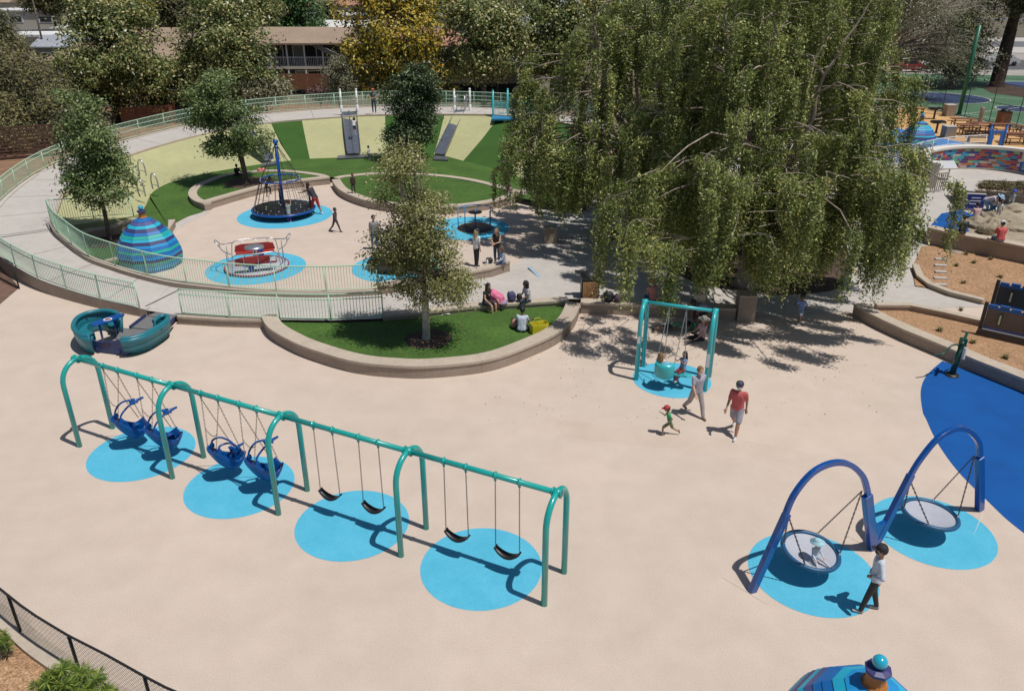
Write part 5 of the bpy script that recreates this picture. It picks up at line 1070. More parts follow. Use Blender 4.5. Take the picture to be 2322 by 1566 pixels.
# terrace bushes
for i, (x, lb) in enumerate([(2236, 'leftmost round brown green bush in the terrace planter'), (2276, 'middle round bush in the terrace planter'), (2318, 'round bush in the terrace planter cut by the right edge')]):
    c = P(x, 447, PZ + .4); tree(c, lb, [(c.x, c.y, c.z + .42, .62, .6, .42)], 130, 44, .10, .04, .12, [mat('bush_leaf%d' % i, (.11, .10, .035), .6, island=.4), mat('bush_tip%d' % i, (.20, .15, .07), .6, island=.3)], tr=.03, th=.15, nl=10, cat_='bush', name='bush', probs=[.6, .4], group='bushes in the terrace planter')
# feathery shrub bottom left
def feather(px, py, z, label, n, R_, H_):
    c = P(px, py, 0); root = thing('bamboo_shrub', c, label, 'shrub'); cen = []; dd = []; mb = MB()
    for k in range(n):
        a = random.uniform(0, 6.28); r_ = R_ * math.sqrt(random.random()); h = H_ * random.uniform(.35, 1) * (1 - .45 * (r_ / R_) ** 2); tip = Vector((r_ * math.cos(a), r_ * math.sin(a), h))
        mb.tube([(tip.x * .25, tip.y * .25, 0), (tip.x * .7, tip.y * .7, h * .6), tip], [.012, .008, .004], 4)
        for q in range(46):
            u = Vector((random.gauss(0, 1), random.gauss(0, 1), random.gauss(.1, .6))).normalized(); cen.append(tip + u * .09); dd.append(u)
    leaf_mesh('foliage', np.array(cen), np.array(dd), .17, .02, [leafmat('feather_leaf', (.20, .30, .045), (.30, .38, .07), trans=.3), leafmat('feather_dark', (.09, .16, .04))], root, rng.choice(2, len(cen), p=[.72, .28])); mb.build('stems', M_twig, root)
feather(182, 1655, 0, 'feathery bright green shrub growing through the bottom left fence', 130, .62, 1.55)
feather(-10, 1500, 0, 'small dark twig of a shrub at the left edge by the fence', 22, .28, .8)
# ---------------- weeping trees
LM_w = [leafmat('weep_leaf', (.125, .17, .045), (.24, .28, .08), isl=.4, scale=.5, trans=.32), leafmat('weep_light', (.40, .46, .14), (.52, .55, .2), trans=.32), leafmat('weep_yellow', (.46, .40, .1), (.54, .46, .13), trans=.3)]
def weeping(base, label, blobs, nclump, strands, Lleaf, Wleaf, zmin=1.9, tr=.42, seed=1, forks=5, lo=.5, maxL=2.8, space=.055, twigs=260):
    base = Vector(base); root = thing('weeping_tree', base, label, 'tree', group='large weeping trees')
    B = [(b[0] - base.x, b[1] - base.y, b[2] - base.z) + tuple(b[3:]) for b in blobs]; lows = zmin
    cc, u = shell_points(B, nclump, lo); keep = cc[:, 2] > lows + .4; cc = cc[keep]; u = u[keep]; n = len(cc); cens = []; dirs = []; prs = []; nbs = []
    tw = MB()
    out = u.copy(); out[:, 2] = 0; out = unit(out + 1e-4)
    for i in range(n):
        cl = rng.uniform(.14, .46); Lc = rng.uniform(.9, maxL * 1.12); ns = int(strands * (.35 + 1.9 * cl) * rng.uniform(.7, 1.2)); tone = rng.random()
        st_ = cc[i] + rng.normal(size=(ns, 3)) * np.array([cl, cl, cl * .35]) * .6
        for s_ in range(ns):
            L = Lc * rng.uniform(.55, 1.1); L = min(L, max(st_[s_, 2] - lows + rng.uniform(-.4, .5), .4)); m = max(4, int(L / space)); t = (np.arange(m) + rng.random(m)) / m
            arch = np.minimum(t * 2.2, 1); sway = rng.normal(size=2) * .09
            p = st_[s_] + out[i] * (.42 * np.sin(arch * math.pi / 2))[:, None] * min(L, 1.4) * .6; p[:, 2] += .12 * np.sin(np.minimum(t * 3.5, math.pi)) - L * t ** 1.25; p[:, 0] += sway[0] * t + (cc[i][0] - st_[s_, 0]) * .55 * t; p[:, 1] += sway[1] * t + (cc[i][1] - st_[s_, 1]) * .55 * t
            p += rng.normal(size=(m, 3)) * .05; cens.append(p); d = rng.normal(size=(m, 3)) * np.array([1, 1, .8]) + np.array([0, 0, -.45]); dirs.append(d)
            r_ = rng.random(m); nbs.append(np.repeat((out[i] * .55 + np.array([.15, -.1, .55]))[None], m, 0)); prs.append(np.where(r_ < .06 + .42 * tone ** 1.5, 1, 0) + np.where(r_ > .985 - .05 * (tone > .8), 2, 0) * (r_ >= .5))
    cen = np.concatenate(cens); d = np.concatenate(dirs); pr = np.clip(np.concatenate(prs), 0, 2)
    leaf_mesh('crown', cen, d, Lleaf, Wleaf, LM_w, root, pr, np.concatenate(nbs))
    ctr = Vector(B[0][:3]); top = max(b[2] + b[5] * .55 for b in B); mb = MB(); H = 2.2
    mb.tube([(0, 0, -.1), (0, 0, .2), (.08, -.05, H * .6), (ctr.x * .1, ctr.y * .1, H)], [tr * 1.5, tr * 1.15, tr * .95, tr * .9], 12)
    mains = []
    for k in range(forks):
        a = 2 * math.pi * k / forks + seed; e = Vector((ctr.x * .6 + math.cos(a) * B[0][3] * .4, ctr.y * .6 + math.sin(a) * B[0][4] * .4, top * random.uniform(.75, 1)))
        mains.append(limb(mb, (ctr.x * .1, ctr.y * .1, H - .1), e, tr * .5, tr * .09, .06, 9, .16))
    for i in random.sample(range(n), min(90, n)):
        q = Vector(cc[i]); m_ = min(mains, key=lambda m: min((p - q).length for p in m)); j = min(range(2, len(m_)), key=lambda j: (m_[j] - q).length + (m_[j].z - q.z > 0) * 1.5)
        limb(mb, m_[j], q, .05, .015, .12, 6, .22)
    mb.build('trunk', M_trunkgray, root)
    for i in random.sample(range(n), min(twigs, n)):
        q = Vector(cc[i]); o_ = Vector(out[i]); L = random.uniform(.5, 1.5); pts = [q - o_ * .9 + Vector((random.uniform(-.3, .3), random.uniform(-.3, .3), .1)), q + Vector((0, 0, .25)), q + o_ * .35 + Vector((random.uniform(-.2, .2), random.uniform(-.2, .2), .1)), q + o_ * .5 + Vector((0, 0, -L * .6))]
        tw.tube(cat([tuple(p) for p in pts], 3), .014, 3, caps=False)
        if random.random() < .5: tw.tube([q + Vector((0, 0, .25)), q + Vector((random.uniform(-.6, .6), random.uniform(-.6, .6), random.uniform(0, .5)))], .010, 3, caps=False)
    tw.build('bare_twigs', M_twig, root)['kind'] = 'stuff'; return root
b = P(1690, 648); weeping(b, 'front weeping tree with its trunk in the dark mulch near the pillar', [(b.x + .3, b.y + .2, 6.4, 5.4, 6.2, 5.2), (b.x - 3.4, b.y - 5.4, 5.0, 3.4, 2.7, 1.9), (b.x + 1.0, b.y - 5.4, 5.4, 3.5, 2.9, 2.0), (b.x + 2.9, b.y - 2.2, 4.2, 2.2, 2.8, 1.9), (b.x, b.y + 1, 10.0, 4.4, 4.4, 3.6)], 420, 38, .12, .05, seed=.4, maxL=3.3, zmin=2.1)
b = P(1738, 462, .1); weeping(b, 'rear weeping tree with pale forked trunk and the tallest crown', [(b.x - .9, b.y, 7.5, 6.7, 6.5, 6.2), (b.x + 1.4, b.y - 3.5, 5.0, 3.4, 3.6, 3.0), (b.x - 1, b.y, 12.0, 6, 5.5, 4)], 340, 28, .15, .07, zmin=2.2, seed=2.1, space=.07, maxL=3.4)
b = P(1425, 530); weeping(b, 'left weeping tree whose branches hang over the lawn island', [(b.x - 1.2, b.y, 5.8, 4.9, 5.0, 4.4), (b.x - 4.4, b.y - 1.4, 4.2, 2.6, 2.8, 2.2), (b.x - .6, b.y - 3.0, 4.4, 3.6, 3.4, 2.2), (b.x + 1.0, b.y, 8.8, 4.2, 4.4, 3)], 300, 27, .14, .065, zmin=2.0, seed=1.2, space=.065, maxL=3.2)
# ================================================================ BUILDINGS BEHIND
def gable(root, cx, cy, w_, d_, z0, rise, over, m, o, nm='roof', hip=0.0):
    x0, x1, y0, y1 = cx - w_ / 2 - over, cx + w_ / 2 + over, cy - d_ / 2 - over, cy + d_ / 2 + over; h_ = hip * d_ / 2
    top = [(x0 + h_, cy, z0 + rise), (x1 - h_, cy, z0 + rise)]; bt_ = [(x0, y0, z0), (x1, y0, z0), (x1, y1, z0), (x0, y1, z0)]; lw = [(x, y, z - .14) for x, y, z in bt_]
    mb = MB().add([Vector(v) - o for v in bt_ + top + lw], [(0, 1, 5, 4), (2, 3, 4, 5), (1, 2, 5), (3, 0, 4), (6, 7, 1, 0), (7, 8, 2, 1), (8, 9, 3, 2), (9, 6, 0, 3), (9, 8, 7, 6)]); return mb.build(nm, m, root)
def rmat(nm, c): return ramp_layers(nm, (c, [(.25, g1(.85), g1(1.1), 5), (3, g1(.9), g1(1.08), 4)]))
R_brown, R_pink, R_white, R_grey = rmat('shingle_brown', (.36, .27, .20)), rmat('roof_terracotta', (.42, .22, .16)), rmat('roof_white', (.68, .68, .67)), rmat('roof_grey', (.36, .38, .42))
W_dark, W_cream, W_grey = mat('siding_dark', (.075, .08, .09), .75, var=.1), mat('stucco_cream', (.55, .50, .42), .8), mat('siding_grey', (.20, .20, .19), .75, var=.12)
M_glass = mat('window_glass', (.03, .04, .05), .08, spec=.8); M_curtain = mat('curtain', (.25, .29, .28), .8)
# balcony apartments
yb = 92.0; p0, p1 = PY(612, 183, yb), PY(775, 183, yb); xw0, xw1 = p0.x - 9, p1.x + 3.5; ze = PY(690, 96, yb).z; zr = PY(690, 64, yb + 5).z
ap = thing('apartment_building', ((xw0 + xw1) / 2, yb, 0), 'two storey dark apartment building with a white railed balcony and brown roof', 'building'); o = Vector(ap.location)
zm = PY(690, 152, yb).z
MB().box(Vector(((xw0 + xw1) / 2, yb + 5.5, ze / 2)) - o, (xw1 - xw0, 9.0, ze)).build('wall', W_dark, ap)
gable(ap, (xw0 + xw1) / 2, yb + 4.6, xw1 - xw0, 10.0, ze, zr - ze + .15, .9, R_brown, o, hip=.3)
MB().box(Vector(((xw0 + xw1) / 2, yb - .45, ze - .12)) - o, (xw1 - xw0 + 1.8, .08, .26)).build('fascia', W_cream, ap)
MB().box(Vector(((xw0 + xw1) / 2, yb + .1, zm)) - o, (xw1 - xw0, 1.9, .28)).build('balcony_floor', W_cream, ap)
for px in (620, 658, 697, 738, 779):
    x = PY(px, 150, yb).x; MB().box(Vector((x, yb - .75, ze / 2)) - o, (.14, .14, ze)).build('post', M_whitep, ap)
mb = MB(); x = xw0
while x < xw1: mb.tube([Vector((x, yb - .82, zm + .1)) - o, Vector((x, yb - .82, zm + 1.05)) - o], .018, 4, caps=False); x += .19
mb.beam(Vector((xw0, yb - .82, zm + 1.08)) - o, Vector((xw1, yb - .82, zm + 1.08)) - o, .06, .06).build('balcony_railing', M_whitep, ap)
for px0, px1, z0, z1 in ((663, 716, zm + .15, ze - .35), (605, 640, zm + .15, ze - .35), (664, 722, .2, zm - .5), (732, 748, .2, zm - .5)):
    a, b_ = PY(px0, 150, yb).x, PY(px1, 150, yb).x; f = MB(); zc_ = (z0 + z1) / 2; w_ = b_ - a
    for s_ in (0, .5, 1): f.box(Vector((a + w_ * s_, yb + .95, zc_)) - o, (.1, .1, z1 - z0))
    f.box(Vector(((a + b_) / 2, yb + .95, z1)) - o, (w_ + .1, .1, .1)); fo = f.build('window_frame', M_whitep, ap)
    MB().box(Vector((a + w_ * .25, yb + .98, zc_)) - o, (w_ * .5, .02, z1 - z0)).build('pane', M_curtain, fo); MB().box(Vector((a + w_ * .75, yb + .98, zc_)) - o, (w_ * .5, .02, z1 - z0)).build('pane', M_glass, fo)
mb = MB().beam(Vector((p1.x - 2.6, yb - .4, ze - .2)) - o, Vector((p1.x + 1.8, yb - 2.8, zm + .6)) - o, .15, .5); mb.build('stair_cover', W_grey, ap)
def fence_boards(name, a, b_, h, m, label, n=7, gap=.25, z=0):
    a, b_ = Vector(a), Vector(b_); t = thing(name, a, label, 'fence'); L = b_ - a; rz = math.atan2(L.y, L.x); mb = MB()
    for k in range(n): mb.box(L / 2 + Vector((0, 0, h * (k + .5) / n)), (L.length, .04, h / n * (1 - gap)), rz=rz)
    mb.build('boards', m, t)
    for p in resample([Vector((0, 0, 0)), L], max(1, int(L.length / 2.4))): MB().box(p + Vector((0, 0, h / 2)) + Vector((math.sin(rz), -math.cos(rz), 0)) * -.06, (.1, .1, h + .05), rz=rz).build('post', m, t)
fence_boards('board_fence', PY(625, 206, 88), PY(742, 200, 88), 1.6, M_wood, 'reddish brown board fence below the balcony building', 6, .06)
fence_boards('slat_fence', P(15, 372, 0) + Vector((-4, 0, 0)), P(133, 352, 0), 2.3, M_darkwood, 'dark brown slatted fence with gaps at the left behind the ring railing', 10, .38)
fence_boards('board_fence', PY(280, 292, 71), PY(400, 268, 73), 1.5, M_wood, 'brown board fence in front of the grey shed', 5, .06)
sheet('mulch_bed', [(-75, 50), (-29.3, 44), (-29.6, 52), (-28, 58), (-24, 64.5), (-15, 69), (-6, 69), (4, 66), (9, 62), (12, 80), (-20, 84), (-70, 80)], -.03, mat('garden_soil', (.26, .15, .09), .95, var=.3, scale=1.5))
sheet('garden_path', [(-21, 70), (-8, 69.5), (0, 70), (6, 74), (-6, 80), (-20, 80)], -.02, M_conc)
def house(px, py, Y, w_, d_, h, roofm, wallm, label, rise=.9, hip=0, over=.5, group=None, wins=3, flat=False):
    c = PY(px, py, Y); z0 = -.06; t = thing('house', (c.x, Y, z0), label, 'house', group=group); o = Vector(t.location); zt = h
    wl = MB().box((0, d_ / 2, zt / 2), (w_, d_, zt)).build('wall', wallm, t)
    if flat: MB().box((0, d_ / 2, zt + .15), (w_ + .8, d_ + .8, .3)).box((w_ * .2, d_ * .5, zt + .6), (1.2, 1.2, .7)).build('roof', roofm, t)
    else: gable(t, c.x, Y + d_ / 2, w_, d_, z0 + zt, rise, over, roofm, o, hip=hip)
    for k in range(wins):
        x = -w_ / 2 + w_ * (k + .5) / wins; f = MB().box((x, -.03, zt * .55), (w_ * .16, .1, zt * .38)).build('window', M_whitep, t); MB().box((x, -.09, zt * .55), (w_ * .13, .02, zt * .31)).build('pane', M_glass, f)
    return t
house(345, 118, 96, 17, 11, 3.4, R_brown, W_grey, 'long brown roofed building behind the large left magnolias', 2.2, .5)
house(225, 150, 98, 12, 10, 3.0, R_brown, W_grey, 'brown roofed wing at the far left behind the magnolias', 1.8, .5)
house(860, 110, 105, 20, 11, 4.2, R_pink, W_grey, 'terracotta roofed building behind the yellow magnolia', 1.6, .4)
sh = house(412, 262, 76, 5.2, 4.2, 2.5, R_grey, W_grey, 'grey board shed with a white framed window behind the ring railing', .25, wins=0); mb = MB()
for k in range(26): mb.box((-2.6 + k * .208, -.02, 1.25), (.03, .04, 2.5))
mb.build('battens', W_grey, sh); f = MB().box((.2, -.05, 1.5), (1.5, .08, 1.3)).build('window', M_whitep, sh); MB().box((.2, -.1, 1.45), (1.25, .03, 1.1)).build('pane', M_glass, f); MB().box((.2, -.25, 2.25), (2.6, .5, .06)).build('awning', W_cream, sh)
c = PY(1085, 200, 86); t = thing('carport_building', (c.x, 86, 0), 'grey panelled upper storey over a dark carport behind the forked magnolia', 'building')
z1_, z2_ = PY(1085, 188, 86).z, PY(1085, 150, 86).z
up = MB().box((0, 3, (z1_ + z2_) / 2), (13, 7, z2_ - z1_)); up.build('wall', mat('panel_beige', (.30, .28, .24), .8, var=.1), t); mb = MB()
for k in range(30): mb.box((-6.4 + k * .44, -.52, (z1_ + z2_) / 2), (.05, .05, z2_ - z1_))
mb.build('battens', W_grey, t); MB().box((0, 6, z1_ / 2), (13, .3, z1_)).build('back_wall', W_dark, t); MB().box((0, 3, z2_ + .1), (14, 8, .2)).build('roof', R_grey, t)
for x in (-6, -2, 2, 6): MB().box((x, -.3, z1_ / 2), (.2, .2, z1_)).build('post', W_dark, t)
far = [(85, 68, 128, 13, 8, 3.6, R_white, W_cream, 'white flat roofed house left of the big magnolia top', 1), (145, 82, 118, 9, 7, 3.0, R_grey, W_grey, 'grey roofed cottage at the far left between tree crowns', 0), (180, 48, 150, 10, 8, 3.4, R_white, W_cream, 'white roofed house behind the left magnolia', 1),
       (345, 5, 235, 34, 16, 4.2, R_pink, W_cream, 'long terracotta roof at the top edge left of centre', 0), (330, 30, 190, 16, 9, 3.4, R_white, W_cream, 'white flat roof in front of the long terracotta roof', 1), (418, 40, 170, 14, 9, 3.2, R_brown, W_cream, 'brown roofed house beyond the second magnolia', 0), (300, 66, 135, 12, 8, 3.0, R_brown, W_cream, 'low brown roofed house seen over the left magnolia', 0),
       (600, 52, 150, 9, 8, 3.2, R_white, W_cream, 'white domed looking roof left of the round green tree', 0), (745, 48, 150, 15, 9, 3.4, R_white, R_white, 'pale blue white roof right of the round green tree', 0), (755, 5, 240, 30, 15, 4.4, R_pink, W_cream, 'terracotta roof at the top edge above the balcony building', 0), (720, 22, 200, 18, 10, 3.4, R_white, W_cream, 'long white roofed house by the parked cars', 1),
       (1190, 50, 160, 14, 9, 3.6, R_grey, W_cream, 'grey blue roof between the magnolia tops', 0), (1150, 62, 145, 10, 8, 3.2, R_white, W_cream, 'small white roof right of the yellow magnolia', 0), (1395, 28, 150, 7, 6, 3.4, R_grey, mat('orange_siding', (.36, .17, .08), .8), 'small orange timber house at the top behind the weeping tree', 0), (1330, 5, 230, 30, 14, 4.4, R_grey, W_cream, 'wide grey roof at the top edge right of centre', 0),
       (1020, 20, 190, 14, 10, 3.6, R_white, W_cream, 'white roof above the gap beside the yellow magnolia', 1), (560, 25, 200, 18, 10, 3.6, R_brown, W_cream, 'brown roof with white eaves above the second magnolia', 0), (500, 2, 260, 24, 12, 4, R_pink, W_cream, 'far terracotta roof above the second magnolia', 0), (30, 20, 210, 22, 12, 4, R_white, W_cream, 'white roof at the top left corner', 1)]
for a in far: house(*a[:9], rise=1.3, wins=3, flat=bool(a[9]))
cn = {'white': R_white, 'grey': R_grey, 'terracotta': R_pink, 'brown': R_brown}
for row, Y in enumerate((300, 380)):
    for k in range(8):
        x = -1161 * Y / 1792 * 1.02 + (k + random.uniform(.15, .6)) * Y * .155; col = random.choice(['white', 'white', 'grey', 'terracotta', 'brown'])
        t_ = thing('house', (x, Y, -.06), '%s roofed house, %s from the left in the %s row of far houses' % (col, ('first', 'second', 'third', 'fourth', 'fifth', 'sixth', 'seventh', 'eighth')[k], ('nearer', 'farthest')[row]), 'house', group='houses in the most distant rows')
        w_, d_, h = random.uniform(14, 24), random.uniform(9, 13), random.uniform(3.2, 4.6); MB().box((0, 0, h / 2), (w_, d_, h)).build('wall', W_cream, t_); gable(t_, x, Y, w_, d_, h - .06, 1.6, .5, cn[col], Vector(t_.location))
sheet('road', [(-140, 205), (80, 196), (80, 203), (-140, 212)], -.04, M_asph); sheet('road', [(-260, 255), (200, 250), (200, 262), (-260, 268)], -.04, M_asph)
# cars
def car(x, y, z, rz, m, label, van=False):
    t = thing('parked_car', (x, y, z), label, 'car', rz=rz, group='cars parked in the distance'); prof = [(-2.15, .35), (-2.2, .75), (-1.9, .95), (-1.35, 1.0), (-.75, 1.42), (.9, 1.45), (1.6, 1.0), (2.1, .9), (2.2, .5), (2.1, .35)]
    if van: prof = [(-2.2, .35), (-2.25, .9), (-1.7, 1.1), (-1.2, 1.75), (2.1, 1.8), (2.2, 1.0), (2.2, .35)]
    n = len(prof); mb = MB().add([(a, -.88, b) for a, b in prof] + [(a, .88, b) for a, b in prof], [tuple(range(n)), tuple(range(n, 2 * n))[::-1]] + [(i, n + i, n + (i + 1) % n, (i + 1) % n) for i in range(n)]); mb.build('body', m, t)
    MB().box((0, 0, 1.22 if not van else 1.42), (1.7, 1.79, .3)).build('windows', M_glass, t)
    for sx in (-1.35, 1.35):
        for sy in (-.8, .8): MB().tube([(sx, sy - .1, .33), (sx, sy + .1, .33)], .33, 14).build('wheel', M_rubber, t)
cw, cg, cs = mat('car_white', (.7, .7, .7), .25, coat=.6), mat('car_grey', (.2, .22, .24), .25, coat=.6), mat('car_red', (.35, .04, .05), .25, coat=.6)
for px, Y, z, m, lb, v in [(572, 175, -.06, cw, 'white van parked near the far white roofs at the top centre left', True), (730, 172, -.06, cw, 'white pickup looking car right of the round green tree', False), (750, 178, -.06, cw, 'second white car parked behind the round green tree', False), (1140, 150, -.06, cg, 'grey car between the far roofs behind the magnolias', False), (2225, 112, .62, cg, 'grey car on the road behind the redwood', False), (2290, 116, .62, cw, 'white car on the road at the top right', False), (2075, 108, .62, cs, 'red car seen through the sycamore twigs', False)]:
    q = PY(px, 60, Y); car(q.x, Y, z, random.uniform(-.15, .15), m, lb, v)
for i, (px, Y, h) in enumerate([(88, 120, 10), (785, 130, 11), (293, 150, 9)]):
    q = PY(px, 60, Y); t = thing('utility_pole', (q.x, Y, 0), ['grey pole among the trees at the top left', 'dark pole beside the yellow magnolia top', 'wooden pole near the distant yellow tree'][i], 'pole'); MB().tube([(0, 0, 0), (0, 0, h)], [.16, .1], 8).build('shaft', M_trunk, t); MB().box((0, 0, h - .8), (1.8, .1, .12)).build('cross_arm', M_trunk, t)
# ================================================================ PEOPLE
SK = dict(light=(.55, .33, .23), tan=(.38, .21, .13), brown=(.17, .085, .05), dark=(.07, .035, .022))
_pm = {}
def pm(col, rough=.75):
    k = tuple(round(v, 3) for v in col)
    if k not in _pm: _pm[k] = mat('cloth_%d' % len(_pm), col, rough, var=.12, scale=9, bump=.25, bscale=25)
    return _pm[k]
def cone(mb, a, b, ra, rb, n=10):           # capsule between two joints
    a, b = Vector(a), Vector(b); d = b - a
    if d.length < 1e-5: mb.ball(a, ra, n); return
    u = d.normalized(); pts = []; rs = []
    for k in range(4): t = math.pi / 2 * (1 - k / 4); pts.append(a - u * ra * math.sin(t)); rs.append(max(ra * math.cos(t), ra * .02))
    pts.append(a); rs.append(ra); pts.append(b); rs.append(rb)
    for k in range(1, 5): t = math.pi / 2 * k / 4; pts.append(b + u * rb * math.sin(t)); rs.append(max(rb * math.cos(t), rb * .02))
    mb.tube(pts, rs, n)
def skinned(mb, name, m, parent, vox, sm=4):
    o = mb.build(name, m, parent)
    r_ = o.modifiers.new('remesh', 'REMESH'); r_.mode = 'VOXEL'; r_.voxel_size = vox; r_.use_smooth_shade = True
    if sm: s_ = o.modifiers.new('smooth', 'SMOOTH'); s_.factor = .5; s_.iterations = sm
    return o
def rot(v, ax, deg): return Matrix.Rotation(R(deg), 3, ax) @ Vector(v)
POSES = dict(   # thigh forward, knee bend (left, right); arm forward, arm out, elbow; torso lean
    stand=dict(th=(4, -4), kn=(3, 3), af=(5, -3), ao=(8, 8), el=(12, 12), lean=2),
    walk=dict(th=(24, -20), kn=(6, 22), af=(-18, 22), ao=(8, 8), el=(18, 26), lean=4),
    run=dict(th=(48, -22), kn=(48, 40), af=(-35, 45), ao=(10, 10), el=(85, 85), lean=12),
    sit=dict(th=(86, 84), kn=(84, 78), af=(28, 24), ao=(8, 8), el=(48, 48), lean=10, seat=1),
    floor=dict(th=(92, 84), kn=(12, 16), af=(20, 24), ao=(14, 14), el=(40, 40), lean=-4, seat=1, spread=14),
    cross=dict(th=(82, 82), kn=(112, 112), af=(35, 35), ao=(14, 14), el=(55, 55), lean=12, seat=1, spread=42),
    hips=dict(th=(14, -8), kn=(4, 8), af=(-8, -16), ao=(34, 34), el=(95, 95), lean=0, hip=1),
    cross_arms=dict(th=(4, -4), kn=(3, 3), af=(28, 28), ao=(6, 6), el=(105, 105), lean=2, hip=1),
    push=dict(th=(22, -12), kn=(20, 10), af=(75, 80), ao=(8, 8), el=(15, 15), lean=28),
    hold=dict(th=(6, -6), kn=(6, 6), af=(85, 95), ao=(8, 8), el=(40, 40), lean=6),
    bend=dict(th=(50, 30), kn=(50, 30), af=(50, 60), ao=(8, 8), el=(10, 10), lean=68),
    climb=dict(th=(55, 5), kn=(60, 15), af=(110, 80), ao=(10, 10), el=(30, 40), lean=30),
    swing=dict(th=(80, 76), kn=(60, 70), af=(60, 60), ao=(30, 30), el=(70, 70), lean=-6, seat=1),
    hang=dict(th=(0, 0), kn=(6, 6), af=(165, 165), ao=(12, 12), el=(8, 8), lean=0))
def person(loc, h, face, pose, label, skin='tan', top=(.5, .5, .5), sleeve=.5, legs=(.1, .1, .12), leglen=1.0, hair=(.02, .015, .012), hairlen=.5, hat=None, mask=None, shoes=(.5, .5, .5), skirt=False, girth=1.0, vox=.022, seat=None, fingers=False, tilt=None, dress=None, group=None):
    p = dict(POSES[pose]); s = h / 1.75; kid = h < 1.35; root = thing('person', loc, label, 'person', rz=R(face - 90), group=group)
    hr = .116 * (s ** .35 if kid else 1.0) * (1 if not kid else .95); g = girth; leg = .43 * s; spr = p.get('spread', 3)
    if p.get('seat'): hipz = (seat if seat is not None else 0) + .11 * s * g
    else: hipz = None
    def legj(side, thf, kn):
        hip = Vector((side * .09 * s * g, 0, 0)); a = rot((0, 0, -leg), 'X', thf); a = rot(a, 'Z', -side * spr if thf > 40 else 0); a = rot(a, 'Y', -side * 3 if thf <= 40 else 0)
        k = hip + a; b = rot((0, 0, -leg * .98), 'X', thf - kn); b = rot(b, 'Z', (-side * spr if thf > 40 else 0) if pose != 'cross' else side * 45); return hip, k, k + b
    Lg = [legj(sd, p['th'][i], p['kn'][i]) for i, sd in enumerate((-1, 1))]
    if hipz is None: hipz = -min(q[2].z for q in Lg) + .075 * s
    if pose == 'cross': Lg = [(a, Vector((b.x, b.y, max(b.z, -hipz + .08 * s))), Vector((-(1 if i else -1) * .08 * s, .30 * s, -hipz + .07 * s))) for i, (a, b, c_) in enumerate(Lg)]
    O = Vector((0, 0, hipz)); Lg = [tuple(v + O for v in q) for q in Lg]
    up_ = rot((0, 0, 1), 'X', -p['lean']); fw = rot((0, 1, 0), 'X', -p['lean'])
    hl = lambda z, y=0, x=0: O + up_ * z * s + fw * y * s + Vector((x * s, 0, 0))
    sh_w = .175 * (.95 if kid else 1) * (g * .5 + .5); neck, head = hl(.56), hl(.56) + up_ * (.065 * s + hr * .95) + fw * .02
    hu = (up_ + Vector((0, 0, 1))).normalized() if p['lean'] > 20 else up_; arms = []
    for i, sd in enumerate((-1, 1)):
        S_ = hl(.50, 0, sd * sh_w); a = rot((0, 0, -.29 * s), 'X', p['af'][i] - p['lean'] * (.5 if p['lean'] > 20 else 1)); a = rot(a, 'Y', -sd * p['ao'][i]); E_ = S_ + a
        b = rot((0, 0, -.25 * s), 'X', p['af'][i] - p['lean'] * .5 + p['el'][i] * (1 if not p.get('hip') else .55))
        if p.get('hip'): b = b * .55 + Vector((-sd * .17 * s, .05 * s, -.02 * s)); b = b.normalized() * .25 * s
        b = rot(b, 'Y', -sd * p['ao'][i] * .4) if not p.get('hip') else b; arms.append((S_, E_, E_ + b, b.normalized(), sd))
    skm = pm(SK[skin], .55); mb = MB()
    def torso(m, e):
        cone(m, hl(.46, 0, -sh_w * .82), hl(.46, 0, sh_w * .82), .066 * s * g + e, .066 * s * g + e)
        for sd in (-1, 1):
            cone(m, hl(.40, .0, sd * .075), hl(.16, .0, sd * .062), .098 * s * g + e, .088 * s * g + e); cone(m, hl(.16, 0, sd * .06), hl(.0, 0, sd * .07), .088 * s * g + e, .098 * s * g + e)
        cone(m, hl(.42), hl(.0), .103 * s * g + e, .103 * s * g + e)
    torso(mb, 0); cone(mb, hl(.48), neck + up_ * .05 * s, .055 * s, .048 * s)
    mb.ball(head, hr, 14, sc=(.78, .92, 1.08)); hc = head; mb.ball(hc - hu * hr * .45 + fw * hr * .22, hr * .62, 10, sc=(.85, .9, .8))
    mb.ball(hc + fw * hr * .93 - hu * hr * .12, hr * .17, 8, sc=(.8, 1.1, 1.3))
    for sd in (-1, 1): mb.ball(hc + Vector((sd * hr * .78, 0, 0)), hr * .2, 8, sc=(.45, .8, 1.2))
    for (S_, E_, W_, bd, sd) in arms:
        cone(mb, S_, E_, .047 * s * g, .038 * s * g); cone(mb, E_, W_, .038 * s * g, .025 * s)
        pl = W_ + bd * .05 * s; cone(mb, W_ + bd * .015 * s, W_ + bd * .075 * s, .030 * s, .034 * s)
        px_ = bd.cross(Vector((0, 1, .3))).normalized()
        for k in range(4):
            f0 = W_ + bd * .085 * s + px_ * (k - 1.5) * .021 * s; ln = (.065, .078, .075, .058)[k] * s; cv = (Vector((0, .35, 0)) + Vector((-sd * .25, 0, 0))) * .5
            f1 = f0 + (bd + cv * .4).normalized() * ln * .55; cone(mb, f0, f1, .0105 * s, .0095 * s, 6); cone(mb, f1, f1 + (bd + cv * 1.6).normalized() * ln * .5, .0095 * s, .008 * s, 6)
        cone(mb, W_ + bd * .03 * s + px_ * .028 * s, W_ + bd * .075 * s + px_ * .062 * s + Vector((0, .01, 0)), .012 * s, .0095 * s, 6)
    for hip, kn_, an in Lg:
        cone(mb, hip, kn_, .082 * s * g, .052 * s * g); cone(mb, kn_, kn_.lerp(an, .35), .052 * s * g, .056 * s * g); cone(mb, kn_.lerp(an, .35), an, .056 * s * g, .034 * s)
    body = skinned(mb, 'body', skm, root, vox * (.6 if fingers else 1), 3)
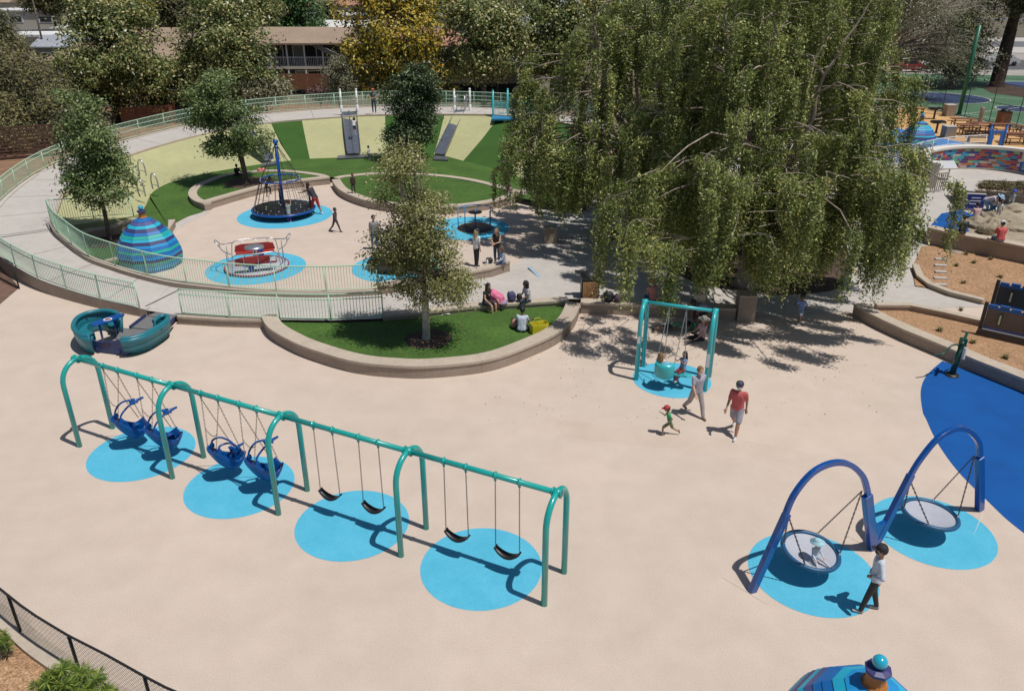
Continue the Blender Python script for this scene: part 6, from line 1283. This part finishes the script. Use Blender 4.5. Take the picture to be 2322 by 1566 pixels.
    # clothes
    tm = MB(); torso(tm, .016 * s)
    for (S_, E_, W_, bd, sd) in arms:
        if sleeve > 0:
            e1 = S_.lerp(E_, min(1, sleeve * 1.25)); cone(tm, S_, e1, .062 * s * g, .056 * s * g)
            if sleeve > .8: cone(tm, E_, W_, .052 * s * g, .038 * s)
    if dress:
        cone(tm, hl(.12), O + Vector((0, 0, -.22 * s)), .12 * s * g, .19 * s)
    skinned(tm, 'shirt' if not dress else 'dress', pm(top), root, vox, 5)
    lm_ = MB()
    for sd in (-1, 1): cone(lm_, hl(.08, 0, sd * .06), hl(-.03, 0, sd * .07), .100 * s * g, .108 * s * g)
    for hip, kn_, an in Lg:
        e = .016 * s
        if leglen <= .55: q = hip.lerp(kn_, leglen * 1.6); cone(lm_, hip, q, .096 * s * g, .088 * s * g)
        else: cone(lm_, hip, kn_, .094 * s * g, .068 * s * g); cone(lm_, kn_, kn_.lerp(an, min(1, (leglen - .5) * 2 * .96)), .068 * s * g, .052 * s * g)
    skinned(lm_, 'trousers' if leglen > .55 else 'shorts', pm(legs), root, vox, 4)
    for hip, kn_, an in Lg:
        sh = (an - kn_).normalized(); fd_ = Vector((0, 1, 0)) if abs(sh.z) > .55 else (Vector((0, .25, 1))).normalized(); 
        a = an - Vector((0, 0, .03 * s)) - fd_ * .03 * s; b = a + fd_ * .17 * s
        sm_ = MB(); cone(sm_, a, b, .042 * s, .036 * s); cone(sm_, an, a, .044 * s, .042 * s); skinned(sm_, 'shoe', pm(shoes), root, vox, 2)
    hm = MB(); hair_ = pm(hair, .6)
    if hairlen >= 0:
        hm.ball(hc - fw * hr * .14 + hu * hr * .14, hr * 1.07, 12, sc=(.82, .92, 1.02)) 
        if hairlen > .6:
            L = hairlen * .34 * s; cone(hm, hc - fw * hr * .6, hc - fw * (hr * .85 + .02) - Vector((0, 0, L)), hr * .72, hr * .5)
            for sd in (-1, 1): cone(hm, hc - fw * hr * .3 + Vector((sd * hr * .6, 0, 0)), hc - fw * hr * .7 + Vector((sd * hr * .75, 0, -L * .9)), hr * .4, hr * .3)
        if hairlen == .45:  # curly
            for k in range(16): hm.ball(hc - fw * hr * .2 + Vector((random.uniform(-.8, .8) * hr, random.uniform(-.9, .4) * hr, random.uniform(.1, 1.1) * hr)), hr * .45, 6)
        ho = skinned(hm, 'hair', hair_, root, min(vox, .018), 2)
    em = MB()
    for sd in (-1, 1): em.ball(hc + fw * hr * .84 + hu * hr * .08 + Vector((sd * hr * .3, 0, 0)), hr * .1, 6)
    em.build('eyes', M_black, root)
    if hat:
        kind, col = hat; hb = MB(); cmat = pm(col)
        M_ = Vector((0, 0, 1)).rotation_difference(hu).to_matrix()
        if kind == 'cap': hb.lathe([(hr * .95, hr * .25), (hr * .98, hr * .55), (hr * .8, hr * 1.0), (hr * .4, hr * 1.22), (.001, hr * 1.28)], n=16); hb.add([Vector((hr * .7 * math.sin(a), hr * (.75 + .95 * math.cos(a)), hr * .3)) for a in [R(-80 + 16 * i) for i in range(11)]] + [Vector((hr * .7 * math.sin(a), hr * (.75 + .95 * math.cos(a)), hr * .36)) for a in [R(-80 + 16 * i) for i in range(11)]], [tuple(range(11)), tuple(range(11, 22))[::-1]] + [(i, i + 1, 12 + i, 11 + i) for i in range(10)])
        elif kind == 'brim': hb.lathe([(hr * 1.9, hr * .3), (hr * 1.0, hr * .42), (hr * .92, hr * .9), (hr * .6, hr * 1.2), (.001, hr * 1.25)], n=18)
        elif kind == 'helmet': hb.lathe([(hr * 1.12, hr * .15), (hr * 1.15, hr * .5), (hr * .95, hr * 1.05), (hr * .5, hr * 1.32), (.001, hr * 1.38)], n=16)
        o_ = hb.build('hat', cmat, root)
        for v in o_.data.vertices: v.co = M_ @ v.co + hc
        sd_ = o_.modifiers.new('s', 'SOLIDIFY'); sd_.thickness = .008
    if mask: mk = MB(); mk.ball(hc + fw * hr * .52 - hu * hr * .42, hr * .62, 10, sc=(.95, .85, .75)); mk.build('face_mask', pm(mask), root)
    return root
def G(px, py, z=0): return P(px, py, z)
W_, K_, GR = (.75, .75, .75), (.018, .018, .022), (.35, .36, .4)
person(G(1574, 941), 1.68, -70, 'walk', 'woman in grey t-shirt and trousers with short hair and white mask walking', 'light', (.36, .36, .42), .5, (.34, .31, .30), 1, (.22, .12, .06), .3, None, W_, (.25, .15, .1), girth=1.12, vox=.016, fingers=True)
person(G(1664, 983), 1.76, -120, 'walk', 'man in salmon polo shirt, dark cap, white mask and grey shorts', 'tan', (.52, .11, .11), .6, (.30, .30, .36), .55, K_, .3, ('cap', (.05, .055, .08)), W_, (.6, .6, .62), girth=1.1, vox=.016, fingers=True)
person(G(1516, 986), .98, 170, 'run', 'toddler in red cap and green t-shirt running', 'tan', (.04, .28, .13), .5, (.16, .17, .07), .55, K_, .3, ('cap', (.45, .05, .05)), None, (.2, .2, .2), vox=.012, fingers=True)
person(G(1968, 1384), 1.68, 165, 'hips', 'woman in white shirt, black trousers and black cap with hands on hips', 'tan', (.55, .60, .68), 1, K_, 1, K_, .55, ('cap', (.02, .02, .025)), K_, (.35, .35, .38), vox=.015, fingers=True)
person(G(1847, 1266, .50), .82, -75, 'floor', 'small child in pale blue clothes and hat sitting in the saucer swing', 'light', (.50, .58, .68), 1, (.45, .47, .52), 1, (.1, .06, .04), .3, ('brim', (.35, .58, .66)), W_, (.2, .2, .22), vox=.012, seat=.0, fingers=True)
person(G(1813, 733), 1.28, 225, 'run', 'boy in pale blue t-shirt and shorts running out of the tree shade', 'brown', (.25, .35, .65), .5, (.30, .35, .45), .45, K_, .45, None, None, (.6, .6, .65), vox=.015)
person(G(1503, 843, .55) + Vector((-.1, 0, -.0)), 1.15, 70, 'swing', 'child in white shirt on the two seat swing, back to the camera', 'light', W_, .5, (.3, .25, .2), .5, (.2, .11, .05), .7, None, None, (.4, .4, .4), seat=.03, vox=.015)
person(G(1530, 843, .55) + Vector((.28, .15, -.05)), 1.12, -140, 'swing', 'child in blue vest and maroon leggings on the two seat swing', 'tan', (.20, .30, .55), .2, (.20, .035, .045), 1, K_, .9, None, None, (.5, .5, .5), seat=.03, vox=.015)
person(G(1183, 757, .25) + Vector((0, .2, 0)), 1.68, 80, 'cross', 'person in white t-shirt sitting on the turf beside the yellow bag', 'brown', (.55, .60, .72), .5, (.03, .035, .06), 1, K_, .5, None, None, K_, vox=.018, seat=0)
person(G(1096, 690, .47) + Vector((.1, -.0, 0)), 1.62, -40, 'sit', 'long haired woman in black top sitting on the planter back wall', 'light', K_, .15, (.03, .03, .04), .5, K_, 1.5, None, None, (.15, .15, .2), vox=.018, seat=0, girth=1.08)
person(G(1192, 683, .47) + Vector((.1, -.0, 0)), 1.58, -150, 'sit', 'woman in white top with long black hair sitting on the planter wall', 'brown', (.58, .56, .60), .5, (.05, .08, .12), 1, K_, 1.6, None, None, (.3, .3, .3), vox=.018, seat=0)
person(G(1081, 604), 1.72, 45, 'stand', 'woman in white t-shirt, black trousers and dark cap standing near the wall', 'light', W_, .5, K_, 1, (.40, .28, .14), 1.0, ('cap', (.03, .04, .06)), None, K_, vox=.018)
person(G(1127, 600), 1.70, -110, 'cross_arms', 'woman with long fair hair in black tank top and jeans with folded arms', 'light', K_, 0, (.05, .08, .16), 1, (.20, .13, .07), 1.5, None, None, K_, vox=.018)
person(G(1143, 598, .5), 1.45, -160, 'sit', 'person with hair down and pale blue jacket sitting on the shaded wall', 'tan', (.34, .40, .52), 1, (.10, .12, .2), 1, (.12, .08, .05), 1.2, None, None, GR, vox=.02, seat=0)
person(G(851, 566), 1.68, -60, 'stand', 'person in grey top and jeans half hidden behind the white trunked tree', 'tan', (.28, .26, .25), .6, (.10, .15, .26), 1, K_, .5, None, None, GR, vox=.02)
person(G(862, 556), 1.05, -100, 'stand', 'small child in pale clothes beside the tree foliage', 'tan', (.5, .55, .55), .5, (.3, .4, .42), 1, K_, .5, None, None, GR, vox=.018)
person(G(762, 526), 1.28, -20, 'walk', 'child dressed all in dark clothes walking alone on the tan surface', 'brown', (.055, .05, .055), 1, (.045, .04, .045), 1, K_, .5, None, None, K_, vox=.016)
person(G(718, 486), 1.85, 160, 'push', 'tall man in black tank top and red shorts pushing the rope climber', 'tan', (.035, .035, .045), .1, (.42, .03, .035), .7, K_, .35, None, None, W_, vox=.018, girth=1.1)
person(G(704, 466, .42), 1.05, 200, 'hold', 'child in grey shirt holding the ropes next to the tall man', 'brown', (.45, .47, .5), .5, K_, 1, K_, .45, None, None, GR, vox=.018)
person(G(657, 503, 0), 1.12, 95, 'hold', 'curly haired girl in floral dress and purple leggings leaning on the platform', 'light', (.30, .36, .32), .2, (.16, .05, .30), 1, (.05, .03, .02), .45, None, None, W_, vox=.015, dress=1)
person(G(640, 466, .42), 1.15, -70, 'hold', 'child in a red cap standing by the blue pole', 'light', (.15, .12, .14), .5, K_, 1, K_, .5, ('cap', (.45, .03, .04)), None, W_, vox=.018)
person(G(606, 446, .9), 1.1, 20, 'climb', 'child in dark clothes climbing the left ropes', 'brown', (.05, .05, .06), 1, K_, 1, K_, .5, None, None, K_, vox=.02)
person(G(802, 438, .45), 1.12, -60, 'stand', 'child in dark brown clothes standing on the seat wall of the right lawn island', 'brown', (.05, .03, .025), 1, (.03, .025, .03), 1, (.1, .04, .02), .6, None, None, K_, vox=.02)
person(G(838, 364, .36), .95, 150, 'stand', 'toddler in white t-shirt standing beside the double slide', 'tan', W_, .5, (.15, .17, .22), 1, K_, .5, None, None, GR, vox=.02)
person(G(804, 305, 1.55), 1.2, 90, 'climb', 'child in white top and black shorts climbing up the double slide', 'light', (.62, .6, .64), .5, K_, .5, K_, .9, None, None, W_, vox=.02)
person(G(849, 256, 2.36), 1.78, -90, 'cross_arms', 'man with orange cap and grey shirt standing on the bridge', 'tan', (.12, .125, .13), .5, (.05, .08, .13), 1, K_, .3, ('cap', (.55, .14, .04)), None, K_, vox=.022)
person(G(538, 397, .45), 1.3, -60, 'cross', 'person in black sitting in the shade beside the left island tree', 'brown', K_, 1, K_, 1, K_, .5, None, None, K_, vox=.022, seat=0)
person(G(552, 391, .40), 1.6, -110, 'stand', 'adult in dark clothes standing behind the left island tree', 'brown', (.035, .035, .04), .5, K_, 1, K_, .5, None, None, K_, vox=.022)
person(G(1155, 442, .45), 1.25, -90, 'sit', 'child in pink and white sitting on the right end of the island wall', 'light', (.62, .38, .45), 1, (.5, .5, .52), 1, (.1, .06, .04), .7, None, None, W_, vox=.022, seat=0)
person(G(1480, 682, .47), 1.6, 110, 'sit', 'person in red and white top sitting on the low wall under the leaves', 'light', (.50, .22, .19), .5, (.06, .09, .18), 1, (.2, .1, .05), .5, None, None, GR, vox=.02, seat=0)
person(G(1585, 697, .47), 1.62, -110, 'sit', 'person in sun hat and white top sitting on the wall above the group', 'light', (.65, .55, .5), .5, (.14, .03, .05), 1, (.2, .1, .05), .8, ('brim', (.65, .6, .5)), None, GR, vox=.02, seat=0)
lying = person(G(1478, 752), 1.42, 0, 'stand', 'child in tie dyed shirt lying face down on the shaded ground', 'brown', (.14, .32, .20), .5, (.02, .025, .05), .5, K_, .5, None, None, K_, vox=.018)
lying.rotation_euler = (R(-83), 0, R(-82)); lying.location = G(1478, 753) + Vector((0, 0, .12))
person(G(1590, 770), 1.62, 195, 'floor', 'woman in pink shirt and sun hat sitting on the ground by the swing', 'light', (.55, .36, .38), .5, K_, 1, (.2, .1, .05), .8, ('brim', (.62, .58, .48)), None, K_, vox=.018, seat=0)
person(G(1568, 752), 1.15, -20, 'cross', 'child in dark green shirt sitting next to the woman in the sun hat', 'brown', (.01, .12, .08), .5, K_, 1, K_, .5, None, None, K_, vox=.018, seat=0)
person(G(1603, 742), 1.6, 190, 'bend', 'person in grey shirt bending over the seated group', 'brown', (.26, .26, .32), .6, K_, 1, K_, .9, None, None, K_, vox=.02)
person(G(1918, 655), 1.5, -80, 'hang', 'child in blue jeans reaching up to a branch under the weeping tree', 'tan', (.30, .2, .17), .5, (.25, .33, .45), 1, K_, .5, None, None, W_, vox=.02)
person(G(1600, 520), 1.6, -90, 'stand', 'person in pink and dark clothes standing deep under the weeping trees', 'tan', (.5, .2, .28), .5, (.1, .1, .25), 1, K_, .5, None, None, GR, vox=.025)
person(G(2267, 548, PZ + .24), 1.72, 85, 'sit', 'man in red shirt and white cap sitting on the tall wall', 'light', (.55, .10, .10), .6, (.15, .22, .33), 1, K_, .3, ('cap', W_), None, (.3, .04, .05), vox=.018, seat=0, girth=1.15)
person(G(2180, 532, PZ + .24), 1.68, 75, 'sit', 'person in black shirt sitting on the tall wall left of the man in red', 'tan', K_, .6, (.35, .27, .17), .55, K_, .4, None, None, K_, vox=.018, seat=0, girth=1.1)
person(G(2209, 510, PZ), 1.6, 80, 'cross', 'person in pale pink top sitting beside the low rock', 'light', (.58, .38, .38), .5, (.03, .03, .08), 1, K_, .5, None, None, K_, vox=.018, seat=.25)
person(G(2226, 488, PZ), 1.68, -60, 'bend', 'woman with pale blue hat and backpack leaning over a small child', 'light', (.55, .5, .56), .5, (.18, .33, .50), 1, K_, .8, ('brim', (.30, .48, .68)), None, W_, vox=.018).rotation_euler[2] += .3
person(G(2246, 489, PZ), .95, -80, 'bend', 'small child in bright blue clothes bending among the rocks', 'tan', (.02, .25, .45), .5, (.02, .2, .4), .5, K_, .5, None, None, K_, vox=.018)
person(G(2261, 497, PZ), .95, -100, 'stand', 'toddler in white and grey standing on the rocks', 'brown', (.55, .57, .58), .5, (.4, .42, .45), .6, K_, .5, None, None, W_, vox=.018)
person(G(2288, 477, PZ), 1.1, -110, 'walk', 'child in bright blue helmet walking on the rocks', 'light', (.30, .36, .42), .6, (.2, .3, .36), .6, K_, .4, ('helmet', (.02, .10, .60)), None, GR, vox=.018)
# ================================================================ BAGS AND SMALL THINGS
def bag(px, py, z, w_, d_, h, col, label, kind='backpack', rz=.3):
    c = P(px, py, z); t = thing(kind, c, label, 'bag', rz=rz); bm = bmesh.new(); bmesh.ops.create_icosphere(bm, subdivisions=3, radius=.5); 
    for v in bm.verts:
        v.co = Vector((math.copysign(abs(v.co.x * 2) ** .7 / 2, v.co.x) * w_, math.copysign(abs(v.co.y * 2) ** .7 / 2, v.co.y) * d_, (v.co.z + .48) * h))
    me = bpy.data.meshes.new('body'); bm.to_mesh(me); bm.free(); me.materials.append(pm(col)); me.polygons.foreach_set('use_smooth', [True] * len(me.polygons)); ob = bpy.data.objects.new('body', me); C.objects.link(ob); ob.parent = t
    MB().ball((0, -d_ * .42, h * .3), .5, 8, sc=(w_ * .7, d_ * .35, h * .45)).build('pocket', pm(tuple(v * .7 for v in col)), t)
    for s_ in (-.25, .25): MB().tube(cat([(s_ * w_, d_ * .4, h * .9), (s_ * w_ * 1.3, d_ * .75, h * .5), (s_ * w_, d_ * .45, h * .1)], 4), .015, 5).build('strap', pm(K_), t)
    return t
bag(1160, 683, .47, .34, .28, .42, (.06, .07, .16), 'dark blue backpack with white pattern on the planter wall')
bag(1140, 690, .47, .4, .22, .16, (.35, .30, .45), 'lilac bundle lying on the wall beside the backpack', 'bundle')
bag(1178, 684, .47, .2, .2, .35, K_, 'small black bag left of the woman in white', 'bag')
bag(1170, 742, .27, .36, .3, .34, (.50, .24, .20), 'coral pink bag on the turf left of the person in white', 'bag')
bag(1380, 683, .47, .4, .3, .42, K_, 'black backpack slumped on the straight low wall')
bag(1402, 684, .47, .34, .3, .30, (.10, .04, .12), 'dark purple bag next to the black backpack', 'bag')
bag(1110, 596, .52, .3, .25, .25, K_, 'small black bag on the shaded wall by the two women', 'bag')
# pink blanket heap
c = P(1126, 688, .47); t = thing('jacket', c, 'bright pink patterned jacket wrapped round a child on the wall', 'jacket'); mb = MB(); cone(mb, (-.16, .05, .38), (.12, 0, .22), .2, .2); cone(mb, (.12, 0, .2), (.22, -.1, .06), .2, .12); cone(mb, (-.2, 0, .1), (.1, -.05, .08), .14, .16); skinned(mb, 'cloth', mat('pink_cloth', (.70, .07, .26), .8, col2=(.75, .30, .42), scale=9), t, .02, 4)
mb = MB(); cone(mb, (.16, -.12, .06), (.22, -.22, -.15), .05, .045); skinned(mb, 'leg', pm((.02, .02, .03)), t, .02, 2)
# yellow bag
c = P(1222, 752, .25); t = thing('tote_bag', c, 'open bright yellow plastic tote on the turf by the seat wall', 'bag', rz=.35); my = mat('yellow_plastic', (.62, .55, .03), .4)
for x, y, dx, dy in ((0, -.17, .62, .015), (0, .17, .62, .015), (-.31, 0, .015, .34), (.31, 0, .015, .34)): MB().box((x, y, .18), (dx, dy, .36)).build('side', my, t)
MB().box((0, 0, .01), (.6, .33, .02)).build('bottom', my, t)
for s_ in (-.17, .17): MB().tube(cat([(-.12, s_, .34), (-.1, s_, .46), (.1, s_, .46), (.12, s_, .34)], 4), .012, 5).build('handle', my, t)
for px, py, z, col, lb in [(1208, 741, .25, (.5, .55, .65), 'clear bottle standing on the turf behind the yellow tote'), (1161, 737, .25, (.6, .65, .6), 'small pale cup on the turf beside the coral bag'), (1105, 600, .52, W_, 'white tumbler on the shaded wall beside the black bag')]:
    c = P(px, py, z); t = thing('bottle', c, lb, 'bottle'); MB().lathe([(.045, 0), (.045, .2), (.02, .25), (.02, .28), (.001, .28)], n=12).build('body', mat('bottle' + lb[:4], col, .2), t); MB().lathe([(.024, .27), (.024, .31), (.001, .31)], n=10).build('lid', pm(K_), t)
c = P(1011, 713, .25); t = thing('napkin', c, 'crumpled white wrapper lying on the turf below the planter wall', 'litter', rz=.2); MB().add([(-.16, -.06, .01), (0, -.08, .05), (.16, -.05, .02), (.15, .07, .04), (.02, .05, .01), (-.15, .08, .05)], [(0, 1, 4, 5), (1, 2, 3, 4)]).build('paper', M_whitep, t)
c = PY(593, 388, 51.5); t = thing('heart_balloon', c, 'pink heart shaped balloon floating above the left lawn island', 'balloon'); hp = []
for i in range(28): a = 2 * math.pi * i / 28; hp.append((.018 * 16 * math.sin(a) ** 3, .018 * (13 * math.cos(a) - 5 * math.cos(2 * a) - 2 * math.cos(3 * a) - math.cos(4 * a))))
mb = MB(); vs = [(x, 0, z) for x, z in hp] + [(x * .6, -.09, z * .6) for x, z in hp] + [(x * .6, .09, z * .6) for x, z in hp]; n = 28
mb.add(vs, [(i, (i + 1) % n, n + (i + 1) % n, n + i) for i in range(n)] + [((i + 1) % n, i, 2 * n + i, 2 * n + (i + 1) % n) for i in range(n)] + [tuple(range(n, 2 * n)), tuple(range(2 * n, 3 * n))[::-1]], 0, True); mb.build('foil', mat('pink_foil', (.7, .2, .22), .3), t); MB().tube([(0, 0, -.28), (.05, 0, -1.5)], .006, 4).build('string', M_whitep, t)
# leaf litter
n = 700; pts = np.empty((n, 3)); 
for i in range(n):
    k = random.random()
    if k < .4: q = P(random.gauss(970, 130), random.gauss(755, 22), .262)
    elif k < .8: q = P(random.uniform(1250, 1950), random.uniform(560, 860), .03)
    else: q = P(random.uniform(1100, 2000), random.uniform(760, 960), .02)
    pts[i] = q
jm = MB()
for i in range(4, 158, 7): 
    a_, b_ = ri[i] + Vector((0, 0, .006)), ro[i] + Vector((0, 0, .006)); t_ = (ro[i + 1] - ro[i]).normalized() * .012
    jm.add([a_ - t_, b_ - t_, b_ + t_, a_ + t_], [(0, 1, 2, 3)])
for a_, b_ in ((P(318, 700, .335), P(405, 657, .335)), (P(0, 534, .87), P(110, 519, .87))):
    d_ = (b_ - a_).normalized(); t_ = Vector((-d_.y, d_.x, 0)) * .035; jm.add([a_ - t_, b_ - t_, b_ + t_, a_ + t_], [(0, 1, 2, 3)])
setting('path_joint', jm, mat('joint_dark', (.10, .095, .09), .9))
sheet('worn_patch', [P(*p) for p in [(1262, 956), (1330, 955), (1430, 968), (1560, 985), (1700, 1000), (1850, 1035), (1800, 1048), (1640, 1035), (1500, 1012), (1400, 1002), (1290, 990)]], .002, ramp_layers('worn_tan', ((.585, .48, .395), [(.8, (.95, .93, .92), (1.07, 1.09, 1.12), 7), (38, g1(.86), g1(1.1), 3)])), k=6)
rt = leaf_mesh('leaf_litter', pts, np.c_[rng.normal(size=(n, 2)), np.zeros(n)], .05, .03, [pm((.40, .34, .16)), pm((.2, .13, .06))], None); rt['kind'] = 'stuff'
for a_, b_, w_ in (((1640, 1308), (1762, 1384), .03), ((1908, 1206), (2062, 1292), .03), ((2228, 1165), (2206, 1216), .025), ((1978, 1250), (1966, 1290), .02)):
    a_, b_ = P(*a_), P(*b_); d_ = (b_ - a_).normalized(); t_ = Vector((-d_.y, d_.x, 0)) * w_ / 2; z_ = Vector((0, 0, .009))
    setting('scuff_line', MB().add([a_ - t_ + z_, b_ + z_, a_ + t_ + z_], [(0, 1, 2)]), mat('scuff' + str(int(a_.x * 10)), (.66, .60, .52), .8))
